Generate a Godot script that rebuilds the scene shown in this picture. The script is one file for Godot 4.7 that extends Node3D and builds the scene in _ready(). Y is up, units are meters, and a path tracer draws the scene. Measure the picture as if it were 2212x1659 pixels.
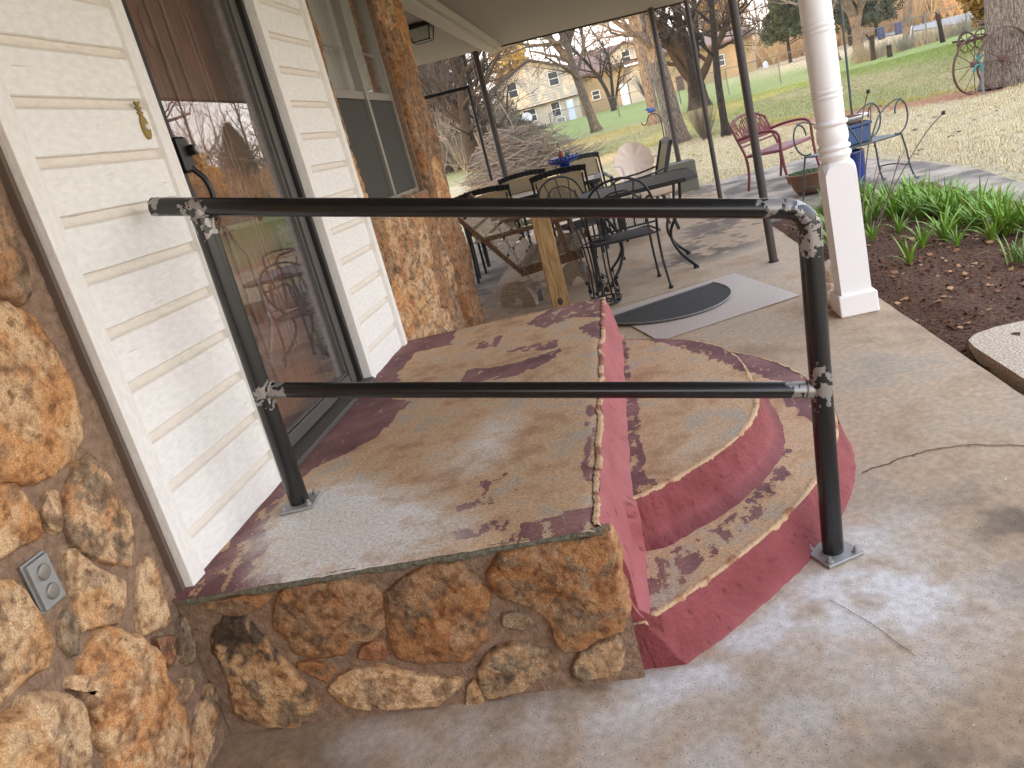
extends Node3D
# A front porch at dusk: concrete steps with peeling paint, a welded pipe handrail, fieldstone and board siding,
# patio furniture and a rising lawn with bare trees and a neighbour's house. Metres, y up, x runs along the facade.

var names := {}
var M := {}

# ------------------------------------------------------------------ mesh builder
class MB:
	var v := PackedVector3Array()
	var n := PackedVector3Array()
	var c := PackedColorArray()
	var u := PackedVector2Array()
	var i := PackedInt32Array()
	var col := Color.WHITE
	var colored := false
	var two := false  # the uv also go into the second layer

	func add(p: Vector3, nn: Vector3, uv := Vector2.ZERO) -> int:
		v.push_back(p); n.push_back(nn); c.push_back(col); u.push_back(uv)
		return v.size() - 1

	func tint(k: Color) -> void:
		col = k; colored = true

	func t(a: int, b: int, d: int) -> void:
		var f := (v[d] - v[a]).cross(v[b] - v[a])
		if f.dot(n[a] + n[b] + n[d]) < 0.0:
			i.push_back(a); i.push_back(d); i.push_back(b)
		else:
			i.push_back(a); i.push_back(b); i.push_back(d)

	func q(a: int, b: int, d: int, e: int) -> void:
		t(a, b, d); t(a, d, e)

	func quad(a: Vector3, b: Vector3, d: Vector3, e: Vector3, nn: Vector3, uvs := []) -> void:
		var k := [Vector2(0, 0), Vector2(1, 0), Vector2(1, 1), Vector2(0, 1)] if uvs.is_empty() else uvs
		q(add(a, nn, k[0]), add(b, nn, k[1]), add(d, nn, k[2]), add(e, nn, k[3]))

	# a box with chamfered edges; xf carries place and turn, its origin is the box's middle
	func box(xf: Transform3D, size: Vector3, bev := 0.003) -> void:
		var h := size * 0.5
		var b: float = minf(bev, minf(h.x, minf(h.y, h.z)) * 0.6)
		var id := {}
		for sx in [-1, 1]:
			for sy in [-1, 1]:
				for sz in [-1, 1]:
					var s := Vector3(sx, sy, sz)
					for ax in 3:
						var p := Vector3(sx * (h.x - b), sy * (h.y - b), sz * (h.z - b))
						p[ax] = s[ax] * h[ax]
						var nn := Vector3.ZERO
						nn[ax] = s[ax]
						var uv := Vector2(p[(ax + 1) % 3], p[(ax + 2) % 3])
						id[[sx, sy, sz, ax]] = add(xf * p, (xf.basis * nn).normalized(), uv)
		for ax in 3:
			var a1 := (ax + 1) % 3
			var a2 := (ax + 2) % 3
			for s in [-1, 1]:
				var ks := []
				for w in [[-1, -1], [1, -1], [1, 1], [-1, 1]]:
					var k := [0, 0, 0, ax]
					k[ax] = s; k[a1] = w[0]; k[a2] = w[1]
					ks.push_back(id[k])
				q(ks[0], ks[1], ks[2], ks[3])
			# the edges that run along this axis
			for w in [[-1, -1], [1, -1], [1, 1], [-1, 1]]:
				var k0 := [0, 0, 0, a1]
				k0[ax] = -1; k0[a1] = w[0]; k0[a2] = w[1]
				var k1 := k0.duplicate(); k1[ax] = 1
				var k2 := k1.duplicate(); k2[3] = a2
				var k3 := k0.duplicate(); k3[3] = a2
				q(id[k0], id[k1], id[k2], id[k3])
		for sx in [-1, 1]:
			for sy in [-1, 1]:
				for sz in [-1, 1]:
					t(id[[sx, sy, sz, 0]], id[[sx, sy, sz, 1]], id[[sx, sy, sz, 2]])

	func bx(x0: float, x1: float, y0: float, y1: float, z0: float, z1: float, bev := 0.003) -> void:
		box(Transform3D(Basis(), Vector3(x0 + x1, y0 + y1, z0 + z1) * 0.5), Vector3(absf(x1 - x0), absf(y1 - y0), absf(z1 - z0)), bev)

	# a bar of rectangular section from a to b
	func bar(a: Vector3, b: Vector3, w: float, h: float, up := Vector3.UP, bev := 0.002) -> void:
		var z := (b - a).normalized()
		var x := up.cross(z)
		if x.length() < 0.01: x = Vector3.RIGHT.cross(z)
		x = x.normalized()
		box(Transform3D(Basis(x, z.cross(x), z), (a + b) * 0.5), Vector3(w, h, (b - a).length()), bev)

	func tube(pts: Array, rad, sides := 8, caps := true) -> void:
		var k := pts.size()
		if k < 2: return
		var x := Vector3.ZERO
		var last := -1
		var run := 0.0
		for j in k:
			var p: Vector3 = pts[j]
			var d: Vector3 = (pts[mini(j + 1, k - 1)] - pts[maxi(j - 1, 0)]).normalized()
			if j == 0:
				x = d.cross(Vector3.UP if absf(d.y) < 0.9 else Vector3.RIGHT).normalized()
			else:
				run += p.distance_to(pts[j - 1])
				x = (x - d * x.dot(d)).normalized()
			var y := d.cross(x)
			var r: float = rad[j] if rad is Array or rad is PackedFloat32Array else rad
			var first := v.size()
			for s in sides + 1:
				var a := TAU * s / sides
				var nn := x * cos(a) + y * sin(a)
				add(p + nn * r, nn, Vector2(float(s) / sides, run))
			if last >= 0:
				for s in sides:
					q(last + s, last + s + 1, first + s + 1, first + s)
			last = first
		if caps:
			for e in [0, k - 1]:
				var d: Vector3 = (pts[1] - pts[0]).normalized() * -1.0 if e == 0 else (pts[k - 1] - pts[k - 2]).normalized()
				var base: int = (v.size() - (sides + 1)) if e == k - 1 and caps and e != 0 else -1
				var r: float = rad[e] if rad is Array or rad is PackedFloat32Array else rad
				var xx := (d.cross(Vector3.UP if absf(d.y) < 0.9 else Vector3.RIGHT)).normalized()
				var yy := d.cross(xx)
				var m := add(pts[e], d)
				for s in sides + 1:
					var a := TAU * s / sides
					add(pts[e] + (xx * cos(a) + yy * sin(a)) * r, d)
				for s in sides:
					t(m, m + 1 + s, m + 2 + s)

	# profile: Array of Vector2(radius, height)
	func lathe(prof: Array, sides := 20, xf := Transform3D()) -> void:
		var last := -1
		var k := prof.size()
		for j in k:
			var d: Vector2 = prof[mini(j + 1, k - 1)] - prof[maxi(j - 1, 0)]
			var nn2 := Vector2(d.y, -d.x).normalized()
			var first := v.size()
			for s in sides + 1:
				var a := TAU * s / sides
				var p := Vector3(prof[j].x * cos(a), prof[j].y, prof[j].x * sin(a))
				var nn := Vector3(nn2.x * cos(a), nn2.y, nn2.x * sin(a))
				add(xf * p, (xf.basis * nn).normalized(), Vector2(float(s) / sides, prof[j].y))
			if last >= 0:
				for s in sides:
					q(last + s, last + s + 1, first + s + 1, first + s)
			last = first

	func ball(at: Vector3, r: Vector3, seg := 10, ring := 7) -> void:
		var last := -1
		for j in ring + 1:
			var b := PI * j / ring
			var first := v.size()
			for s in seg + 1:
				var a := TAU * s / seg
				var nn := Vector3(sin(b) * cos(a), cos(b), sin(b) * sin(a))
				add(at + nn * r, (nn / r).normalized())
			if last >= 0:
				for s in seg:
					q(last + s, last + s + 1, first + s + 1, first + s)
			last = first

	# a flat outline (x, y) given thickness from z0 to z1, then placed by xf
	func prism(poly: PackedVector2Array, z0: float, z1: float, xf := Transform3D()) -> void:
		var tr := Geometry2D.triangulate_polygon(poly)
		for side in 2:
			var z := z1 if side else z0
			var nn := (xf.basis * Vector3(0, 0, 1 if side else -1)).normalized()
			var f := v.size()
			for p in poly: add(xf * Vector3(p.x, p.y, z), nn, p)
			for k in range(0, tr.size(), 3): t(f + tr[k], f + tr[k + 1], f + tr[k + 2])
		var cw := Geometry2D.is_polygon_clockwise(poly)
		for k in poly.size():
			var a := poly[k]
			var b := poly[(k + 1) % poly.size()]
			var e := (b - a).normalized()
			var o := Vector2(-e.y, e.x) if cw else Vector2(e.y, -e.x)
			quad(xf * Vector3(a.x, a.y, z0), xf * Vector3(b.x, b.y, z0), xf * Vector3(b.x, b.y, z1), xf * Vector3(a.x, a.y, z1), (xf.basis * Vector3(o.x, o.y, 0)).normalized())

	# normals from the triangles, shared at shared vertices
	func smooth() -> void:
		n.fill(Vector3.ZERO)
		for k in range(0, i.size(), 3):
			var f := (v[i[k + 2]] - v[i[k]]).cross(v[i[k + 1]] - v[i[k]])
			n[i[k]] += f; n[i[k + 1]] += f; n[i[k + 2]] += f
		for k in n.size(): n[k] = n[k].normalized()

	func mesh() -> ArrayMesh:
		var m := ArrayMesh.new()
		if i.is_empty(): return m
		var a := []
		a.resize(Mesh.ARRAY_MAX)
		a[Mesh.ARRAY_VERTEX] = v
		a[Mesh.ARRAY_NORMAL] = n
		a[Mesh.ARRAY_TEX_UV] = u
		if two: a[Mesh.ARRAY_TEX_UV2] = u
		if colored: a[Mesh.ARRAY_COLOR] = c
		a[Mesh.ARRAY_INDEX] = i
		m.add_surface_from_arrays(Mesh.PRIMITIVE_TRIANGLES, a)
		return m


# ------------------------------------------------------------------ naming and tagging
func numbered(called: String) -> String:
	names[called] = names.get(called, -1) + 1
	return called if names[called] == 0 else "%s_%03d" % [called, names[called]]

func tag(o: Node, label: String, category: String, group := "") -> void:
	o.set_meta("label", label)
	o.set_meta("category", category)
	if group: o.set_meta("group", group)

func thing(called: String, label: String, category: String, at := Vector3.ZERO, turn := 0.0, group := "") -> Node3D:
	var o := Node3D.new()
	o.name = numbered(called)
	add_child(o)
	o.position = at
	o.rotation.y = turn
	tag(o, label, category, group)
	return o

# a part whose shape is given in its thing's own axes
func part(parent: Node, called: String, mb: MB, mat: Material, kind := "") -> MeshInstance3D:
	var o := MeshInstance3D.new()
	o.mesh = mb.mesh()
	o.material_override = mat
	o.name = called
	parent.add_child(o, true)
	if kind: o.set_meta("kind", kind)
	return o

# a part whose shape is given in the world's axes
func wpart(parent: Node3D, called: String, mb: MB, mat: Material, kind := "") -> MeshInstance3D:
	var o := part(parent, called, mb, mat, kind)
	var p: Node = parent
	var off := Vector3.ZERO
	while p != self:
		off += (p as Node3D).position
		p = p.get_parent()
	o.position = -off
	return o

func single(called: String, mb: MB, mat: Material, label: String, category: String, group := "", at := Vector3.ZERO) -> MeshInstance3D:
	var o := part(self, numbered(called), mb, mat)
	o.position = at
	tag(o, label, category, group)
	return o

func struct(called: String, mb: MB, mat: Material, kind := "structure") -> MeshInstance3D:
	var o := part(self, numbered(called), mb, mat)
	o.set_meta("kind", kind)
	return o

func dup(o: Node3D, at: Vector3, turn: float, label := "", sc := 1.0) -> Node3D:
	var r: Node3D = o.duplicate()
	var base := String(o.name)
	if base.substr(base.length() - 4, 1) == "_": base = base.substr(0, base.length() - 4)
	r.name = numbered(base)
	add_child(r)
	r.position = at
	r.rotation.y = turn
	r.scale = Vector3.ONE * sc
	if label: r.set_meta("label", label)
	return r

func scatter(parent: Node, called: String, mesh: Mesh, mat: Material, xs: Array, cols := []) -> MultiMeshInstance3D:
	var mm := MultiMesh.new()
	mm.transform_format = MultiMesh.TRANSFORM_3D
	mm.use_colors = not cols.is_empty()
	mm.mesh = mesh
	mm.instance_count = xs.size()
	for k in xs.size():
		mm.set_instance_transform(k, xs[k])
		if not cols.is_empty(): mm.set_instance_color(k, cols[k])
	var o := MultiMeshInstance3D.new()
	o.multimesh = mm
	o.material_override = mat
	o.name = called
	parent.add_child(o, true)
	o.set_meta("kind", "stuff")
	return o

# ------------------------------------------------------------------ small geometry helpers
func curve(pts: Array, per := 6) -> Array:
	var o := []
	var k := pts.size()
	for j in k - 1:
		var a = pts[maxi(j - 1, 0)]
		var b = pts[j]
		var d = pts[j + 1]
		var e = pts[mini(j + 2, k - 1)]
		for s in per:
			var f := float(s) / per
			o.push_back(b.cubic_interpolate(d, a, e, f))
	o.push_back(pts[k - 1])
	return o

func lin(r: float, g: float, b: float) -> Color:
	return Color(r, g, b).linear_to_srgb()

func noise(sd: int, freq: float, oct := 4, ty := FastNoiseLite.TYPE_SIMPLEX_SMOOTH) -> FastNoiseLite:
	var f := FastNoiseLite.new()
	f.seed = sd
	f.frequency = freq
	f.noise_type = ty
	f.fractal_type = FastNoiseLite.FRACTAL_FBM if oct > 1 else FastNoiseLite.FRACTAL_NONE
	f.fractal_octaves = oct
	return f

# grey noise bytes; sx > 1 stretches along the width
func nb(sd: int, freq: float, w: int, h: int, oct := 4, sx := 1, tile := true, ty := FastNoiseLite.TYPE_SIMPLEX_SMOOTH) -> PackedByteArray:
	var f := noise(sd, freq, oct, ty)
	var im: Image = f.get_seamless_image(maxi(w / sx, 8), h) if tile else f.get_image(maxi(w / sx, 8), h)
	if sx > 1: im.resize(w, h, Image.INTERPOLATE_CUBIC)
	return im.get_data()

func lut(stops: Array) -> PackedColorArray:
	var g := Gradient.new()
	var off := PackedFloat32Array()
	var cs := PackedColorArray()
	for s in stops:
		off.push_back(s[0]); cs.push_back(s[1])
	g.offsets = off
	g.colors = cs
	var o := PackedColorArray()
	for k in 256: o.push_back(g.sample(k / 255.0))
	return o

func s8(r: int, g: int, b: int) -> Color:
	return Color(r / 255.0, g / 255.0, b / 255.0)

func tex(w: int, h: int, bytes: PackedByteArray, rgb := true) -> ImageTexture:
	return ImageTexture.create_from_image(Image.create_from_data(w, h, false, Image.FORMAT_RGB8 if rgb else Image.FORMAT_L8, bytes))

# a grey texture that mixes noises: list of [bytes, weight]
func mixg(w: int, h: int, layers: Array, gain := 1.0) -> PackedByteArray:
	var o := PackedByteArray()
	o.resize(w * h)
	var a: PackedByteArray = layers[0][0]
	var wa: float = layers[0][1]
	var b: PackedByteArray = layers[1][0]
	var wb: float = layers[1][1]
	for k in w * h:
		o[k] = clampi(int(((a[k] - 128) * wa + (b[k] - 128) * wb) * gain) + 128, 0, 255)
	return o

func ramp(bytes: PackedByteArray, l: PackedColorArray) -> PackedByteArray:
	var o := PackedByteArray()
	o.resize(bytes.size() * 3)
	var j := 0
	for k in bytes.size():
		var cc := l[bytes[k]]
		o[j] = cc.r8; o[j + 1] = cc.g8; o[j + 2] = cc.b8
		j += 3
	return o

func mat(color: Color, rough := 0.8, o := {}) -> StandardMaterial3D:
	var m := StandardMaterial3D.new()
	m.albedo_color = color
	m.roughness = rough
	for k in o: m.set(k, o[k])
	return m

# triplanar material; size is the metres one repeat covers (a number or a Vector3)
func tri(color: Color, albedo: Texture2D, size, rough := 0.85, bump: Texture2D = null, cm := 1.0, o := {}) -> StandardMaterial3D:
	var m := mat(color, rough, o)
	m.albedo_texture = albedo
	m.uv1_triplanar = true
	m.uv1_scale = Vector3.ONE / size if size is float else Vector3(1.0 / size.x, 1.0 / size.y, 1.0 / size.z)
	if bump:
		m.heightmap_enabled = true
		m.heightmap_texture = bump
		m.heightmap_scale = cm
	return m
const WALL_STONES := [
	["orange", 0.06, [1448, 1258, 1543, 1241, 1593, 1203, 1612, 1133, 1625, 1051, 1620, 984, 1589, 915, 1543, 883, 1450, 875, 1391, 886, 1351, 921, 1335, 960, 1286, 982]],
	["dark", 0.05, [1582, 1489, 1642, 1454, 1647, 1402, 1641, 1331, 1624, 1249, 1587, 1231, 1551, 1255, 1458, 1275]],
	["orange", 0.045, [1276, 940, 1322, 917, 1358, 906, 1373, 870, 1380, 832, 1373, 782, 1360, 775, 1313, 784, 1246, 790, 1197, 806]],
	["tan", 0.02, [1438, 855, 1460, 844, 1444, 786, 1420, 753, 1405, 756, 1384, 788, 1394, 830]],
	["lichen", 0.04, [1576, 874, 1605, 845, 1617, 787, 1617, 741, 1632, 686, 1613, 622, 1576, 588, 1557, 590, 1497, 636, 1455, 686, 1431, 732, 1447, 784, 1477, 824, 1521, 858]],
	["tan", 0.035, [1406, 719, 1434, 708, 1470, 639, 1520, 582, 1532, 554, 1503, 519, 1463, 496, 1412, 522, 1357, 548, 1362, 583, 1375, 636, 1382, 675]],
	["tan", 0.03, [1626, 579, 1649, 555, 1639, 500, 1629, 434, 1613, 386, 1561, 405, 1507, 423, 1516, 468, 1548, 523, 1589, 566]],
	["grey", 0.02, [1341, 622, 1351, 593, 1359, 565, 1321, 512, 1305, 520, 1290, 554, 1308, 602]],
	["tan", 0.045, [1159, 804, 1257, 739, 1274, 696, 1283, 649, 1286, 599, 1276, 564, 1242, 547, 1210, 555, 1164, 562, 1108, 558, 1041, 599]],
	["tan", 0.06, [1095, 536, 1139, 543, 1178, 539, 1218, 509, 1268, 450, 1275, 415, 1260, 364, 1229, 303, 1195, 258, 974, 484, 1037, 543]],
	["orange", 0.065, [1395, 524, 1448, 489, 1496, 438, 1521, 381, 1525, 320, 1529, 244, 1525, 179, 1514, 129, 1471, 70, 1417, 39, 1279, 179, 1269, 264, 1282, 358, 1300, 420, 1300, 446, 1264, 475, 1272, 494, 1307, 484, 1338, 505]],
	["rust", 0.02, [1545, 399, 1615, 355, 1586, 310, 1547, 303, 1537, 354]],
	["tan", 0.015, [1561, 262, 1594, 247, 1616, 215, 1591, 200, 1550, 196, 1552, 232]],
	["grey", 0.03, [1645, 379, 1683, 378, 1686, 327, 1643, 251, 1610, 261, 1594, 285, 1615, 333]],
	["lichen", 0.03, [1661, 174, 1680, 143, 1655, 91, 1582, 43, 1519, 23, 1483, 27, 1482, 60, 1514, 121, 1575, 151]],
]
const STEP_STONES := [
	["brown", 0.03, [-1232, 419, -1175, 432, -1116, 426, -1064, 403, -1051, 387, -1077, 369, -1126, 354, -1161, 353, -1196, 366, -1226, 390]],
	["black", 0.045, [-1204, 344, -1164, 347, -1129, 322, -1116, 287, -1094, 250, -1076, 204, -1062, 167, -1050, 126, -1033, 74, -1044, 41, -1079, 16, -1138, 2, -1197, 16, -1245, 36, -1269, 71, -1265, 116, -1254, 169, -1254, 228, -1261, 273, -1247, 309]],
	["brown", 0.05, [-999, 430, -938, 425, -853, 406, -789, 376, -769, 346, -776, 293, -790, 254, -837, 225, -875, 222, -914, 196, -965, 197, -1014, 205, -1044, 232, -1049, 266, -1071, 303, -1050, 355, -1024, 396]],
	["tan", 0.04, [-993, 103, -942, 138, -899, 150, -829, 144, -777, 121, -717, 97, -637, 74, -668, 36, -727, 7, -777, 9, -852, 16, -934, 29, -970, 54]],
	["brown", 0.02, [-1053, 195, -1008, 197, -964, 175, -947, 149, -978, 120, -1008, 134, -1037, 163, -1057, 181]],
	["brown", 0.055, [-757, 348, -698, 382, -628, 404, -558, 400, -539, 370, -514, 331, -502, 303, -526, 245, -543, 180, -578, 154, -610, 126, -682, 134, -737, 143, -783, 169, -784, 221, -776, 279]],
	["rust", 0.018, [-889, 182, -867, 212, -829, 224, -801, 221, -797, 200, -811, 162, -855, 169]],
	["brown", 0.06, [-452, 406, -395, 420, -315, 442, -241, 441, -205, 442, -187, 406, -179, 342, -185, 280, -182, 241, -191, 186, -215, 151, -276, 135, -327, 112, -362, 113, -377, 147, -378, 192, -390, 226, -434, 264, -486, 291, -494, 336, -475, 376]],
	["grey", 0.02, [-491, 243, -458, 246, -427, 232, -412, 207, -442, 185, -471, 195, -499, 209]],
	["grey", 0.045, [-587, 104, -539, 147, -489, 157, -437, 144, -399, 124, -384, 85, -389, 48, -446, 43, -497, 14, -561, 5, -589, 7, -597, 54]],
	["tan", 0.02, [-630, 54, -603, 78, -592, 10, -599, -6, -632, -13, -650, -5]],
	["grey", 0.04, [-356, 71, -325, 107, -279, 122, -231, 131, -214, 111, -225, 58, -246, 25, -296, 24, -341, 17, -360, 39]],
]

# ------------------------------------------------------------------ textures and materials
# a coarse field of 0..255 that outlines raise or lower; later blown up and frayed with noise
func field(w: int, h: int, x0: float, z0: float, cell: float, polys: Array, ground := 0) -> PackedByteArray:
	var o := PackedByteArray()
	o.resize(w * h)
	o.fill(ground)
	for pl in polys:
		var pg := PackedVector2Array()
		var val: int = pl[0]
		for k in range(1, pl.size(), 2): pg.push_back(Vector2(pl[k], pl[k + 1]))
		var lo := pg[0]
		var hi := pg[0]
		for p in pg:
			lo = lo.min(p); hi = hi.max(p)
		for y in range(maxi(0, int((lo.y - z0) / cell)), mini(h, int((hi.y - z0) / cell) + 2)):
			for x in range(maxi(0, int((lo.x - x0) / cell)), mini(w, int((hi.x - x0) / cell) + 2)):
				if Geometry2D.is_point_in_polygon(Vector2(x0 + (x + 0.5) * cell, z0 + (y + 0.5) * cell), pg): o[y * w + x] = val
	return o

func blow(f: PackedByteArray, w: int, h: int, w2: int, h2: int, soft := 1) -> PackedByteArray:
	var im := Image.create_from_data(w, h, false, Image.FORMAT_L8, f)
	if soft > 1: im.resize(w / soft, h / soft, Image.INTERPOLATE_LANCZOS)
	im.resize(w2, h2, Image.INTERPOLATE_CUBIC)
	return im.get_data()

func rock_tex(sd: int, stops: Array, dark: Color, dark_at: int) -> ImageTexture:
	var w := 640
	var a := nb(sd, 0.006, w, w, 3)
	var b := nb(sd + 1, 0.022, w, w, 4)
	var f := nb(sd + 2, 0.11, w, w, 3)
	var g := nb(sd + 3, 0.014, w, w, 5)
	var l := lut(stops)
	var o := PackedByteArray()
	o.resize(w * w * 3)
	var j := 0
	for k in w * w:
		var cc := l[clampi(a[k] + (b[k] - 128) * 7 / 8, 0, 255)]
		var e := 0.78 + f[k] * 0.0017
		var d := (g[k] + (f[k] - 128) * 3 / 4 - dark_at) * 0.017
		if d > 0.0: cc = cc.lerp(dark, minf(d, 0.78))
		if f[k] > 212: cc = cc.lerp(Color(0.93, 0.86, 0.74), 0.5)
		o[j] = mini(255, int(cc.r8 * e)); o[j + 1] = mini(255, int(cc.g8 * e)); o[j + 2] = mini(255, int(cc.b8 * e))
		j += 3
	return tex(w, w, o)

func steps_tex() -> ImageTexture:
	# x 1.60..4.16, z -1.34..0.58 at 2 mm
	var w := 1280
	var h := 960
	var paint := field(128, 96, 1.6, -1.34, 0.02, [
		[200, 2.05, -1.34, 3.3, -1.34, 3.2, -1.22, 2.94, -0.98, 2.77, -1.0, 2.6, -1.02, 2.47, -1.12, 2.38, -1.2, 2.2, -1.22],
		[195, 3.3, -1.34, 4.16, -1.34, 4.16, -1.0, 3.97, -0.99, 3.79, -0.97, 3.79, -1.15, 3.5, -1.17, 3.3, -1.12],
		[190, 3.25, -0.8, 3.19, -0.64, 3.22, -0.5, 3.28, -0.38, 3.16, -0.4, 3.06, -0.46, 2.99, -0.58, 3.05, -0.8],
		[160, 3.42, -0.65, 3.45, -0.52, 3.43, -0.4, 3.29, -0.4, 3.33, -0.54], [150, 3.7, -0.82, 3.75, -0.7, 3.54, -0.7, 3.58, -0.81],
		[165, 3.88, -0.6, 4.1, -0.5, 4.14, -0.2, 3.66, -0.2, 3.8, -0.34, 3.7, -0.5], [185, 3.58, -0.33, 3.64, -0.2, 3.24, -0.2, 3.38, -0.27],
		[165, 1.6, -0.44, 1.74, -0.4, 1.76, -0.2, 1.6, -0.19], [100, 1.86, -0.60, 2.04, -0.55, 2.06, -0.46, 1.86, -0.48], [112, 1.7, -0.6, 1.76, -0.6, 1.78, -0.42, 1.7, -0.4],
		[165, 1.6, -1.34, 2.1, -1.34, 2.3, -1.26, 1.98, -1.19, 1.86, -1.12, 1.76, -1.14, 1.72, -1.0, 1.6, -1.0],
		[112, 1.9, -0.26, 2.5, -0.25, 2.5, -0.19, 1.9, -0.19],
		# the curved treads
		[150, 2.0, -0.19, 3.8, -0.19, 3.8, -0.13, 2.8, -0.105, 2.15, -0.09, 2.08, -0.04, 2.0, -0.1],
		[175, 3.2, 0.2, 3.45, 0.08, 3.75, -0.1, 3.8, 0.05, 3.5, 0.2, 3.2, 0.32, 2.95, 0.34, 2.95, 0.28],
		[122, 1.62, -0.2, 1.95, -0.2, 1.98, -0.1, 2.06, 0.03, 2.2, 0.16, 2.4, 0.27, 2.6, 0.34, 2.6, 0.375, 2.36, 0.325, 2.14, 0.22, 1.98, 0.09, 1.86, -0.03, 1.74, -0.10, 1.62, -0.13],
		[200, 3.4, 0.52, 3.75, 0.38, 4.0, 0.18, 4.16, 0.05, 4.16, -0.2, 3.82, -0.2, 3.74, -0.02, 3.55, 0.2, 3.5, 0.3, 3.2, 0.42, 3.05, 0.56],
		[185, 2.6, 0.58, 2.64, 0.48, 2.9, 0.42, 3.1, 0.4, 3.05, 0.58],
	], 24)
	var big := blow(paint, 128, 96, w, h)
	var dust := blow(field(128, 96, 1.6, -1.34, 0.02, [[150, 1.62, -1.1, 1.66, -0.5, 1.95, -0.62, 2.2, -0.95, 2.3, -1.15, 2.0, -1.22], [245, 1.66, -1.0, 1.66, -0.72, 1.9, -0.78, 2.12, -0.95, 2.16, -1.12, 1.95, -1.15], [110, 2.1, -0.7, 2.5, -0.62, 2.6, -0.5, 2.1, -0.5], [90, 2.25, 0.05, 2.4, 0.05, 2.4, 0.12, 2.25, 0.12]], 0), 128, 96, w, h, 6)
	var a := nb(11, 0.0052, w, h, 3, 1, false)
	var b := nb(12, 0.02, w, h, 4, 1, false)
	var f := nb(13, 0.13, w, h, 3, 1, false)
	var r := nb(14, 0.03, w, h, 5, 2, false)
	var tan := lut([[0.0, s8(172, 134, 102)], [0.35, s8(194, 157, 122)], [0.55, s8(202, 166, 131)], [0.75, s8(190, 163, 136)], [1.0, s8(180, 164, 146)]])
	var red := lut([[0.0, s8(104, 68, 70)], [0.5, s8(128, 88, 88)], [1.0, s8(150, 108, 104)]])
	var white := Color(0.90, 0.885, 0.87)
	var o := PackedByteArray()
	o.resize(w * h * 3)
	var j := 0
	for k in w * h:
		var fr := (r[k] - 128) * 0.85 + (f[k] - 128) * 0.3
		var p := big[k] + fr
		var cc: Color
		if p > 128.0:
			cc = red[clampi(a[k] + (b[k] - 128) / 2, 0, 255)]
			if p < 134.0: cc = cc.darkened(0.25)
		else:
			cc = tan[clampi(a[k] + (b[k] - 128) * 3 / 4, 0, 255)]
			if p > 119.0: cc = cc.lerp(Color(0.80, 0.66, 0.48), 0.6)
			elif r[k] + f[k] > 385: cc = cc.darkened(0.4)
		var e := 0.92 + f[k] * 0.0010
		var d: float = dust[k] * 0.0046 * clampf(0.45 + b[k] * 0.005, 0.0, 1.3)
		if d > 0.02: cc = cc.lerp(white, minf(d, 0.92))
		o[j] = mini(255, int(cc.r8 * e)); o[j + 1] = mini(255, int(cc.g8 * e)); o[j + 2] = mini(255, int(cc.b8 * e))
		j += 3
	return tex(w, h, o)

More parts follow.
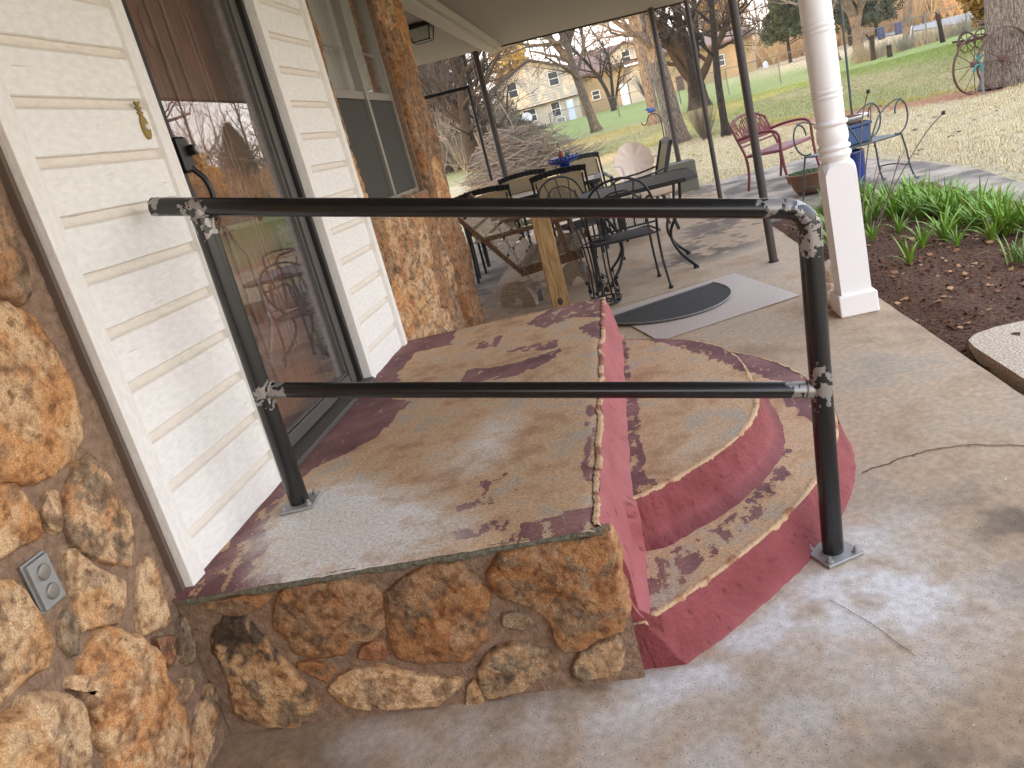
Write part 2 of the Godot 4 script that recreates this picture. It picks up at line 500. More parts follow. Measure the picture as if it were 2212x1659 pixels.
func floor_tex() -> ImageTexture:
	# x 0.8..12.6, z -1.4..1.3
	var w := 2048
	var h := 512
	var c := 0.05
	var fw := 236
	var fh := 54
	var dust := blow(field(fw, fh, 0.8, -1.4, c, [[105, 1.28, -1.0, 1.63, -1.0, 1.69, -0.1, 2.0, 0.28, 2.3, 0.42, 2.25, 0.66, 1.95, 0.74, 1.6, 0.72, 1.42, 0.35, 1.22, -0.2], [255, 1.64, -0.35, 1.72, -0.02, 2.0, 0.25, 2.16, 0.38, 2.08, 0.5, 1.84, 0.5, 1.68, 0.18, 1.55, -0.2], [255, 1.7, 0.42, 1.9, 0.36, 2.1, 0.42, 2.0, 0.54, 1.75, 0.58], [200, 1.58, -1.0, 1.64, -1.0, 1.68, -0.2, 1.54, -0.25]]), fw, fh, w, h, 2)
	var stain := blow(field(fw, fh, 0.8, -1.4, c, [[200, 0.8, 0.1, 1.35, 0.25, 1.45, 0.6, 1.2, 0.9, 0.8, 0.9], [190, 0.8, -1.2, 1.5, -1.3, 1.5, -0.9, 1.1, -0.6, 0.8, -0.5], [170, 1.45, 0.6, 2.2, 0.75, 2.4, 1.1, 1.8, 1.2, 1.3, 1.0], [200, 6.6, 0.0, 8.0, 0.5, 10.0, 0.6, 12.6, 0.2, 12.6, 1.3, 8.0, 1.3, 6.8, 0.9], [140, 5.6, -1.3, 8.0, -1.3, 8.0, -0.6, 6.0, -0.8]]), fw, fh, w, h, 5)
	var a := nb(21, 0.006, w, h, 4, 1, false)
	var b := nb(22, 0.025, w, h, 4, 1, false)
	var f := nb(23, 0.16, w, h, 3, 1, false)
	var l := lut([[0.0, s8(156, 132, 108)], [0.3, s8(172, 147, 121)], [0.5, s8(180, 156, 131)], [0.7, s8(174, 154, 132)], [1.0, s8(162, 148, 130)]])
	var white := Color(0.86, 0.85, 0.85)
	var grey := Color(0.34, 0.285, 0.235)
	var rust := Color(0.64, 0.47, 0.36)
	var o := PackedByteArray()
	o.resize(w * h * 3)
	var j := 0
	for k in w * h:
		var cc := l[clampi(a[k] + (b[k] - 128) * 2 / 3, 0, 255)]
		var s: float = stain[k] * clampf((b[k] + a[k] - 205) * 0.000055, 0.0, 0.0040)
		if s > 0.0: cc = cc.lerp(grey, s)
		if b[k] + f[k] > 395: cc = cc.darkened(0.3)
		if a[k] < 70 and b[k] > 150: cc = cc.lerp(rust, (b[k] - 150) * 0.006)
		var d: float = dust[k] * 0.0036 * clampf(b[k] * 0.0078 - 0.05, 0.0, 1.25)
		if d > 0.02: cc = cc.lerp(white, minf(d, 0.9))
		var e := 0.94 + f[k] * 0.0008
		o[j] = mini(255, int(cc.r8 * e)); o[j + 1] = mini(255, int(cc.g8 * e)); o[j + 2] = mini(255, int(cc.b8 * e))
		j += 3
	return tex(w, h, o)

func make_materials() -> void:
	var T := {}
	var w := 512
	var fine := nb(1, 0.12, w, w, 4)
	var mid := nb(2, 0.03, w, w, 5)
	T.grit = tex(w, w, mixg(w, w, [[mid, 0.6], [fine, 0.6]]), false)
	T.rough = tex(w, w, mixg(w, w, [[mid, 0.9], [fine, 0.35]], 1.1), false)
	T.speck = tex(w, w, ramp(fine, lut([[0.0, s8(186, 182, 178)], [0.22, s8(228, 226, 223)], [0.5, s8(244, 243, 241)], [0.8, s8(250, 249, 247)], [1.0, s8(255, 255, 255)]])))
	# directional grains
	var grain := nb(3, 0.05, w, w, 4, 8)
	var grain2 := nb(4, 0.11, w, w, 3, 16)
	T.grain = tex(w, w, mixg(w, w, [[grain, 0.8], [grain2, 0.5]]), false)
	var up := PackedByteArray()
	up.resize(w * w)
	var gm := mixg(w, w, [[grain, 1.0], [grain2, 0.6]], 1.15)
	for y in w:
		for x in w: up[x * w + y] = gm[y * w + x]
	T.grain_up = tex(w, w, up, false)
	T.weathered = tex(w, w, ramp(mixg(w, w, [[grain, 0.9], [grain2, 0.7]]), lut([[0.0, s8(70, 58, 46)], [0.3, s8(122, 104, 86)], [0.6, s8(158, 140, 120)], [1.0, s8(190, 176, 158)]])))
	T.lumber = tex(w, w, ramp(up, lut([[0.0, s8(96, 70, 40)], [0.35, s8(140, 108, 66)], [0.6, s8(164, 132, 86)], [1.0, s8(186, 156, 110)]])))
	T.doorwood = tex(w, w, ramp(up, lut([[0.0, s8(88, 52, 24)], [0.5, s8(150, 92, 44)], [1.0, s8(192, 132, 74)]])))
	# white boards: rough-sawn paint with hairline checks
	var wb := PackedByteArray()
	wb.resize(w * w)
	for k in w * w:
		var g := 188 + (grain2[k] - 128) / 4 + (fine[k] - 128) / 6
		if grain[k] < 46: g -= (46 - grain[k]) * 3
		wb[k] = clampi(g, 0, 255)
	T.boards_bump = tex(w, w, wb, false)
	var wc := PackedByteArray()
	wc.resize(w * w * 3)
	for k in w * w:
		var g := 244 + (mid[k] - 128) / 14 + (fine[k] - 128) / 26
		if grain[k] < 20: g -= (20 - grain[k]) * 3
		if mid[k] + fine[k] > 440: g -= 16
		wc[k * 3] = clampi(g, 0, 255); wc[k * 3 + 1] = clampi(g - 1, 0, 255); wc[k * 3 + 2] = clampi(g - 5, 0, 255)
	T.boards = tex(w, w, wc)
	# bark: furrows that run up the trunk
	var bark := nb(6, 0.045, w, w, 4, 6)
	var br := PackedByteArray()
	br.resize(w * w)
	for y in w:
		for x in w:
			br[x * w + y] = bark[y * w + x]
	T.bark_bump = tex(w, w, mixg(w, w, [[br, 1.0], [fine, 0.3]], 1.2), false)
	T.bark = tex(w, w, ramp(mixg(w, w, [[br, 0.9], [mid, 0.6]]), lut([[0.0, s8(52, 44, 38)], [0.4, s8(104, 90, 78)], [0.65, s8(138, 122, 106)], [1.0, s8(176, 164, 148)]])))
	T.warm = rock_tex(31, [[0.0, s8(156, 130, 106)], [0.3, s8(194, 168, 140)], [0.5, s8(214, 192, 166)], [0.75, s8(226, 208, 184)], [1.0, s8(196, 166, 136)]], Color(0.42, 0.34, 0.27), 180)
	T.mortar = tex(w, w, ramp(mixg(w, w, [[mid, 0.7], [fine, 0.4]]), lut([[0.0, s8(112, 92, 76)], [0.5, s8(148, 126, 108)], [1.0, s8(176, 156, 138)]])))
	var big := nb(9, 0.010, w, w, 6)
	T.stained = tex(w, w, ramp(mixg(w, w, [[big, 1.1], [fine, 0.25]], 1.25), lut([[0.0, s8(104, 94, 86)], [0.3, s8(128, 117, 107)], [0.5, s8(160, 147, 134)], [0.75, s8(178, 164, 149)], [1.0, s8(190, 176, 160)]])))
	T.soil = tex(w, w, ramp(mixg(w, w, [[mid, 0.9], [fine, 0.6]]), lut([[0.0, s8(52, 32, 18)], [0.5, s8(92, 57, 34)], [1.0, s8(126, 84, 55)]])))
	T.grass = tex(w, w, ramp(mixg(w, w, [[mid, 0.8], [fine, 1.0]]), lut([[0.0, s8(150, 140, 124)], [0.4, s8(226, 222, 214)], [1.0, s8(255, 255, 250)]])))
	T.paint = tex(w, w, ramp(mid, lut([[0.0, s8(240, 237, 233)], [0.5, s8(250, 248, 246)], [1.0, s8(255, 255, 255)]])))
	var pits := nb(8, 0.2, w, w, 2)
	T.pitted = tex(w, w, ramp(mixg(w, w, [[pits, 0.9], [fine, 0.6]]), lut([[0.0, s8(96, 88, 82)], [0.08, s8(130, 122, 114)], [0.15, s8(224, 222, 219)], [0.5, s8(240, 239, 237)], [0.85, s8(250, 249, 247)], [1.0, s8(255, 255, 255)]])))
	T.steps = steps_tex()
	T.floor = floor_tex()
	var cell := nb(7, 0.05, w, w, 1, 1, true, FastNoiseLite.TYPE_CELLULAR)
	T.aggregate = tex(w, w, ramp(mixg(w, w, [[cell, 1.0], [mid, 0.5]], 1.3), lut([[0.0, s8(150, 132, 112)], [0.4, s8(184, 166, 144)], [0.7, s8(198, 182, 160)], [1.0, s8(216, 204, 186)]])))
	T.aggregate_bump = tex(w, w, cell, false)
	var stripes := PackedByteArray()
	stripes.resize(64 * 64)
	for y in 64:
		for x in 64: stripes[y * 64 + x] = 90 if x < 5 else (200 if x < 34 else 170)
	T.stripes = tex(64, 64, stripes, false)
	T.stripes_tone = tex(64, 64, ramp(stripes, lut([[0.0, s8(170, 166, 160)], [0.4, s8(196, 192, 186)], [0.66, s8(244, 243, 240)], [1.0, s8(255, 255, 255)]])))

	for k in [["floor", T.floor, 0.05], ["steps", T.steps, 0.07]]:
		var m := tri(Color.WHITE, T.pitted, 0.52, 0.86, T.grit, k[2], {"detail_enabled": true, "detail_albedo": k[1], "detail_blend_mode": BaseMaterial3D.BLEND_MODE_MUL, "detail_uv_layer": BaseMaterial3D.DETAIL_UV_2})
		m.uv1_world_triplanar = true
		M[k[0]] = m
	M.patio = tri(s8(214, 210, 206), T.stained, 3.1, 0.9, T.grit, 0.3, {"uv1_world_triplanar": true})
	M.slab = tri(Color.WHITE, T.aggregate, 0.22, 0.9, T.aggregate_bump, 0.10, {"uv1_world_triplanar": true})
	M.red = tri(s8(150, 72, 76), T.speck, 0.3, 0.72, T.rough, 0.35, {"uv1_world_triplanar": true, "vertex_color_use_as_albedo": true})
	M.red_dusty = tri(s8(174, 98, 101), T.speck, 0.3, 0.72, T.rough, 0.3, {"uv1_world_triplanar": true, "vertex_color_use_as_albedo": true})
	M.chip = tri(s8(212, 180, 146), T.speck, 0.2, 0.9, T.rough, 0.5, {"uv1_world_triplanar": true, "vertex_color_use_as_albedo": true})
	M.mortar = tri(s8(240, 230, 220), T.mortar, 0.6, 0.92, T.grit, 0.5, {"uv1_world_triplanar": true})
	M.stone = tri(Color.WHITE, T.warm, 0.42, 0.84, T.rough, 0.42, {"uv1_world_triplanar": true, "vertex_color_use_as_albedo": true, "uv1_triplanar_sharpness": 3.0})
	M.siding = tri(Color.WHITE, T.boards, Vector3(0.75, 0.35, 0.35), 0.62, T.boards_bump, 0.32, {"uv1_world_triplanar": true, "vertex_color_use_as_albedo": true})
	M.trim = tri(s8(250, 248, 246), T.boards, Vector3(0.3, 0.8, 0.3), 0.6, T.grit, 0.12, {"uv1_world_triplanar": true, "vertex_color_use_as_albedo": true})
	M.turned = mat(s8(242, 238, 234), 0.45)
	M.pipe = mat(s8(19, 20, 23), 0.26, {"metallic": 0.0, "metallic_specular": 0.6})
	M.bare = mat(s8(158, 153, 150), 0.4, {"metallic": 0.65})
	M.plate = tri(s8(176, 176, 176), T.speck, 0.1, 0.5, T.grit, 0.05, {"metallic": 0.6})
	M.bronze = mat(s8(52, 50, 50), 0.42, {"metallic": 0.4})
	M.greyframe = tri(s8(92, 89, 85), T.speck, 0.3, 0.5, T.grain, 0.03, {"metallic": 0.2})
	M.alu = mat(s8(146, 142, 134), 0.45, {"metallic": 0.5})
	M.glass = mat(Color(1, 1, 1, 0.02), 0.0, {"transparency": BaseMaterial3D.TRANSPARENCY_ALPHA})
	M.doorwood = tri(s8(172, 148, 112), T.doorwood, Vector3(0.4, 0.9, 0.4), 0.42, T.grain_up, 0.05)
	M.doorline = mat(s8(104, 60, 26), 0.4)  # amber paints the highlight along the carved door lines
	M.screen = mat(s8(64, 62, 58), 0.8)
	M.curtain = mat(s8(176, 178, 168), 0.9, {"backlight_enabled": true, "backlight": Color(0.3, 0.3, 0.3)})
	M.dark_room = mat(s8(40, 36, 32), 0.9)
	M.ceiling = tri(s8(158, 149, 136), T.stripes_tone, Vector3(0.9, 0.9, 0.09), 0.7, T.stripes, 0.6, {"uv1_world_triplanar": true})
	M.ceiling.uv1_scale = Vector3(14.0, 1.0, 1.0)
	M.beam = tri(s8(204, 196, 184), T.speck, 0.7, 0.7, T.grit, 0.2)
	M.edge = mat(s8(104, 88, 76), 0.8)  # brown of the strip that stands for a shadow gap
	M.fascia = mat(s8(62, 52, 46), 0.7)
	M.pole = tri(s8(70, 62, 58), T.speck, 0.3, 0.6, T.grit, 0.05)
	M.iron = mat(s8(26, 26, 28), 0.5, {"metallic": 0.2})
	M.brass = mat(s8(150, 128, 74), 0.42, {"metallic": 0.7})
	M.button = mat(s8(222, 218, 204), 0.3)
	M.plastic = mat(s8(18, 18, 20), 0.4)
	M.outlet = tri(s8(168, 170, 170), T.speck, 0.08, 0.5, T.grit, 0.06, {"metallic": 0.4})
	M.weathered = tri(Color.WHITE, T.weathered, Vector3(0.9, 0.16, 0.16), 0.86, T.grain, 0.25)
	M.lumber = tri(Color.WHITE, T.lumber, Vector3(0.16, 0.9, 0.16), 0.8, T.grain_up, 0.08)
	M.weathered_dark = tri(s8(176, 152, 132), T.weathered, Vector3(0.9, 0.16, 0.16), 0.86, T.grain, 0.25)
	M.sling = tri(s8(176, 160, 130), T.speck, 0.05, 0.85)
	M.blackframe = mat(s8(22, 24, 25), 0.45)
	M.tile = tri(s8(214, 190, 168), T.speck, 0.4, 0.5)
	M.shell = tri(s8(226, 206, 190), T.speck, 0.5, 0.5)
	M.redmetal = mat(s8(104, 40, 42), 0.5)
	M.greenmetal = mat(s8(70, 76, 76), 0.55, {"metallic": 0.2})
	M.bluepot = mat(s8(46, 74, 112), 0.25)
	M.cobalt = mat(s8(32, 56, 126), 0.18)
	M.bluebird = mat(s8(28, 70, 124), 0.4)
	M.whitepot = mat(s8(216, 214, 212), 0.4)
	M.terracotta = tri(s8(140, 104, 84), T.speck, 0.2, 0.85, T.grit, 0.2)
	M.soil = tri(Color.WHITE, T.soil, 0.55, 0.95, T.rough, 2.5, {"uv1_world_triplanar": true})
	M.redfigure = mat(s8(140, 40, 40), 0.6)
	M.mat_plastic = tri(s8(188, 172, 162), T.speck, 1.2, 0.55)
	M.mat_rubber = tri(s8(52, 50, 48), T.speck, Vector3(0.03, 0.03, 0.03), 0.8, T.stripes, 0.2)
	M.mat_rim = mat(s8(120, 116, 112), 0.6)  # grey rim, paler than the rubber pad
	M.block = tri(s8(122, 120, 104), T.pitted, 0.4, 0.95, T.rough, 1.0)
	M.quartz = tri(s8(236, 214, 188), T.speck, 0.2, 0.6, T.rough, 1.0)
	M.leaf = mat(s8(134, 164, 74), 0.5, {"vertex_color_use_as_albedo": true, "backlight_enabled": true, "backlight": Color(0.35, 0.4, 0.1)})
	M.grassblade = mat(Color.WHITE, 0.8, {"vertex_color_use_as_albedo": true, "backlight_enabled": true, "backlight": Color(0.25, 0.25, 0.2)})
	M.lawn = tri(Color.WHITE, T.grass, 1.7, 0.95, T.rough, 2.0, {"uv1_world_triplanar": true, "vertex_color_use_as_albedo": true})
	M.bark = tri(Color.WHITE, T.bark, 0.7, 0.92, T.bark_bump, 2.5)
	M.bark_dark = tri(s8(118, 111, 106), T.bark, 0.7, 0.92, T.bark_bump, 2.5)
	M.twig = mat(s8(118, 102, 88), 0.9)
	M.twig_dark = mat(s8(78, 70, 64), 0.9)
	M.stick = tri(s8(118, 110, 102), T.pitted, 0.3, 0.9)
	M.cutwood = mat(s8(206, 176, 128), 0.8)
	M.needle = mat(s8(72, 88, 50), 0.8, {"vertex_color_use_as_albedo": true})
	M.gold = mat(s8(206, 176, 92), 0.8, {"vertex_color_use_as_albedo": true, "backlight_enabled": true, "backlight": Color(0.4, 0.3, 0.1)})
	M.deadleaf = mat(s8(176, 136, 96), 0.8, {"vertex_color_use_as_albedo": true})
	M.far_siding = mat(s8(196, 184, 164), 0.8)
	M.far_stone = tri(s8(198, 170, 130), T.speck, 1.6, 0.9, T.rough, 4.0)
	M.far_roof = tri(s8(126, 98, 86), T.speck, 0.8, 0.9)
	M.far_trim = mat(s8(232, 228, 216), 0.7)
	M.far_brown = mat(s8(96, 74, 62), 0.8)
	M.far_glass = mat(s8(60, 64, 70), 0.12)
	M.far_door = mat(s8(216, 224, 232), 0.6)
	M.galv = mat(s8(112, 112, 110), 0.55, {"metallic": 0.4})
	M.rusty = mat(s8(86, 60, 50), 0.85)
	M.teal = mat(s8(52, 106, 104), 0.5)
	M.barrel = mat(s8(34, 44, 84), 0.6)
	M.asphalt = mat(s8(132, 130, 128), 0.9)
	M.scrub = mat(s8(222, 196, 160), 0.8, {"vertex_color_use_as_albedo": true})
	M.chain = mat(s8(120, 112, 102), 0.5, {"metallic": 0.5})
	M.whitetank = mat(s8(222, 222, 222), 0.5)

# ------------------------------------------------------------------ ground and stones
func rise(x: float, z: float) -> float:
	var r := sqrt(x * x + z * z)
	return -0.035 + 1.6 * (1.0 - exp(-maxf(0.0, r - 13.0) / 30.0)) + 0.012 * maxf(0.0, r - 40.0)

func on_lawn(x: float, z: float) -> Vector3:
	return Vector3(x, rise(x, z), z)

# where the dry lawn round the patio ends and the mixed lawn begins
func lawn_edge(z: float) -> float:
	if z < 1.9: return lerpf(23.4, 19.6, clampf((z + 4.4) / 6.3, -0.6, 1.0))
	return 19.6 - (z - 1.9) * 1.12

func lawn_color(x: float, z: float, na: float, nbv: float) -> Color:
	var dry := Color(0.50, 0.42, 0.275)
	var olive := Color(0.29, 0.275, 0.125)
	var green := Color(0.225, 0.30, 0.055)
	var far_gold := Color(0.52, 0.39, 0.23)  # far field's gold, low sunlight mixed into the ground colour
	var d := x - lawn_edge(z) + na * 0.7
	var k: Color
	if d < 0.0:
		k = dry.lerp(olive, clampf(nbv * 1.2 - 0.25, 0.0, 0.35))
	else:
		var g := clampf(0.45 + nbv * 0.9 + na * 0.5, 0.0, 1.0)
		k = dry.lerp(olive, 0.30 + 0.45 * g).lerp(green, g * 0.38)
		if d < 1.2: k = k.lerp(Color(0.30, 0.27, 0.10), 0.5)
		if d > 10.0: k = k.lerp(green, clampf((d - 10.0) * 0.2, 0.0, 0.8))
	var r := sqrt(x * x + z * z)
	if z > 6.0: k = k.lerp(far_gold, clampf((r - 40.0) / 9.0, 0.0, 1.0) * clampf((z - 6.0) / 6.0, 0.0, 1.0))
	if r > 74.0: k = k.lerp(far_gold, clampf((r - 74.0) / 12.0, 0.0, 1.0))
	# bare red soil strip that runs to the pump
	var p := Vector2(x, z)
	var s := Geometry2D.get_closest_point_to_segment(p, Vector2(19.0, 2.6), Vector2(14.9, 6.1))
	var w := 0.42 + na * 0.35
	var ds := p.distance_to(s)
	if ds < w and z > 2.8: k = k.lerp(Color(0.36, 0.155, 0.075), clampf((w - ds) * 5.0, 0.0, 1.0))
	elif ds < w + 0.5 and x > s.x and z > 2.4: k = k.lerp(Color(0.42, 0.33, 0.06), 0.5)
	return k

func clip_half(poly: PackedVector2Array, m: Vector2, nn: Vector2) -> PackedVector2Array:
	var o := PackedVector2Array()
	for k in poly.size():
		var a := poly[k]
		var b := poly[(k + 1) % poly.size()]
		var da := (a - m).dot(nn)
		var db := (b - m).dot(nn)
		if da <= 0.0: o.push_back(a)
		if (da < 0.0) != (db < 0.0) and absf(da - db) > 1e-9: o.push_back(a.lerp(b, da / (da - db)))
	return o

# irregular stone outlines that fill a rectangle
func cells(x0: float, x1: float, y0: float, y1: float, size: Vector2, rng: RandomNumberGenerator, gap: float) -> Array:
	var sites := []
	var nx := maxi(1, roundi((x1 - x0) / size.x))
	var ny := maxi(1, roundi((y1 - y0) / size.y))
	for j in ny:
		for k in nx:
			sites.push_back(Vector2(x0 + (k + 0.5 + rng.randf_range(-0.38, 0.38) + (0.25 if j % 2 else -0.25) * (1 if nx > 1 else 0)) * (x1 - x0) / nx, y0 + (j + 0.5 + rng.randf_range(-0.36, 0.36)) * (y1 - y0) / ny))
	var out := []
	for s in sites:
		var p := PackedVector2Array([Vector2(x0, y0), Vector2(x1, y0), Vector2(x1, y1), Vector2(x0, y1)])
		for o in sites:
			if o != s and o.distance_to(s) < 4.0 * size.length(): p = clip_half(p, (o + s) * 0.5, (o - s).normalized())
		if p.size() < 3: continue
		var ins := Geometry2D.offset_polygon(p, -gap, Geometry2D.JOIN_ROUND)
		if ins.size() and ins[0].size() > 3: out.push_back(ins[0])
	return out

var crag := noise(71, 4.2, 4)
var blotch := noise(72, 5.0, 3)
var fray := noise(73, 22.0, 3)

# what colours a kind of stone shows: ground, first patches, second patches, how far the two spread
const STONE_LOOK := {
	"orange": [Color(0.90, 0.74, 0.55), Color(0.80, 0.48, 0.24), Color(0.46, 0.34, 0.25), 0.16, -0.16],
	"tan": [Color(0.88, 0.75, 0.58), Color(0.82, 0.58, 0.35), Color(0.44, 0.36, 0.29), -0.02, -0.10],
	"brown": [Color(0.52, 0.38, 0.26), Color(0.52, 0.30, 0.15), Color(0.30, 0.25, 0.21), 0.06, 0.0],
	"rust": [Color(0.62, 0.38, 0.26), Color(0.50, 0.27, 0.17), Color(0.34, 0.27, 0.22), 0.0, -0.1],
	"lichen": [Color(0.84, 0.69, 0.52), Color(0.70, 0.45, 0.27), Color(0.32, 0.29, 0.25), -0.02, 0.08],
	"grey": [Color(0.46, 0.40, 0.33), Color(0.70, 0.56, 0.40), Color(0.27, 0.26, 0.24), 0.0, 0.12],
	"dark": [Color(0.52, 0.40, 0.31), Color(0.60, 0.38, 0.22), Color(0.28, 0.24, 0.20), 0.0, 0.12],
	"black": [Color(0.74, 0.58, 0.40), Color(0.68, 0.47, 0.29), Color(0.30, 0.27, 0.23), -0.05, 0.04],
}

# a craggy stone with broken faces, set in a wall; the outline lies in the plane o + u*ax + v*ay, the stone stands out along nn
func stone_mesh(poly: PackedVector2Array, o: Vector3, ax: Vector3, ay: Vector3, nn: Vector3, depth: float, kind: String, step := 0.012, rough := 1.0) -> MB:
	var mb := MB.new()
	mb.colored = true
	var look: Array = STONE_LOOK[kind]
	var ring := []
	var k := poly.size()
	for j in k:
		var a := poly[(j + k - 1) % k]
		var b := poly[j]
		var c := poly[(j + 1) % k]
		var e := poly[(j + 2) % k]
		var per := maxi(1, int(b.distance_to(c) / step))
		for s in per:
			var f := float(s) / per
			ring.push_back(b.lerp(c, f).lerp(b.cubic_interpolate(c, a, e, f), 0.4))
	var m := Vector2.ZERO
	for p in ring: m += p
	m /= ring.size()
	var far := 0.0
	for p in ring: far = maxf(far, p.distance_to(m))
	var cnt := ring.size()
	var rings := clampi(cnt / 4, 7, 24)
	var shift := Vector3(m.x, m.y, depth) * 3.0
	# a few broken planes that cut the dome
	var cuts := []
	for q in 6:
		var a := TAU * (q + 0.9 * blotch.get_noise_2d(m.x * 40.0 + q * 13.0, m.y * 40.0)) / 6.0
		cuts.push_back([Vector2(cos(a), sin(a)), depth * (0.92 + 0.35 * blotch.get_noise_2d(q * 31.0, m.x * 50.0 + m.y * 30.0)), depth / far * (0.35 + 1.1 * absf(blotch.get_noise_2d(m.y * 60.0, q * 17.0)))])
	for j in rings + 1:
		var s := float(j) / rings
		for p in ring:
			var fr := 1.06 + 0.06 * fray.get_noise_2d(p.x * 1.1 + 5.0, p.y * 1.1)
			var p2: Vector2 = m + (p - m) * fr * (1.0 - s)
			var g := o + ax * p2.x + ay * p2.y
			var h := depth * (0.82 * pow(1.0 - pow(1.0 - minf(s * 1.7, 1.0), 5.0), 0.9) + 0.18 * s * (2.0 - s))
			var c1 := crag.get_noise_3dv(g + shift)
			var c2 := crag.get_noise_3dv(g * 2.6 + shift)
			var f1 := fray.get_noise_3dv(g + shift)
			h += minf(s * 7.0, 1.0) * depth * 0.30 * c1 * rough
			for cu in cuts:
				h = minf(h, cu[1] - (p2 - m).dot(cu[0]) * cu[2] + depth * 0.05 * c1)
			h += minf(s * 9.0, 1.0) * (0.010 * c2 - 0.009 * absf(c2) + 0.0035 * f1) * minf(1.0, depth / 0.03) * rough * rough
			h = maxf(h, 0.012 + depth * 0.30 * minf(1.0, s * 6.0))
			if j == 0: h = -0.02
			var n1 := blotch.get_noise_3dv(g * 1.1 + shift)
			var n2 := blotch.get_noise_3dv(g * 1.9 + shift * 2.0 + Vector3(7, 3, 1))
			var f2 := fray.get_noise_3dv(g * 2.2 + Vector3(3, 9, 2))
			var cc: Color = look[0]
			cc = cc.lerp(look[1], smoothstep(-0.10, 0.16, n1 + 0.30 * f1 + look[3]) * 0.85)
			cc = cc.lerp(look[2], smoothstep(0.14, 0.30, n2 + 0.55 * f1 + 0.2 * f2 + look[4]) * 0.85)
			if f2 + f1 * 0.6 > 0.58: cc = cc.lerp(Color(1.0, 0.90, 0.74), 0.35)
			if kind == "black":
				cc = cc.lerp(Color(0.085, 0.082, 0.08), smoothstep(0.35, 0.75, (p2.y - 0.15) * 5.0 + f1 * 0.9 + n1 * 0.5) * 0.93)
			mb.tint(cc)
			mb.add(g + nn * h, nn)
	for j in rings:
		for s in cnt:
			var a := j * cnt + s
			var b := j * cnt + (s + 1) % cnt
			mb.q(a, b, b + cnt, a + cnt)
	mb.smooth()
	return mb

func mm_poly(a: Array, ymax := 9000.0) -> PackedVector2Array:
	var p := PackedVector2Array()
	for k in range(0, a.size(), 2): p.push_back(Vector2(a[k], minf(a[k + 1], ymax)) * 0.001)
	return p

# an uneven mortar sheet in the plane o + u*ax + v*ay
func mortar_sheet(mb: MB, o: Vector3, ax: Vector3, ay: Vector3, nn: Vector3, u0: float, u1: float, v0: float, v1: float, step := 0.03) -> void:
	var nu := maxi(2, int((u1 - u0) / step))
	var nv := maxi(2, int((v1 - v0) / step))
	var f := mb.v.size()
	for j in nv + 1:
		for k in nu + 1:
			var g := o + ax * lerpf(u0, u1, float(k) / nu) + ay * lerpf(v0, v1, float(j) / nv)
			mb.add(g + nn * (0.010 * crag.get_noise_3dv(g * 1.2)), nn)
	for j in nv:
		for k in nu:
			var a := f + j * (nu + 1) + k
			mb.q(a, a + 1, a + nu + 2, a + nu + 1)

# ------------------------------------------------------------------ build
func _ready() -> void:
	var cam := Camera3D.new()
	cam.name = "camera"
	add_child(cam)
	cam.transform = Transform3D(Basis(Vector3(0.111671, -0.245632, 0.962909), Vector3(0.314866, 0.927791, 0.200158), Vector3(-0.942544, 0.280836, 0.180948)).orthonormalized(), Vector3(0, 1.3, 0))
	cam.fov = 50.98
	cam.near = 0.05
	cam.far = 900.0
	cam.current = true
	var we := WorldEnvironment.new()
	we.name = "world_environment"
	var env := Environment.new()
	env.background_mode = Environment.BG_SKY
	var sm := ProceduralSkyMaterial.new()
	sm.sky_top_color = Color(0.74, 0.79, 0.87)
	sm.sky_horizon_color = Color(1.0, 0.945, 0.885)
	sm.sky_curve = 0.16
	sm.ground_horizon_color = Color(0.75, 0.68, 0.60)
	sm.ground_bottom_color = Color(0.35, 0.32, 0.28)
	sm.sky_energy_multiplier = 1.0
	var sky := Sky.new()
	sky.sky_material = sm
	env.sky = sky
	env.tonemap_mode = Environment.TONE_MAPPER_LINEAR
	env.tonemap_exposure = 4.8
	env.sdfgi_enabled = true
	env.ssao_enabled = true
	env.ssil_enabled = true
	env.fog_enabled = true
	env.fog_density = 0.0006
	env.fog_light_color = Color(0.98, 0.92, 0.84)
	we.environment = env
	add_child(we)
	var sun := DirectionalLight3D.new()
	sun.name = "sun"
	add_child(sun)
	sun.light_color = Color(1.0, 0.82, 0.56)
	sun.light_energy = 0.4
	sun.light_angular_distance = 0.6
	sun.shadow_enabled = true
	# low behind the house: the light travels forward and away from the wall
	sun.look_at_from_position(Vector3.ZERO, Vector3(cos(deg_to_rad(35.0)), -tan(deg_to_rad(5.5)), sin(deg_to_rad(35.0))), Vector3.UP)

	make_materials()
	build_ground()
	build_house()
	build_steps()
	build_handrail()
	build_porch_posts()
	build_fixtures()
	build_porch_furniture()
	build_debris()
	build_patio()
	build_bed()
	build_yard()
	build_neighbour()
	build_trees()

func sheet(mb: MB, poly: PackedVector2Array, y0: float, y1: float) -> void:
	# prism turned to lie flat: x stays x, the outline's y becomes z
	mb.prism(poly, -y1, -y0, Transform3D(Basis(Vector3(1, 0, 0), Vector3(0, 0, 1), Vector3(0, -1, 0)), Vector3.ZERO))

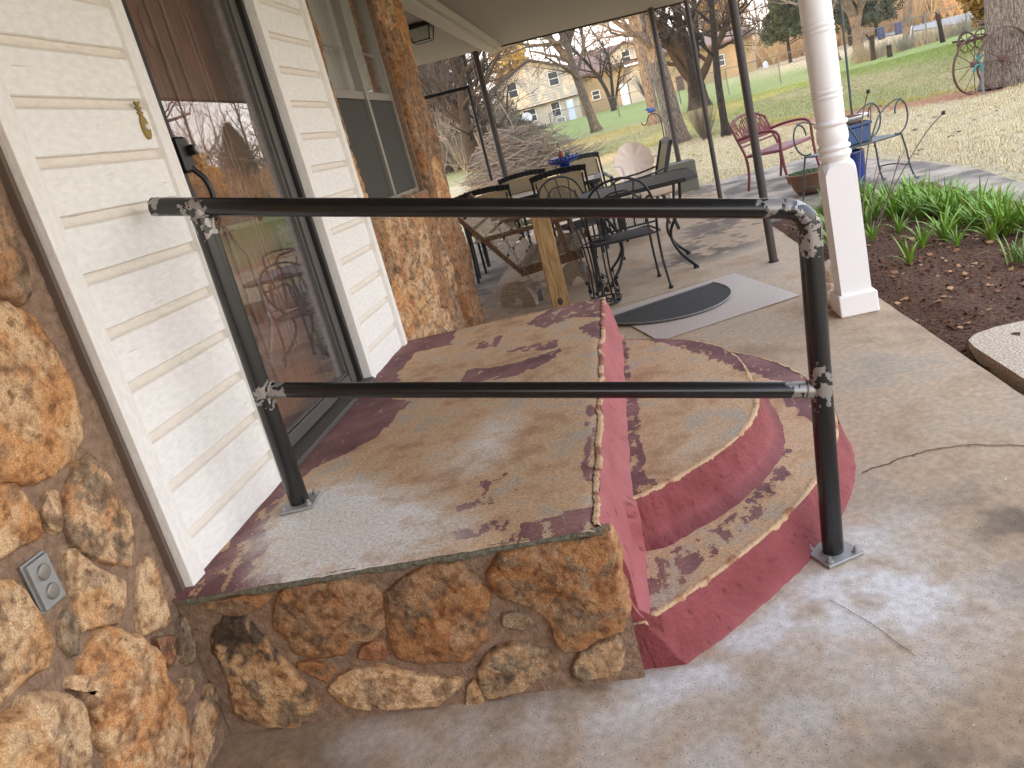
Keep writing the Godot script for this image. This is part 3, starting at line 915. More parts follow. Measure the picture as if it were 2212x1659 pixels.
func build_ground() -> void:
	# the lawn: one sheet to the horizon, finer near the house
	var xs := []
	var zs := []
	var x := -60.0
	while x < 420.0:
		xs.push_back(x)
		x += 6.0 if x < 2.0 else (0.3 if x < 34.0 else (1.2 if x < 80.0 else 12.0))
	var z := -240.0
	while z < 300.0:
		zs.push_back(z)
		z += 12.0 if z < -36.0 or z > 50.0 else (2.5 if z < -9.0 or z > 14.0 else 0.3)
	var na := noise(81, 0.35, 3)
	var nbn := noise(82, 0.09, 4)
	var mb := MB.new()
	mb.colored = true
	for a in xs:
		for b in zs:
			var s := na.get_noise_2d(a, b)
			mb.tint(lawn_color(a, b, s, nbn.get_noise_2d(a * 0.8, b * 2.2)))
			var y := rise(a, b) + s * 0.02
			if a < 13.6 and b < 3.8: y = -0.16
			mb.add(Vector3(a, y, b), Vector3.UP)
	var m := zs.size()
	for j in xs.size() - 1:
		for k in m - 1:
			var p := j * m + k
			mb.q(p, p + 1, p + m + 1, p + m)
	mb.smooth()
	struct("lawn_ground", mb, M.lawn)

	# porch floor
	mb = MB.new()
	mb.two = true
	var rng := RandomNumberGenerator.new()
	rng.seed = 5
	var edge := PackedVector2Array([Vector2(0.8, -1.40)])
	var bump := noise(83, 1.2, 3)
	for k in 60: edge.push_back(Vector2(lerpf(0.8, 12.45, k / 59.0), 1.235 + 0.012 * bump.get_noise_1d(k * 3.0)))
	edge.push_back(Vector2(12.45, -1.40))
	sheet(mb, edge, -0.12, 0.0)
	for k in mb.u.size(): mb.u[k] = Vector2((mb.v[k].x - 0.8) / 11.8, (mb.v[k].z + 1.4) / 2.7)
	var fl := struct("porch_floor", mb, M.floor)
	mb = MB.new()
	sheet(mb, PackedVector2Array([Vector2(-7, -1.40), Vector2(-7, 1.24), Vector2(0.797, 1.235), Vector2(0.797, -1.40)]), -0.12, 0.0)
	sheet(mb, PackedVector2Array([Vector2(6.5, -6), Vector2(6.5, -1.403), Vector2(12.45, -1.403), Vector2(12.45, -6)]), -0.12, 0.0)
	struct("porch_floor", mb, M.patio)
	# the open crack across the floor, as a sunken dark seam with chipped lips
	var crack := [Vector2(2.53, 0.57), Vector2(2.555, 0.61), Vector2(2.56, 0.66), Vector2(2.585, 0.70), Vector2(2.60, 0.76), Vector2(2.612, 0.81), Vector2(2.605, 0.88), Vector2(2.60, 0.93), Vector2(2.56, 1.0), Vector2(2.525, 1.07), Vector2(2.52, 1.15), Vector2(2.50, 1.23)]
	thin_seam(fl, "crack", crack, 0.0030, 9)
	thin_seam(fl, "crack", [Vector2(1.87, 0.30), Vector2(1.79, 0.345), Vector2(1.70, 0.39), Vector2(1.61, 0.42)], 0.0011, 4)
	thin_seam(fl, "crack", [Vector2(5.72, -0.28), Vector2(5.78, 0.0), Vector2(5.85, 0.2), Vector2(5.9, 0.34)], 0.004, 6)
	# patio beyond the flower bed
	mb = MB.new()
	sheet(mb, PackedVector2Array([Vector2(7.85, 1.243), Vector2(12.45, 1.243), Vector2(12.75, 2.75), Vector2(11.4, 3.0), Vector2(9.5, 3.2), Vector2(8.2, 3.22), Vector2(6.8, 3.05), Vector2(5.4, 3.1), Vector2(4.0, 3.4), Vector2(2.0, 3.6), Vector2(2.0, 2.75), Vector2(4.5, 2.62), Vector2(5.73, 2.53), Vector2(6.6, 2.46), Vector2(7.3, 2.34), Vector2(7.75, 2.1), Vector2(7.88, 1.7)]), -0.14, -0.012)
	struct("patio", mb, M.patio)
	# exposed-aggregate slab at the frame's right edge
	mb = MB.new()
	var pg := PackedVector2Array([Vector2(1.2, 1.275), Vector2(3.45, 1.285), Vector2(3.54, 1.30), Vector2(3.60, 1.35), Vector2(3.64, 1.45), Vector2(3.70, 2.4), Vector2(1.2, 2.4)])
	sheet(mb, pg, -0.14, 0.022)
	struct("walkway_slab", mb, M.slab)
	# soil of the flower bed
	mb = MB.new()
	var lump := noise(84, 5.0, 4)
	for j in 90:
		for k in 46:
			var px := lerpf(3.3, 8.0, j / 89.0)
			var pz := lerpf(1.243, 2.72, k / 45.0)
			var e := minf(1.0, (pz - 1.243) * 6.0)
			mb.add(Vector3(px, -0.045 + 0.055 * e + 0.028 * lump.get_noise_2d(px, pz), pz), Vector3.UP)
	for j in 89:
		for k in 45:
			var p := j * 46 + k
			mb.q(p, p + 1, p + 47, p + 46)
	mb.smooth()
	struct("flower_bed_soil", mb, M.soil)

# a narrow dark strip that lies 4 mm above nothing: a groove cut as a thin ribbon along a line on the floor
func thin_seam(parent: Node3D, called: String, line: Array, w: float, sd: int) -> void:
	var mb := MB.new()
	var nz := noise(sd + 200, 30.0, 3)
	var pts := []
	for k in line.size() - 1:
		for s in 10: pts.push_back(line[k].lerp(line[k + 1], s / 10.0))
	pts.push_back(line[line.size() - 1])
	var last := -1
	for k in pts.size():
		var d: Vector2 = (pts[mini(k + 1, pts.size() - 1)] - pts[maxi(k - 1, 0)]).normalized()
		var o := Vector2(-d.y, d.x)
		var p: Vector2 = pts[k] + o * nz.get_noise_1d(k * 0.004) * 0.006
		var hw: float = w * (0.55 + 0.6 * absf(nz.get_noise_1d(k * 0.03 + 9.0)) + 0.15)
		if k == 0 or k == pts.size() - 1: hw = 0.0003
		var a := mb.add(Vector3(p.x - o.x * hw, 0.0035, p.y - o.y * hw), Vector3.UP)
		mb.add(Vector3(p.x + o.x * hw, 0.0035, p.y + o.y * hw), Vector3.UP)
		if last >= 0: mb.q(last, last + 1, a + 1, a)
		last = a
	part(parent, called, mb, M.soil)

# ------------------------------------------------------------------ the house
func siding(house: Node3D, x0: float, x1: float, y0: float, y1: float) -> void:
	var prof := [Vector2(0.0, -0.012), Vector2(0.0005, 0.013), Vector2(0.003, 0.0165), Vector2(0.108, 0.0165), Vector2(0.1115, 0.0145), Vector2(0.116, 0.008), Vector2(0.122, 0.0045), Vector2(0.131, 0.003), Vector2(0.146, 0.003)]
	var back := MB.new()
	back.bx(x0, x1, y0, y1, -1.36, -1.303)
	var holder := wpart(house, "siding", back, M.trim)
	var y := y0
	var wob := noise(91, 3.0, 2)
	var row := 0
	while y < y1:
		var mb := MB.new()
		mb.colored = true
		var nseg := 14
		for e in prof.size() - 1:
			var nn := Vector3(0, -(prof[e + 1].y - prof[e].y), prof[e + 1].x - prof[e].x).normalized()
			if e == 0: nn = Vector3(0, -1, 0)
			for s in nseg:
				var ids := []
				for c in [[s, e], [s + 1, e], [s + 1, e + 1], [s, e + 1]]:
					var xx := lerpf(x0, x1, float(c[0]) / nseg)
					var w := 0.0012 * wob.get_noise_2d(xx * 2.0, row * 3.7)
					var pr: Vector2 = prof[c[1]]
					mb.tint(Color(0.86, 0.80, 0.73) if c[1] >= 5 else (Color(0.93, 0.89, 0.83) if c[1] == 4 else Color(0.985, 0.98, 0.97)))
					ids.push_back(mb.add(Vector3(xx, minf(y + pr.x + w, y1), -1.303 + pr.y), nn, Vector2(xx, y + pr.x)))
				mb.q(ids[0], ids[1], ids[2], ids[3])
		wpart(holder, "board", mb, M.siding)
		y += 0.14
		row += 1

func build_house() -> void:
	var h := thing("porch_house", "house front with fieldstone below white lap siding and a glazed storm door", "house", Vector3(2.9, 0, -1.3))
	# walls behind the facing, leaving the door and window openings
	var mb := MB.new()
	for b in [[-7.0, 2.40, 0.0, 2.75], [3.40, 4.16, 0.0, 2.75], [5.58, 6.24, 0.0, 2.75], [2.40, 3.40, 2.50, 2.75], [4.16, 5.58, 0.0, 1.12], [4.16, 5.58, 2.46, 2.75], [2.40, 3.40, 0.0, 0.42]]:
		mb.bx(b[0], b[1], b[2], b[3], -1.58, -1.362)
	mb.bx(6.05, 6.24, 0, 2.75, -9.0, -1.58)
	mb.bx(-7.0, -6.8, 0, 2.75, -9.0, -1.58)
	mb.bx(-7.0, 6.24, 0, 2.75, -9.2, -9.0)
	mb.bx(-6.8, 6.05, 2.70, 2.75, -9.0, -1.58)
	wpart(h, "wall", mb, M.mortar)
	mb = MB.new()
	mb.prism(PackedVector2Array([Vector2(-1.2, 2.76), Vector2(-5.2, 4.7), Vector2(-9.6, 2.76)]), -7.3, 6.7, Transform3D(Basis(Vector3(0, 0, 1), Vector3(0, 1, 0), Vector3(-1, 0, 0)), Vector3(0, 0, 0)))
	var roof := wpart(h, "roof", mb, M.fascia)
	roof.position += Vector3(-0.6, 0, 0)

	# fieldstone facing left of the boards
	mb = MB.new()
	mortar_sheet(mb, Vector3(0, 0, -1.314), Vector3(1, 0, 0), Vector3(0, 1, 0), Vector3(0, 0, 1), -2.2, 1.70, 0.0, 2.62)
	var facing := wpart(h, "stone_facing", mb, M.mortar)
	for s in WALL_STONES:
		wpart(facing, "stone", stone_mesh(mm_poly(s[2]), Vector3(0, 0, -1.32), Vector3(1, 0, 0), Vector3(0, 1, 0), Vector3(0, 0, 1), s[1], s[0], 0.009), M.stone)
	var rng := RandomNumberGenerator.new()
	rng.seed = 12
	var kinds := ["orange", "tan", "brown", "lichen", "grey", "tan"]
	for r in [[-0.9, 1.06, 0.0, 2.6], [1.1, 1.66, 1.50, 2.6]]:
		for c in cells(r[0], r[1], r[2], r[3], Vector2(0.3, 0.34), rng, 0.022):
			var kd: String = kinds[rng.randi() % 6]
			wpart(facing, "stone", stone_mesh(c, Vector3(0, 0, -1.32), Vector3(1, 0, 0), Vector3(0, 1, 0), Vector3(0, 0, 1), 0.05, kd, 0.02), M.stone)
	# stone pier round the window
	mb = MB.new()
	mortar_sheet(mb, Vector3(0, 0, -1.318), Vector3(1, 0, 0), Vector3(0, 1, 0), Vector3(0, 0, 1), 4.055, 5.60, 0.0, 1.13, 0.05)
	mortar_sheet(mb, Vector3(0, 0, -1.318), Vector3(1, 0, 0), Vector3(0, 1, 0), Vector3(0, 0, 1), 5.575, 6.26, 0.0, 2.62, 0.05)
	mortar_sheet(mb, Vector3(0, 0, -1.318), Vector3(1, 0, 0), Vector3(0, 1, 0), Vector3(0, 0, 1), 4.05, 4.17, 1.13, 2.62, 0.05)
	mortar_sheet(mb, Vector3(6.26, 0, 0), Vector3(0, 0, 1), Vector3(0, 1, 0), Vector3(1, 0, 0), -2.4, -1.318, 0.0, 2.62, 0.06)
	mb.bx(5.575, 5.60, 1.13, 2.5, -1.45, -1.319)
	mb.bx(4.14, 4.17, 1.13, 2.5, -1.45, -1.319)
	mb.bx(4.16, 5.60, 1.09, 1.135, -1.45, -1.30)
	var pier := wpart(h, "stone_pier", mb, M.mortar)
	for r in [[4.06, 5.60, 0.0, 1.12, 0.085, 0.30, 0.40], [5.60, 6.30, 0.0, 2.6, 0.080, 0.30, 0.46], [4.05, 4.19, 1.13, 2.6, 0.07, 0.15, 0.34]]:
		for c in cells(r[0], r[1], r[2], r[3], Vector2(r[5], r[6]), rng, 0.008):
			var kd: String = ["brown", "dark", "orange", "brown", "lichen", "tan", "brown"][rng.randi() % 7]
			wpart(pier, "stone", stone_mesh(c, Vector3(0, 0, -1.322), Vector3(1, 0, 0), Vector3(0, 1, 0), Vector3(0, 0, 1), r[4] * rng.randf_range(0.6, 1.35), kd, 0.014, 1.7), M.stone)
	for c in cells(-2.4, -1.36, 0.0, 2.6, Vector2(0.3, 0.36), rng, 0.012):
		wpart(pier, "stone", stone_mesh(c, Vector3(6.257, 0, 0), Vector3(0, 0, 1), Vector3(0, 1, 0), Vector3(1, 0, 0), 0.07, "tan", 0.03), M.stone)

	# board siding and its trim
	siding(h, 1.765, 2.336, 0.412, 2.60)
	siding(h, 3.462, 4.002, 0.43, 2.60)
	for b in [[1.702, 1.766, 0.402, 0.034], [2.334, 2.394, 0.418, 0.030], [3.404, 3.464, 0.437, 0.030], [4.0, 4.05, 0.425, 0.036]]:
		mb = MB.new()
		mb.bx(b[0], b[1], b[2], 2.62, -1.34, -1.303 + b[3], 0.003)
		wpart(h, "trim_board", mb, M.trim)
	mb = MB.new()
	mb.bx(1.686, 1.701, 0.37, 2.62, -1.36, -1.292, 0.002)  # brown strip put in for the shadow gap between stone and trim
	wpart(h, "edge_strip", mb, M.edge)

	# storm door
	mb = MB.new()
	mb.bx(2.396, 2.424, 0.44, 2.50, -1.39, -1.325)
	mb.bx(3.376, 3.403, 0.44, 2.50, -1.39, -1.312)
	mb.bx(2.424, 3.376, 2.46, 2.50, -1.39, -1.325)
	var door := wpart(h, "storm_door", mb, M.bronze)
	mb = MB.new()
	mb.bx(2.428, 2.540, 0.462, 2.45, -1.372, -1.338, 0.004)
	wpart(door, "stile", mb, M.bronze)
	mb = MB.new()
	mb.bx(3.312, 3.372, 0.462, 2.45, -1.372, -1.332, 0.004)
	mb.bx(3.296, 3.310, 0.526, 2.36, -1.366, -1.344, 0.003)
	wpart(door, "stile", mb, M.greyframe)
	mb = MB.new()
	mb.bx(2.542, 3.31, 0.462, 0.512, -1.372, -1.338, 0.004)
	mb.bx(2.542, 3.31, 0.513, 0.524, -1.366, -1.345, 0.003)
	wpart(door, "bottom_rail", mb, M.greyframe)
	mb = MB.new()
	mb.bx(2.55, 3.31, 2.37, 2.45, -1.372, -1.338, 0.004)
	wpart(door, "top_rail", mb, M.bronze)
	mb = MB.new()
	mb.bx(2.541, 3.311, 0.514, 2.369, -1.357, -1.353, 0.0005)
	wpart(door, "glass", mb, M.glass)
	mb = MB.new()
	mb.bx(2.40, 3.40, 0.4365, 0.458, -1.40, -1.262, 0.004)
	wpart(door, "threshold", mb, M.greyframe)
	mb = MB.new()
	mb.bx(2.458, 2.524, 1.455, 1.565, -1.338, -1.292, 0.008)
	mb.tube([Vector3(2.518, 1.52, -1.30), Vector3(2.518, 1.52, -1.272)], 0.017, 12)
	mb.tube(curve([Vector3(2.50, 1.47, -1.30), Vector3(2.512, 1.42, -1.272), Vector3(2.512, 1.36, -1.268), Vector3(2.50, 1.30, -1.282), Vector3(2.49, 1.282, -1.332)], 5), 0.009, 8)
	wpart(door, "handle", mb, M.plastic)
	mb = MB.new()
	mb.tube([Vector3(2.518, 1.52, -1.273), Vector3(2.518, 1.52, -1.268)], 0.011, 12)
	wpart(door, "keyhole", mb, M.bare)
	# carved wooden door behind the glass
	mb = MB.new()
	mb.bx(2.42, 3.38, 0.46, 2.47, -1.52, -1.475, 0.002)
	var inner := wpart(h, "wooden_door", mb, M.doorwood)
	mb = MB.new()
	for xx in [2.62, 2.66, 3.17, 3.21]: mb.tube([Vector3(xx, 0.7, -1.475), Vector3(xx, 2.3, -1.475)], 0.008, 6)
	for s in [[0.72, 1.28], [1.5, 2.28]]:
		var hx := [Vector3(2.9, s[0], -1.473), Vector3(3.03, s[0] + 0.14, -1.473), Vector3(3.03, s[1] - 0.14, -1.473), Vector3(2.9, s[1], -1.473), Vector3(2.77, s[1] - 0.14, -1.473), Vector3(2.77, s[0] + 0.14, -1.473), Vector3(2.9, s[0], -1.473)]
		var hm := MB.new()
		hm.tube(hx, 0.011, 6)
		wpart(inner, "panel_moulding", hm, M.doorline)
		for k in 4:
			var yy: float = lerpf(s[0] + 0.14, s[1] - 0.14, k / 3.0)
			mb.ball(Vector3(2.9 + (0.03 if k % 2 else -0.03), yy, -1.474), Vector3(0.028, 0.075, 0.012))
	wpart(inner, "carving", mb, M.doorwood)
	mb = MB.new()
	mb.tube([Vector3(2.915, 0.6, -1.470), Vector3(2.915, 2.4, -1.470)], 0.009, 6)
	wpart(inner, "moulding", mb, M.doorline)

	# window beside the pier
	mb = MB.new()
	mb.bx(4.17, 4.20, 1.135, 2.46, -1.40, -1.352)
	mb.bx(5.545, 5.575, 1.135, 2.46, -1.40, -1.352)
	mb.bx(4.20, 5.545, 2.43, 2.46, -1.40, -1.352)
	mb.bx(4.20, 5.545, 1.135, 1.165, -1.40, -1.345)
	mb.bx(4.915, 4.955, 1.165, 2.43, -1.40, -1.345)
	var win := wpart(h, "window", mb, M.alu)
	for b in [[4.20, 4.915], [4.955, 5.545]]:
		mb = MB.new()
		mb.bx(b[0], b[1], 1.735, 1.785, -1.395, -1.358)
		wpart(win, "meeting_rail", mb, M.alu)
		mb = MB.new()
		mb.bx(b[0], b[1], 1.787, 2.43, -1.386, -1.382, 0.0005)
		wpart(win, "pane", mb, M.glass)
		mb = MB.new()
		mb.bx(b[0], b[1], 1.166, 1.734, -1.3745, -1.3705, 0.0005)
		wpart(win, "screen", mb, M.screen)
		mb = MB.new()
		var last := -1
		for k in 121:
			var xx := lerpf(b[0] - 0.02, b[1] + 0.02, k / 120.0)
			var a := mb.add(Vector3(xx, 1.1, -1.47 + 0.014 * sin(xx * 62.0) + 0.008 * sin(xx * 23.0)), Vector3(0, 0, 1))
			mb.add(Vector3(xx, 2.46, -1.47 + 0.014 * sin(xx * 62.0) + 0.008 * sin(xx * 23.0)), Vector3(0, 0, 1))
			if last >= 0: mb.q(last, last + 1, a + 1, a)
			last = a
		mb.smooth()
		wpart(win, "curtain", mb, M.curtain)
		mb = MB.new()
		mb.bx(b[0], b[1], 2.02, 2.035, -1.40, -1.39, 0.001)
		wpart(win, "muntin", mb, M.alu)

	# porch roof: ceiling, beam and fascia
	var ceil_y := func(zz: float) -> float: return 2.61 - (zz + 1.3) * 0.040
	mb = MB.new()
	var zz0 := -1.362
	for r in [[-7.0, 6.25, zz0], [6.25, 12.5, -5.6]]:
		var pr := PackedVector2Array([Vector2(-r[2], ceil_y.call(r[2])), Vector2(-1.38, ceil_y.call(1.38)), Vector2(-1.38, ceil_y.call(1.38) + 0.14), Vector2(-r[2], ceil_y.call(r[2]) + 0.14)])
		mb.prism(pr, r[0], r[1], Transform3D(Basis(Vector3(0, 0, -1), Vector3(0, 1, 0), Vector3(1, 0, 0)), Vector3.ZERO))
	var ceil_o := wpart(h, "porch_ceiling", mb, M.ceiling)
	mb = MB.new()
	mb.bx(-7.0, 12.53, ceil_y.call(1.40) - 0.02, ceil_y.call(1.40) + 0.16, 1.382, 1.41)
	mb.bx(12.502, 12.53, ceil_y.call(-5.6) - 0.015, ceil_y.call(-5.6) + 0.17, -5.6, -1.31)
	mb.bar(Vector3(12.516, ceil_y.call(-1.3) + 0.07, -1.32), Vector3(12.516, ceil_y.call(1.4) + 0.07, 1.38), 0.028, 0.18)
	wpart(h, "fascia", mb, M.fascia)
	mb = MB.new()
	mb.bx(6.27, 12.2, 2.535, 2.612, -1.47, -1.25, 0.004)
	mb.bx(6.27, 12.2, 2.50, 2.534, -1.42, -1.30, 0.004)
	wpart(h, "beam", mb, M.beam)

# ------------------------------------------------------------------ steps
# where the steps end towards the camera, leaning back a little as it rises
func end_x(y: float) -> float:
	return lerpf(1.696, 1.664, clampf(y / 0.4355, 0.0, 1.0))

func step_uv(mb: MB) -> void:
	mb.two = true
	for k in mb.u.size(): mb.u[k] = Vector2((mb.v[k].x - 1.6) / 2.56, (mb.v[k].z + 1.34) / 1.92)

# one curved step: tread, red riser and the chipped edge between them
func curved_step(parent: Node3D, called: String, cx: float, half: float, deep: float, ex: float, y1: float, y0: float) -> void:
	var n := 360
	var pts := []
	for k in n + 1:
		var th := PI * k / n
		var t := -cos(th)
		pts.push_back(Vector2(cx + half * t, -0.175 + deep * (1.0 - pow(absf(t), ex))))
	var nor := []
	for k in n + 1:
		var d: Vector2 = pts[mini(k + 1, n)] - pts[maxi(k - 1, 0)]
		nor.push_back(Vector2(-d.y, d.x).normalized())
	var w := noise(101, 4.0, 3)
	var w2 := noise(102, 40.0, 3)
	var mb := MB.new()
	var rows := 14
	for k in n + 1:
		var p: Vector2 = pts[k] - nor[k] * 0.007
		p += nor[k] * 0.003 * w2.get_noise_2d(p.x * 0.8, p.y * 0.8)
		for j in rows + 1:
			var f := float(j) / rows
			var zz := lerpf(-0.19, maxf(p.y, -0.19), f)
			mb.add(Vector3(p.x, y1 + 0.0025 * w.get_noise_2d(p.x, zz), zz), Vector3.UP)
	for k in n:
		for j in rows:
			var a := k * (rows + 1) + j
			mb.q(a, a + 1, a + rows + 2, a + rows + 1)
	step_uv(mb)
	mb.smooth()
	var tread := wpart(parent, called, mb, M.steps)
	# riser with a hollow foot
	mb = MB.new()
	mb.colored = true
	var hh := y1 - y0
	var lv := 12
	for k in n + 1:
		for j in lv + 1:
			var f := float(j) / lv
			var yy := lerpf(y1 - 0.005, y0 - 0.004, f)
			var out := 0.030 * f + 0.030 * smoothstep(0.0, 40.0, float(mini(k, n - k))) * exp(-(yy - y0) / 0.016) * (1.0 if y0 > 0.01 else 0.25)
			var p: Vector2 = pts[k] + nor[k] * out
			p += nor[k] * (0.006 * w.get_noise_2d(k * 0.02, yy * 2.0) + 0.0015 * w2.get_noise_2d(k * 0.012, yy))
			var dust := clampf(0.30 + 1.1 * w.get_noise_2d(k * 0.008 + 3.0, yy * 1.2 + 8.0), 0.0, 0.55)
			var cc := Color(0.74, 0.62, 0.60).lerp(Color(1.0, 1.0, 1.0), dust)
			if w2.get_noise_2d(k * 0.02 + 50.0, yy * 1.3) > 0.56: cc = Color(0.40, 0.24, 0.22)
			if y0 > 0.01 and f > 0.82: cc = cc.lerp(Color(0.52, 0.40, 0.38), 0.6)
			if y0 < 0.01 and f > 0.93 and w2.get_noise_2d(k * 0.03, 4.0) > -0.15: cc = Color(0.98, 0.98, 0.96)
			mb.tint(cc)
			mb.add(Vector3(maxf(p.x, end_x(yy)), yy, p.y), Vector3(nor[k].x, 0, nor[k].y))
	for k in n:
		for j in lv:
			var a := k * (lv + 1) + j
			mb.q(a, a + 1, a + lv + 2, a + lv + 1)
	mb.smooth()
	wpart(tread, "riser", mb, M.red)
	# broken cream edge
	mb = MB.new()
	mb.colored = true
	for k in n + 1:
		var rag := 0.007 * w2.get_noise_2d(pts[k].x * 1.6, pts[k].y * 1.6) + 0.008 * w.get_noise_2d(pts[k].x * 3.0, pts[k].y * 3.0)
		for j in 6:
			var a := PI * 0.5 * j / 5.0
			var r := 0.0065
			var p: Vector2 = pts[k] + nor[k] * (-r + r * sin(a))
			if j == 0: p -= nor[k] * maxf(0.001, 0.006 + rag)
			var yy := y1 - r + r * cos(a) + 0.0012
			if j == 5: yy -= 0.004 + absf(rag) * 1.5
			var g := w.get_noise_2d(pts[k].x * 2.2 + 20.0, pts[k].y * 2.2) + 0.5 * w2.get_noise_2d(pts[k].x * 0.9, pts[k].y * 0.9)
			mb.tint(Color(0.96, 0.92, 0.86).lerp(Color(0.74, 0.60, 0.48), clampf((g - 0.02) * 3.0, 0.0, 1.0)).lerp(Color(0.55, 0.32, 0.27), clampf((g - 0.25) * 3.0, 0.0, 0.8)))
			mb.add(Vector3(maxf(p.x, end_x(yy)), yy, p.y), (Vector3(nor[k].x, 0, nor[k].y) * sin(a) + Vector3.UP * cos(a)))
	for k in n:
		for j in 5:
			var a := k * 6 + j
			mb.q(a, a + 1, a + 7, a + 6)
	wpart(tread, "chipped_edge", mb, M.chip)

func build_steps() -> void:
	var s := thing("porch_steps", "concrete porch steps with peeling maroon paint, two curved treads and stone end", "steps", Vector3(2.9, 0, -0.6))
	var top := 0.4355
	var w := noise(111, 3.0, 3)
	var w2 := noise(112, 28.0, 3)
	# landing: the top with rounded lips
	var mb := MB.new()
	var nx := 110
	var nz := 56
	for k in nx + 1:
		for j in nz + 1:
			var fx := float(k) / nx
			var fz := float(j) / nz
			var x := lerpf(1.652, 4.10, fx)
			var z := lerpf(-1.335, -0.213, fz)
			if k == 0: x += 0.006 * w2.get_noise_1d(z) + 0.008 * w.get_noise_1d(z * 2.0)
			if j == nz: z += 0.010 * w.get_noise_1d(x * 1.2) + 0.004 * w2.get_noise_1d(x)
			var y := top + 0.003 * w.get_noise_2d(x, z)
			if k == 0: y -= 0.008
			elif k == 1: y -= 0.001
			if j == nz: y -= 0.006
			mb.add(Vector3(x, y, z), Vector3.UP)
	for k in nx:
		for j in nz:
			var a := k * (nz + 1) + j
			mb.q(a, a + 1, a + nz + 2, a + nz + 1)
	step_uv(mb)
	mb.smooth()
	var land := wpart(s, "landing", mb, M.steps)
	# core under the landing and treads
	mb = MB.new()
	mb.bx(1.672, 4.092, 0.0, top - 0.014, -1.36, -0.225)
	wpart(s, "core", mb, M.mortar)
	# front face of the landing, red
	mb = MB.new()
	mb.colored = true
	var lv := 26
	var n := 220
	for k in n + 1:
		for j in lv + 1:
			var yy := lerpf(top - 0.003, -0.004, float(j) / lv)
			var x := lerpf(end_x(yy) + 0.004, 4.098, float(k) / n)
			var drop := top - yy
			var z := -0.216 + 0.016 * (1.0 - exp(-drop / 0.008)) + 0.030 * minf(1.0, drop / 0.145)
			if x > 2.0 and x < 3.85: z += 0.03 * exp(-(maxf(yy, 0.29) - 0.29) / 0.018)
			elif x < 4.1: z += 0.03 * exp(-(maxf(yy, 0.145) - 0.145) / 0.03)
			z += 0.006 * w.get_noise_2d(x * 1.5, yy * 2.0)
			if k == 0: z -= 0.012
			var dust := clampf(0.45 + 1.0 * w.get_noise_2d(x * 1.1 + 9.0, yy * 1.5), 0.0, 0.8)
			var cc := Color(0.84, 0.76, 0.74).lerp(Color(1.0, 1.0, 1.0), dust)
			if w2.get_noise_2d(x * 1.2, yy * 1.2 + 9.0) > 0.56: cc = Color(0.42, 0.26, 0.24)
			mb.tint(cc)
			mb.add(Vector3(x, yy, z), Vector3(0, 0, 1))
	for k in n:
		for j in lv:
			var a := k * (lv + 1) + j
			mb.q(a, a + 1, a + lv + 2, a + lv + 1)
	mb.smooth()
	wpart(land, "riser", mb, M.red_dusty)
	mb = MB.new()
	mb.colored = true
	for k in 301:
		var x := lerpf(1.66, 4.10, k / 300.0)
		var wob := 0.010 * w.get_noise_1d(x * 1.2) + 0.004 * w2.get_noise_1d(x)
		var g := w.get_noise_2d(x * 2.4, 30.0) + 0.5 * w2.get_noise_2d(x, 3.0) + maxf(0.0, (x - 3.0) * 0.5)
		var cc := Color(0.96, 0.92, 0.86).lerp(Color(0.62, 0.46, 0.38), clampf(g * 4.0, 0.0, 1.0)).lerp(Color(0.46, 0.24, 0.23), clampf((g - 0.18) * 6.0, 0.0, 1.0))
		for j in 6:
			var a := PI * 0.5 * j / 5.0
			var rag := 0.006 * w2.get_noise_2d(x * 0.9, 1.0)
			mb.tint(cc)
			mb.add(Vector3(x, top - 0.008 + 0.0070 * cos(a) + 0.0014 - (0.006 + absf(rag) if j == 5 else 0.0), -0.212 + wob + 0.0085 * sin(a) - (0.005 + absf(rag) if j == 0 else 0.0)), Vector3(0, cos(a), sin(a)))
	for k in 300:
		for j in 5:
			var a := k * 6 + j
			mb.q(a, a + 1, a + 7, a + 6)
	wpart(land, "chipped_edge", mb, M.chip)
	# plaster that wraps the corner from the landing's face onto the end
	mb = MB.new()
	mb.colored = true
	for j in 25:
		var yy := lerpf(top - 0.006, -0.004, j / 24.0)
		var drop := top - yy
		var ze := -0.216 + 0.016 * (1.0 - exp(-drop / 0.008)) + 0.030 * minf(1.0, drop / 0.145)
		ze = lerpf(-0.122, ze, smoothstep(0.138, 0.175, yy))
		for k in 6:
			mb.tint(Color(0.84, 0.80, 0.78))
			var f := k / 5.0
			mb.add(V(end_x(yy) + 0.010 * pow(f, 4.0) - 0.003 * w2.get_noise_2d(yy, f), yy, lerpf(-0.27, ze + 0.004, f)), Vector3(-1, 0, 0))
	for j in 24:
		for k in 5:
			var p := j * 6 + k
			mb.q(p, p + 1, p + 7, p + 6)
	mb.smooth()
	wpart(land, "end_plaster", mb, M.red)
	curved_step(s, "upper_step", 2.90, 0.865, 0.49, 3.0, 0.290, 0.145)
	curved_step(s, "lower_step", 2.93, 1.26, 0.745, 2.2, 0.145, 0.0)
	# fieldstone end face
	mb = MB.new()
	mortar_sheet(mb, Vector3(1.667, 0, 0), Vector3(0, 0, 1), Vector3(0, 1, 0), Vector3(-1, 0, 0), -1.31, -0.185, -0.004, top - 0.007, 0.02)
	var face := wpart(s, "stone_facing", mb, M.mortar)
	for e in STEP_STONES:
		wpart(face, "stone", stone_mesh(mm_poly(e[2], 408.0), Vector3(1.672, 0, 0), Vector3(0, 0, 1), Vector3(0, 1, 0), Vector3(-1, 0, 0), e[1] * 0.85, e[0], 0.0075), M.stone)
	# crumbling bed of mortar under the landing's lip
	mb = MB.new()
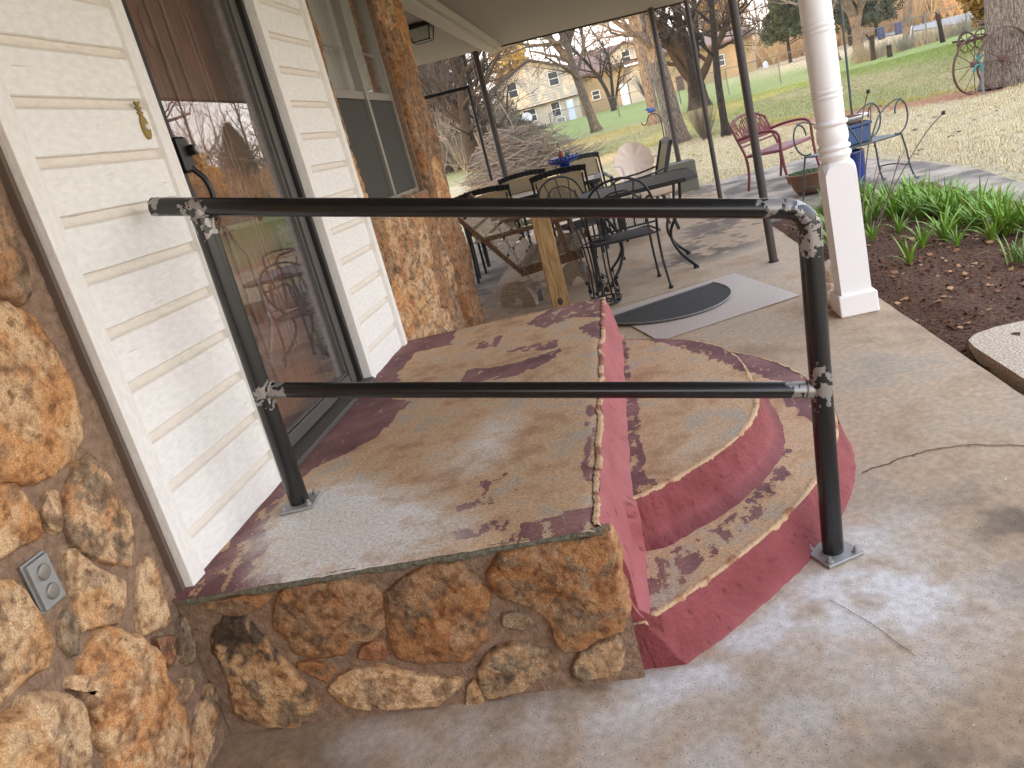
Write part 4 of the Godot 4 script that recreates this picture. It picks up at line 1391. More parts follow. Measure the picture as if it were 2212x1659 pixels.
	for k in 141:
		var z := lerpf(-1.29, -0.20, k / 140.0)
		for j in 5:
			var f := j / 4.0
			mb.add(Vector3(1.662 - 0.010 * sin(f * PI) - 0.006 * absf(w2.get_noise_2d(z * 2.0, f)) + 0.006 * w.get_noise_1d(z * 2.0), top - 0.006 - f * (0.024 + 0.012 * w.get_noise_1d(z * 3.0)), z), Vector3(-1, 0, 0))
	for k in 140:
		for j in 4:
			var a := k * 5 + j
			mb.q(a, a + 1, a + 6, a + 5)
	mb.smooth()
	wpart(land, "broken_lip", mb, M.block)

# ------------------------------------------------------------------ handrail
# bare metal where the paint was ground away: scraps of a shell half a millimetre outside the pipe
func bare(mb: MB, at: Vector3, dir: Vector3, r: float, half: float, sd: int, thr: float, bias := Vector3.ZERO) -> void:
	var d := dir.normalized()
	var x := d.cross(Vector3(1, 0, 0)).normalized()
	var y := d.cross(x)
	var nz := noise(sd, 34.0, 4)
	var nl := int(half * 2.0 / 0.0028)
	var ns := 52
	for k in nl:
		for s in ns:
			var l := lerpf(-half, half, (k + 0.5) / nl)
			var a := TAU * (s + 0.5) / ns
			var nn := x * cos(a) + y * sin(a)
			var p := at + d * l + nn * r
			var val := nz.get_noise_3dv(p * Vector3(1, 1, 1)) + thr - pow(absf(l) / half, 2.0) * 0.55 + nn.dot(bias) * 0.25
			if val < 0.0: continue
			var q := []
			for c in [[0, 0], [1, 0], [1, 1], [0, 1]]:
				var a2: float = TAU * (s + c[0]) / ns
				var n2 := x * cos(a2) + y * sin(a2)
				q.push_back(mb.add(at + d * lerpf(-half, half, float(k + c[1]) / nl) + n2 * (r + 0.0006), n2))
			mb.q(q[0], q[1], q[2], q[3])

func weld(mb: MB, at: Vector3, dir: Vector3, r: float, sd: int) -> void:
	var d := dir.normalized()
	var x := d.cross(Vector3(1, 0, 0.2)).normalized()
	var y := d.cross(x)
	var nz := noise(sd, 60.0, 2)
	var pts := []
	var rad := []
	for k in 49:
		var a := TAU * k / 48
		pts.push_back(at + (x * cos(a) + y * sin(a)) * r)
		rad.push_back(0.0026 + 0.0016 * nz.get_noise_1d(k * 0.05) + 0.0004 * (k % 2))
	mb.tube(pts, rad, 7, false)

func plate(parent: Node3D, at: Vector3, turn: float, size: float) -> void:
	var mb := MB.new()
	var xf := Transform3D(Basis(Vector3.UP, turn), at + Vector3(0, 0.005, 0))
	mb.box(xf, Vector3(size, 0.009, size), 0.0025)
	var p := wpart(parent, "base_plate", mb, M.plate)
	for sx in [-1, 1]:
		for sz in [-1, 1]:
			mb = MB.new()
			var c := xf * Vector3(sx * size * 0.36, 0.0045, sz * size * 0.36)
			mb.tube([c, c + Vector3(0, 0.0018, 0)], 0.0105, 14)
			mb.tube([c + Vector3(0, 0.001, 0), c + Vector3(0, 0.0085, 0)], 0.0082, 6)
			mb.tube([c + Vector3(0, 0.008, 0), c + Vector3(0, 0.017, 0)], 0.0042, 8)
			wpart(p, "bolt", mb, M.plate)

func build_handrail() -> void:
	var h := thing("handrail", "black welded pipe handrail with bare metal joints standing beside the steps", "handrail", Vector3(2.1, 0, -0.4))
	var pa := Vector3(2.108, 1.372, -1.240)
	var pb := Vector3(2.087, 0.979, 0.369)
	var pl0 := Vector3(2.107, 0.4355, -1.127)
	var pl1 := Vector3(2.1075, 1.338, -1.113)
	var pr0 := Vector3(2.086, 0.0, 0.365)
	var pr1 := Vector3(2.087, 0.912, 0.4262)
	# top rail runs into the bend and down the outer post's head
	var mb := MB.new()
	var d := (pb - pa).normalized()
	mb.tube([pa, pb], 0.0248, 36)
	mb.tube([pa - d * 0.0006, pa + d * 0.002], 0.0215, 24)
	wpart(h, "top_rail", mb, M.pipe)
	mb = MB.new()
	var bend := [pb - d * 0.004]
	var corner := pb + d * 0.060
	var dn := (pr0 - pr1).normalized()
	for k in 15:
		var f := k / 14.0
		bend.push_back((pb.lerp(corner, f)).lerp(corner.lerp(pr1, f), f))
	bend.push_back(pr1 + dn * 0.004)
	var br := []
	for k in bend.size(): br.push_back(lerpf(0.0251, 0.0291, float(k) / (bend.size() - 1)))
	mb.tube(bend, br, 32)
	wpart(h, "elbow", mb, M.pipe)
	mb = MB.new()
	mb.tube([pl0, pl1], 0.0292, 36)
	wpart(h, "post", mb, M.pipe)
	mb = MB.new()
	mb.tube([pr0, pr1], 0.0288, 36)
	wpart(h, "post", mb, M.pipe)
	var ma := pl0.lerp(pl1, 0.408) + Vector3(0, 0, 0.02)
	var mc := Vector3(2.087, 0.494, 0.375)
	mb = MB.new()
	mb.tube([ma, mc], 0.0226, 32)
	wpart(h, "middle_rail", mb, M.pipe)
	# ground welds
	var dm := (mc - ma).normalized()
	for e in [[pl1 - Vector3(0, 0.024, 0), Vector3(0, 1, 0.02), 0.030, 1], [ma + dm * 0.012, dm, 0.0245, 2], [mc - dm * 0.014, dm, 0.0245, 3]]:
		mb = MB.new()
		weld(mb, e[0], e[1], e[2], 300 + e[3])
		wpart(h, "weld_bead", mb, M.bare if e[3] < 4 else M.pipe)
	for e in [[pa + d * 0.016, d, 0.0248, 0.018, 0.06, Vector3(-1, 0, 0)], [pa + d * 0.125, d, 0.0248, 0.045, 0.0, Vector3(-1, -0.6, 0)], [pl1 + Vector3(0, -0.045, 0), Vector3(0, 1, 0), 0.0292, 0.045, -0.04, Vector3(-1, 0, 0)],
			[ma + dm * 0.028, dm, 0.0226, 0.036, 0.05, Vector3(-1, 0, 0)], [pl0.lerp(pl1, 0.40), Vector3(0, 1, 0.02), 0.0292, 0.05, -0.12, Vector3(-0.6, 0, 1)], [mc - dm * 0.03, dm, 0.0226, 0.042, 0.02, Vector3(-1, 0.7, 0)],
			[pr0.lerp(pr1, 0.555), dn, 0.0288, 0.070, -0.12, Vector3(-1, 0, 0)], [pb - d * 0.022, d, 0.0250, 0.045, -0.02, Vector3(-0.5, 1.3, 0)], [pb + d * 0.012, d, 0.0257, 0.010, -0.05, Vector3(-0.5, 1.2, 0)], [pr1 + dn * 0.022, dn, 0.0292, 0.05, -0.10, Vector3(-1, 0, 0.6)]]:
		mb = MB.new()
		bare(mb, e[0], e[1], e[2], e[3], 320 + int(e[3] * 1000.0), e[4], e[5])
		wpart(h, "bare_metal", mb, M.bare, "stuff")
	mb = MB.new()
	for k in 10:
		var f := lerpf(0.25, 0.85, k / 9.0)
		var p := pb.lerp(corner, f).lerp(corner.lerp(pr1, f), f)
		bare(mb, p, (corner.lerp(pr1, f) - pb.lerp(corner, f)), lerpf(0.0256, 0.0296, f), 0.007, 350, -0.30, Vector3(-1, 0.4, 0.4))
	wpart(h, "bare_metal", mb, M.bare, "stuff")
	plate(h, pl0, 0.12, 0.108)
	plate(h, pr0, 0.42, 0.118)

# ------------------------------------------------------------------ posts that carry the roof
func build_porch_posts() -> void:
	var w := thing("porch_post", "white turned wooden porch post on a square block beside the flower bed", "post", Vector3(4.40, 0, 1.07))
	var mb := MB.new()
	mb.box(Transform3D(Basis(), Vector3(0, 0.058, 0)), Vector3(0.196, 0.118, 0.196), 0.008)
	part(w, "base_block", mb, M.turned)
	mb = MB.new()
	# square shaft whose corners run out into the round above in a curved shoulder
	var a := 0.0755
	for f in 4:
		var bs := Basis(Vector3.UP, PI * 0.5 * f)
		var rows := [0.117]
		for k in 13: rows.push_back(0.735 + 0.062 * k / 12.0)
		var first := mb.v.size()
		for yy in rows:
			for k in 13:
				var x := lerpf(-a, a, k / 12.0)
				var lim := 0.735 + 0.055 * sqrt(maxf(0.0, 1.0 - pow(absf(x) / a, 2.0) * 1.0))
				var y2 := minf(yy, lim)
				mb.add(bs * Vector3(x, y2, a - (0.0 if yy <= lim else 0.0)), bs * Vector3(0, 0, 1))
		for j in rows.size() - 1:
			for k in 12:
				var p := first + j * 13 + k
				mb.q(p, p + 1, p + 14, p + 13)
		# the sloped shoulder from the face's arc to the round
		first = mb.v.size()
		for j in 5:
			for k in 13:
				var x := lerpf(-a, a, k / 12.0)
				var y2 := 0.735 + 0.055 * sqrt(maxf(0.0, 1.0 - pow(absf(x) / a, 2.0)))
				var p0 := Vector3(x, y2, a)
				var p1 := Vector3(x, 0.0, a).normalized() * 0.068 + Vector3(0, 0.80, 0)
				mb.add(bs * p0.lerp(p1, j / 4.0), bs * (Vector3(x * 4.0, 0.9, 0.5).normalized()))
		for j in 4:
			for k in 12:
				var p := first + j * 13 + k
				mb.q(p, p + 1, p + 14, p + 13)
	part(w, "square_shaft", mb, M.turned)
	mb = MB.new()
	var prof := [[0.055, 0.79], [0.068, 0.800], [0.071, 0.815], [0.078, 0.822], [0.0805, 0.832], [0.078, 0.842], [0.070, 0.847], [0.069, 0.853], [0.0785, 0.858], [0.080, 0.867], [0.077, 0.875], [0.067, 0.879], [0.069, 0.887], [0.0755, 0.905], [0.0765, 0.93], [0.0735, 0.955], [0.069, 0.968], [0.071, 0.972], [0.079, 0.978], [0.0805, 0.987], [0.078, 0.996], [0.069, 1.0], [0.069, 1.006]]
	for yc in [1.135, 1.445, 2.02]:
		var base := 0.0715 if yc < 1.3 else (0.074 if yc < 1.7 else 0.074)
		for o in [[-0.036, 0.0], [-0.033, -0.004], [-0.030, 0.0], [-0.020, 0.003], [-0.012, 0.0], [-0.009, -0.005], [-0.006, 0.0], [0.006, 0.0035], [0.014, 0.0], [0.017, -0.004], [0.020, 0.0]]: prof.push_back([base + o[1], yc + o[0]])
	prof.push_back([0.072, 2.3]); prof.push_back([0.072, 2.53])
	var pv := []
	for p in prof: pv.push_back(Vector2(p[0], p[1]))
	mb.lathe(pv, 40)
	part(w, "turned_shaft", mb, M.turned)

	# plain iron pipe poles
	var labels := [["dark iron pipe pole on the porch floor nearest the white post", 6.07, 0.96, 0.030, 0.0], ["thinner dark iron pole between two others along the porch edge", 8.85, 0.97, 0.024, 0.0], ["dark iron pole standing on the mossy concrete block at the porch corner", 12.28, 0.86, 0.036, 0.42], ["dark pole under the ceiling beam behind the patio chairs", 11.8, -1.58, 0.042, 0.0]]
	for k in labels.size():
		var l: Array = labels[k]
		mb = MB.new()
		var topy: float = 2.61 - (l[2] + 1.3) * 0.040 + 0.01
		mb.tube([Vector3(0, l[4], 0), Vector3(0, topy - (0.075 if k == 3 else 0.0), 0)], l[3], 18)
		mb.tube([Vector3(0, l[4], 0), Vector3(0, l[4] + 0.012, 0)], l[3] * 1.25, 18)
		single("iron_pole", mb, M.pole, l[0], "pole", "", Vector3(l[1], 0, l[2]))
	mb = MB.new()
	mb.box(Transform3D(Basis(Vector3.UP, 0.1), Vector3(0, 0.205, 0)), Vector3(0.42, 0.43, 0.42), 0.02)
	single("concrete_block", mb, M.block, "mossy grey concrete block under the far corner pole", "block", "", Vector3(12.24, 0, 0.84))
	# pipe arch at the porch's far end
	mb = MB.new()
	mb.tube(curve([Vector3(0, 0, 0), Vector3(0, 1.2, 0), Vector3(0, 2.08, 0)], 3), 0.022, 12)
	mb.tube([Vector3(0, 2.06, 0), Vector3(0, 2.15, 0.0)], 0.032, 12)
	mb.ball(Vector3(0, 2.15, 0), Vector3(0.034, 0.034, 0.034))
	mb.tube([Vector3(0, 2.15, 0), Vector3(0, 2.17, -0.75)], 0.026, 12)
	mb.tube([Vector3(0, 2.17, -0.75), Vector3(0, 0, -0.75)], 0.022, 12)
	single("pipe_arch", mb, M.iron, "rusty black pipe arch standing past the stone pier", "frame", "", Vector3(12.0, 0, -1.82))

# ------------------------------------------------------------------ small fittings on the house
func build_fixtures() -> void:
	# doorbell
	var b := thing("doorbell", "brass pineapple doorbell plate with a round white button beside the door", "doorbell", Vector3(2.292, 1.60, -1.287))
	var mb := MB.new()
	var tilt := Transform3D(Basis(Vector3(0, 0, 1), 0.0), Vector3.ZERO)
	var pg := PackedVector2Array()
	for k in 24:
		var a := TAU * k / 24
		pg.push_back(Vector2(0.019 * cos(a), -0.008 + 0.034 * sin(a)))
	mb.prism(pg, 0.0, 0.007, tilt)
	part(b, "plate", mb, M.brass)
	mb = MB.new()
	for k in 3:
		var yy := 0.024 + k * 0.014
		for s in [-1, 1]: mb.prism(PackedVector2Array([Vector2(0, yy - 0.006), Vector2(s * 0.014, yy + 0.010), Vector2(s * 0.010, yy + 0.013), Vector2(0, yy + 0.008)]), 0.0, 0.006, tilt)
	part(b, "crown", mb, M.brass)
	mb = MB.new()
	mb.tube([Vector3(0, -0.008, 0.006), Vector3(0, -0.008, 0.013)], 0.0085, 16)
	part(b, "button", mb, M.button)
	# outlet
	var o := thing("outlet_box", "grey weatherproof outlet with two round covers set in the stone wall", "outlet", Vector3(1.322, 0.695, -1.305))
	mb = MB.new()
	mb.box(Transform3D(Basis(), Vector3(0, 0, -0.004)), Vector3(0.070, 0.114, 0.006), 0.002)
	mb.box(Transform3D(Basis(), Vector3(0, 0, -0.006)), Vector3(0.062, 0.105, 0.03), 0.003)
	part(o, "plate", mb, M.outlet)
	for yy in [0.0195, -0.0195]:
		mb = MB.new()
		mb.lathe([Vector2(0.0235, 0.0), Vector2(0.0235, 0.007), Vector2(0.021, 0.010), Vector2(0.0175, 0.008), Vector2(0.017, 0.014), Vector2(0.014, 0.017), Vector2(0.0001, 0.017)], 24, Transform3D(Basis(Vector3(1, 0, 0), PI * 0.5), Vector3(0, yy * 1.15, -0.001)))
		mb.box(Transform3D(Basis(), Vector3(0.022, yy * 1.15, 0.003)), Vector3(0.007, 0.016, 0.008), 0.002)
		part(o, "cover", mb, M.alu)
	# ceiling light
	var l := thing("ceiling_light", "black framed lantern with square glass on the porch ceiling", "light fixture", Vector3(8.75, 2.63, -1.66))
	mb = MB.new()
	mb.box(Transform3D(Basis(), Vector3(0, -0.025, 0)), Vector3(0.27, 0.05, 0.27), 0.004)
	for sx in [-1, 1]:
		for sz in [-1, 1]: mb.bar(Vector3(sx * 0.118, -0.05, sz * 0.118), Vector3(sx * 0.088, -0.17, sz * 0.088), 0.012, 0.012)
	for s in [-1, 1]:
		mb.bar(Vector3(-0.094, -0.172, s * 0.088), Vector3(0.094, -0.172, s * 0.088), 0.012, 0.012)
		mb.bar(Vector3(s * 0.088, -0.172, -0.094), Vector3(s * 0.088, -0.172, 0.094), 0.012, 0.012)
	part(l, "frame", mb, M.blackframe)
	mb = MB.new()
	for f in 4:
		var bs := Basis(Vector3.UP, PI * 0.5 * f)
		mb.quad(bs * Vector3(-0.112, -0.05, 0.114), bs * Vector3(0.112, -0.05, 0.114), bs * Vector3(0.085, -0.17, 0.086), bs * Vector3(-0.085, -0.17, 0.086), bs * Vector3(0, -0.2, 1).normalized())
	mb.quad(Vector3(-0.085, -0.171, -0.085), Vector3(0.085, -0.171, -0.085), Vector3(0.085, -0.171, 0.085), Vector3(-0.085, -0.171, 0.085), Vector3.DOWN)
	part(l, "glass", mb, M.curtain)

# ------------------------------------------------------------------ porch furniture
func V(x: float, y: float, z: float) -> Vector3:
	return Vector3(x, y, z)

# wrought-iron chair with woven-wire back and seat; it faces +x, its base is under the seat's middle
func mesh_chair(label: String, at: Vector3, turn: float) -> Node3D:
	var t := thing("mesh_chair", label, "chair", at, turn, "wrought iron mesh chairs")
	var mb := MB.new()
	mb.tube(curve([V(-0.22, 0.42, -0.24), V(-0.27, 0.62, -0.25), V(-0.30, 0.78, -0.20), V(-0.315, 0.85, -0.10), V(-0.32, 0.865, 0.0), V(-0.315, 0.85, 0.10), V(-0.30, 0.78, 0.20), V(-0.27, 0.62, 0.25), V(-0.22, 0.42, 0.24)], 6), 0.0095, 8)
	mb.tube(curve([V(-0.24, 0.50, -0.17), V(-0.275, 0.66, -0.17), V(-0.30, 0.76, -0.08), V(-0.305, 0.775, 0.0), V(-0.30, 0.76, 0.08), V(-0.275, 0.66, 0.17), V(-0.24, 0.50, 0.17)], 6), 0.0065, 7)
	mb.tube([V(-0.235, 0.50, -0.245), V(-0.235, 0.50, 0.245)], 0.007, 7)
	part(t, "back_frame", mb, M.iron)
	for z in [-0.09, 0.0, 0.09]:
		mb = MB.new()
		mb.tube(curve([V(-0.235, 0.50, z), V(-0.27, 0.64, z * 1.1), V(-0.305, 0.85 if z == 0.0 else 0.835, z * 1.5)], 4), 0.006, 6)
		part(t, "back_bar", mb, M.iron)
	mb = MB.new()
	for k in 23:
		var z := lerpf(-0.17, 0.17, k / 22.0)
		var yt := 0.765 - 1.1 * z * z * (1.0 if absf(z) < 0.1 else 1.6)
		for s in [-1, 1]:
			var z2 := clampf(z + s * 0.12, -0.17, 0.17)
			mb.tube([V(-0.24, 0.50, z), V(-0.30 + absf(z2) * 0.15, 0.765 - 1.8 * z2 * z2, z2)], 0.0016, 3, false)
	part(t, "back_mesh", mb, M.iron, "stuff")
	mb = MB.new()
	mb.box(Transform3D(Basis(), V(0, 0.418, 0)), V(0.43, 0.006, 0.45), 0.002)
	var seat := part(t, "seat", mb, M.iron)
	mb = MB.new()
	mb.tube(curve([V(-0.22, 0.42, -0.23), V(0.0, 0.425, -0.245), V(0.2, 0.42, -0.22), V(0.23, 0.41, -0.1), V(0.23, 0.41, 0.1), V(0.2, 0.42, 0.22), V(0.0, 0.425, 0.245), V(-0.22, 0.42, 0.23), V(-0.22, 0.42, -0.23)], 4), 0.008, 7)
	part(seat, "rim", mb, M.iron)
	for s in [-1, 1]:
		mb = MB.new()
		mb.tube(curve([V(-0.28, 0.66, s * 0.245), V(-0.1, 0.655, s * 0.27), V(0.12, 0.65, s * 0.27), V(0.21, 0.62, s * 0.26), V(0.22, 0.52, s * 0.245), V(0.20, 0.42, s * 0.235)], 5), 0.0085, 8)
		part(t, "armrest", mb, M.iron)
		for e in [[0.20, 0.215, 0.235], [-0.22, -0.30, 0.24]]:
			mb = MB.new()
			mb.tube(curve([V(e[0], 0.42, s * e[2]), V(e[0] * 1.02, 0.22, s * e[2]), V(e[1], 0.02, s * e[2] * 1.04)], 4), 0.0095, 8)
			mb.tube([V(e[1], 0.0, s * e[2] * 1.04), V(e[1], 0.022, s * e[2] * 1.04)], 0.017, 10)
			part(t, "leg", mb, M.iron)
	return t

# patio chair with a dark frame and a tan sling; faces +x
func sling_chair(label: String, at: Vector3, turn: float) -> Node3D:
	var t := thing("sling_chair", label, "chair", at, turn, "dark framed sling chairs round the tile table")
	var mb := MB.new()
	for s in [-1, 1]:
		mb.bar(V(-0.22, 0.42, s * 0.27), V(-0.40, 0.97, s * 0.27), 0.022, 0.045, V(1, 0, 0), 0.005)
		mb.bar(V(-0.245, 0.52, s * 0.235), V(-0.375, 0.90, s * 0.235), 0.014, 0.02, V(1, 0, 0), 0.003)
	part(t, "back_frame", mb, M.blackframe)
	mb = MB.new()
	var top := []
	for k in 13:
		var z := lerpf(-0.285, 0.285, k / 12.0)
		top.push_back(V(-0.402, 0.945 + 0.028 * (1.0 - pow(z / 0.285, 2.0)), z))
	for k in 12: mb.bar(top[k], top[k + 1] + (top[k + 1] - top[k]) * 0.02, 0.028, 0.062, V(-0.3, 1, 0), 0.006)
	part(t, "top_rail", mb, M.blackframe)
	mb = MB.new()
	mb.bar(V(-0.245, 0.50, 0), V(-0.385, 0.93, 0), 0.46, 0.006, V(1, 0.3, 0))
	part(t, "back_sling", mb, M.sling)
	mb = MB.new()
	mb.box(Transform3D(Basis(), V(0.0, 0.43, 0)), V(0.46, 0.012, 0.50), 0.004)
	part(t, "seat", mb, M.sling)
	for s in [-1, 1]:
		mb = MB.new()
		var arm := curve([V(-0.32, 0.70, s * 0.28), V(-0.1, 0.665, s * 0.30), V(0.12, 0.655, s * 0.30), V(0.22, 0.62, s * 0.29)], 4)
		for k in arm.size() - 1: mb.bar(arm[k], arm[k + 1] + (arm[k + 1] - arm[k]) * 0.05, 0.045, 0.02, Vector3.UP, 0.005)
		part(t, "armrest", mb, M.blackframe)
		for e in [[0.22, 0.23], [-0.22, -0.32]]:
			mb = MB.new()
			mb.bar(V(e[0], 0.62 if e[0] > 0 else 0.43, s * 0.28), V(e[1], 0.0, s * 0.28), 0.025, 0.035, V(1, 0, 0), 0.005)
			part(t, "leg", mb, M.blackframe)
	t.scale = Vector3(1, 0.93, 1)
	return t

# pressed-metal lawn chair with a fluted fan back; faces +x
func shell_chair(label: String, at: Vector3, turn: float) -> Node3D:
	var t := thing("shell_chair", label, "chair", at, turn, "beige shell back lawn chairs")
	var mb := MB.new()
	var nr := 10
	var na := 48
	for j in nr + 1:
		for k in na + 1:
			var a := TAU * k / na
			var r := float(j) / nr
			var fl := 1.0 + 0.022 * cos(a * 11.0) * r
			var z := 0.275 * r * sin(a) * fl
			var y := 0.60 + 0.27 * r * cos(a) * fl
			var flute := 0.008 * cos(a * 11.0) * smoothstep(0.25, 0.8, r)
			mb.add(V(-0.24 - (y - 0.42) * 0.28 + 0.10 * r * r * absf(sin(a)) + flute, y, z), Vector3.RIGHT)
	for j in nr:
		for k in na:
			var p := j * (na + 1) + k
			mb.q(p, p + 1, p + na + 2, p + na + 1)
	mb.smooth()
	part(t, "backrest", mb, M.shell)
	mb = MB.new()
	for j in 13:
		for k in 13:
			var x := lerpf(-0.22, 0.26, j / 12.0)
			var z := lerpf(-0.255, 0.255, k / 12.0)
			mb.add(V(x, 0.40 + 0.03 * absf(z) * 2.0 - 0.06 * pow(maxf(0.0, x - 0.1), 1.0) - 0.02 * sin((x + 0.22) * 6.5), z), Vector3.UP)
	for j in 12:
		for k in 12:
			var p := j * 13 + k
			mb.q(p, p + 1, p + 14, p + 13)
	mb.smooth()
	part(t, "seat", mb, M.shell)
	for s in [-1, 1]:
		mb = MB.new()
		mb.tube(curve([V(-0.31, 0.62, s * 0.28), V(-0.1, 0.61, s * 0.30), V(0.18, 0.605, s * 0.30), V(0.26, 0.55, s * 0.30), V(0.25, 0.3, s * 0.29), V(0.24, 0.04, s * 0.28), V(0.14, 0.014, s * 0.28), V(-0.25, 0.014, s * 0.28), V(-0.38, 0.014, s * 0.26)], 5), 0.014, 8)
		part(t, "leg_frame", mb, M.shell)
	mb = MB.new()
	mb.tube([V(-0.38, 0.014, -0.26), V(-0.38, 0.014, 0.26)], 0.014, 8)
	part(t, "rear_bar", mb, M.shell)
	return t

func build_porch_furniture() -> void:
	# clear floor protector and rubber mat
	var mb := MB.new()
	sheet(mb, PackedVector2Array([V2(5.95, 0.66), V2(4.94, 0.90), V2(4.60, 0.05), V2(4.66, 0.005), V2(5.60, -0.28)]), 0.004, 0.008)
	single("floor_sheet", mb, M.mat_plastic, "large pale plastic floor sheet lying on the porch past the steps", "floor mat")
	var m := thing("doormat", "half round black ribbed rubber doormat lying on the pale plastic sheet", "doormat", V(5.55, 0.010, 0.07), 0.0)
	mb = MB.new()
	var pg := PackedVector2Array()
	for k in 33:
		var a := PI * k / 32.0
		var o := Vector2(cos(a) * 0.455, sin(a) * 0.60)
		pg.push_back(o.rotated(1.126))
	sheet(mb, pg, 0.0, 0.009)
	part(m, "rubber_pad", mb, M.mat_rubber)
	mb = MB.new()
	var rim := []
	for p in pg: rim.push_back(V(p.x, 0.009, p.y))
	rim.push_back(rim[0])
	mb.tube(rim, 0.006, 6)
	part(m, "rim", mb, M.mat_rim)

	# lumber post
	var lp := thing("lumber_post", "treated pine post with a knot standing in front of the wooden swing", "post", V(5.92, 0, -0.62), 0.12)
	mb = MB.new()
	mb.box(Transform3D(Basis(), V(0, 0.43, 0)), V(0.088, 0.86, 0.135), 0.006)
	part(lp, "timber", mb, M.lumber)
	mb = MB.new()
	mb.ball(V(-0.042, 0.10, 0.0), V(0.007, 0.03, 0.022))
	part(lp, "knot", mb, M.fascia)
	mb = MB.new()
	mb.tube([V(-0.044, 0.76, -0.03), V(-0.055, 0.76, -0.03)], 0.009, 6)
	part(lp, "bolt", mb, M.galv)
	# wooden porch swing set down beside it; its length runs away from the camera
	var s := thing("porch_swing", "weathered wooden porch swing with slatted back and hanging chains beside the lumber post", "swing", V(6.9, 0, -0.80), 0.0)
	for k in 6:
		mb = MB.new()
		var f := k / 5.0
		var c := V(0, lerpf(0.40, 0.86, f), lerpf(-0.16, -0.50, f))
		mb.box(Transform3D(Basis(Vector3(1, 0, 0), -0.64), c), V(1.15, 0.092, 0.018), 0.003)
		part(s, "back_slat", mb, M.weathered)
	for k in 5:
		mb = MB.new()
		mb.box(Transform3D(Basis(Vector3(1, 0, 0), 0.06), V(0, 0.345 + k * 0.010, -0.08 + k * 0.105)), V(1.15, 0.018, 0.092), 0.003)
		part(s, "seat_slat", mb, M.weathered)
	for e in [-0.56, 0.56]:
		mb = MB.new()
		mb.bar(V(e, 0.30, -0.10), V(e, 0.93, -0.565), 0.035, 0.075, V(1, 0, 0), 0.003)
		part(s, "back_stile", mb, M.weathered_dark)
		mb = MB.new()
		mb.bar(V(e, 0.305, -0.12), V(e, 0.345, 0.40), 0.035, 0.07, V(0, 1, 0), 0.003)
		part(s, "seat_rail", mb, M.weathered_dark)
		mb = MB.new()
		mb.bar(V(e, 0.62, -0.36), V(e, 0.64, 0.34), 0.10, 0.028, V(0, 1, 0), 0.003)
		part(s, "armrest", mb, M.weathered_dark)
		mb = MB.new()
		mb.bar(V(e, 0.33, 0.30), V(e, 0.625, 0.25), 0.035, 0.06, V(1, 0, 0), 0.003)
		part(s, "arm_post", mb, M.weathered_dark)
	mb = MB.new()
	mb.box(Transform3D(Basis(Vector3(1, 0, 0), 0.1), V(-0.62, 0.80, -0.05)), V(0.03, 0.125, 0.36), 0.004)
	part(s, "end_board", mb, M.weathered)
	for e in [[-0.60, -0.20, 0.70, 0.14, -0.02], [-0.60, 0.36, 0.66, 0.28, 0.36], [0.58, -0.2, 0.8, 0.3, -0.1]]:
		mb = MB.new()
		var n := 11
		for k in n:
			var f := float(k) / n
			var c := V(e[0], lerpf(e[2], e[3], f), lerpf(e[1], e[4], f))
			var dn := V(0, e[3] - e[2], e[4] - e[1]).normalized()
			var side := V(1, 0, 0) if k % 2 else V(0, dn.z, -dn.y)
			var lk := []
			for q in 11:
				var a := TAU * q / 10
				lk.push_back(c + dn * 0.031 * cos(a) + side * 0.014 * sin(a))
			mb.tube(lk, 0.0034, 5, false)
		part(s, "chain", mb, M.chain)
	for e in [[-0.60, 0.10, 0.0], [-0.60, 0.235, 0.37]]:
		mb = MB.new()
		mb.box(Transform3D(Basis(), V(e[0], e[1], e[2])), V(0.035, 0.085, 0.05), 0.012)
		mb.tube(curve([V(e[0], e[1] + 0.04, e[2]), V(e[0], e[1] + 0.09, e[2] + 0.012), V(e[0], e[1] + 0.105, e[2] - 0.005), V(e[0], e[1] + 0.085, e[2] - 0.016)], 4), 0.005, 6)
		part(s, "pulley", mb, M.galv)
	for e in [[-0.35, -0.22], [0.02, 0.28]]:
		mb = MB.new()
		var arch := PackedVector2Array()
		for k in 17:
			var a := PI * k / 16.0
			arch.push_back(V2(cos(a) * 0.21, sin(a) * 0.21))
		arch.push_back(V2(-0.10, 0.0))
		for k in 9:
			var a := PI - PI * k / 8.0
			arch.push_back(V2(cos(a) * 0.075, 0.0 + sin(a) * 0.075))
		mb.prism(arch, -0.02, 0.02, Transform3D(Basis(Vector3.UP, 0.9), V(e[0], 0.0, e[1])))
		part(s, "rocker", mb, M.weathered)

	# plant stand with leafy scrolls
	var st := thing("plant_stand", "thin black iron plant stand with leaf scrolls and a basket foot behind the steps", "plant stand", V(5.86, 0, -0.28))
	for k in 4:
		mb = MB.new()
		var a := TAU * k / 4.0 + 0.5
		mb.tube(curve([V(cos(a) * 0.10, 0.02, sin(a) * 0.10), V(cos(a) * 0.085, 0.25, sin(a) * 0.085), V(cos(a) * 0.10, 0.48, sin(a) * 0.10), V(cos(a) * 0.13, 0.60, sin(a) * 0.13)], 5), 0.0065, 6)
		part(st, "rod", mb, M.iron)
	mb = MB.new()
	for r in [[0.02, 0.105], [0.05, 0.115], [0.46, 0.10]]:
		var ring := []
		for k in 25: ring.push_back(V(cos(TAU * k / 24) * r[1], r[0], sin(TAU * k / 24) * r[1]))
		mb.tube(ring, 0.006, 6, false)
	for k in 12: mb.tube([V(cos(TAU * k / 12) * 0.06, 0.006, sin(TAU * k / 12) * 0.06), V(cos(TAU * k / 12) * 0.105, 0.02, sin(TAU * k / 12) * 0.105), V(cos(TAU * k / 12) * 0.115, 0.05, sin(TAU * k / 12) * 0.115)], 0.004, 5)
	part(st, "basket", mb, M.iron)
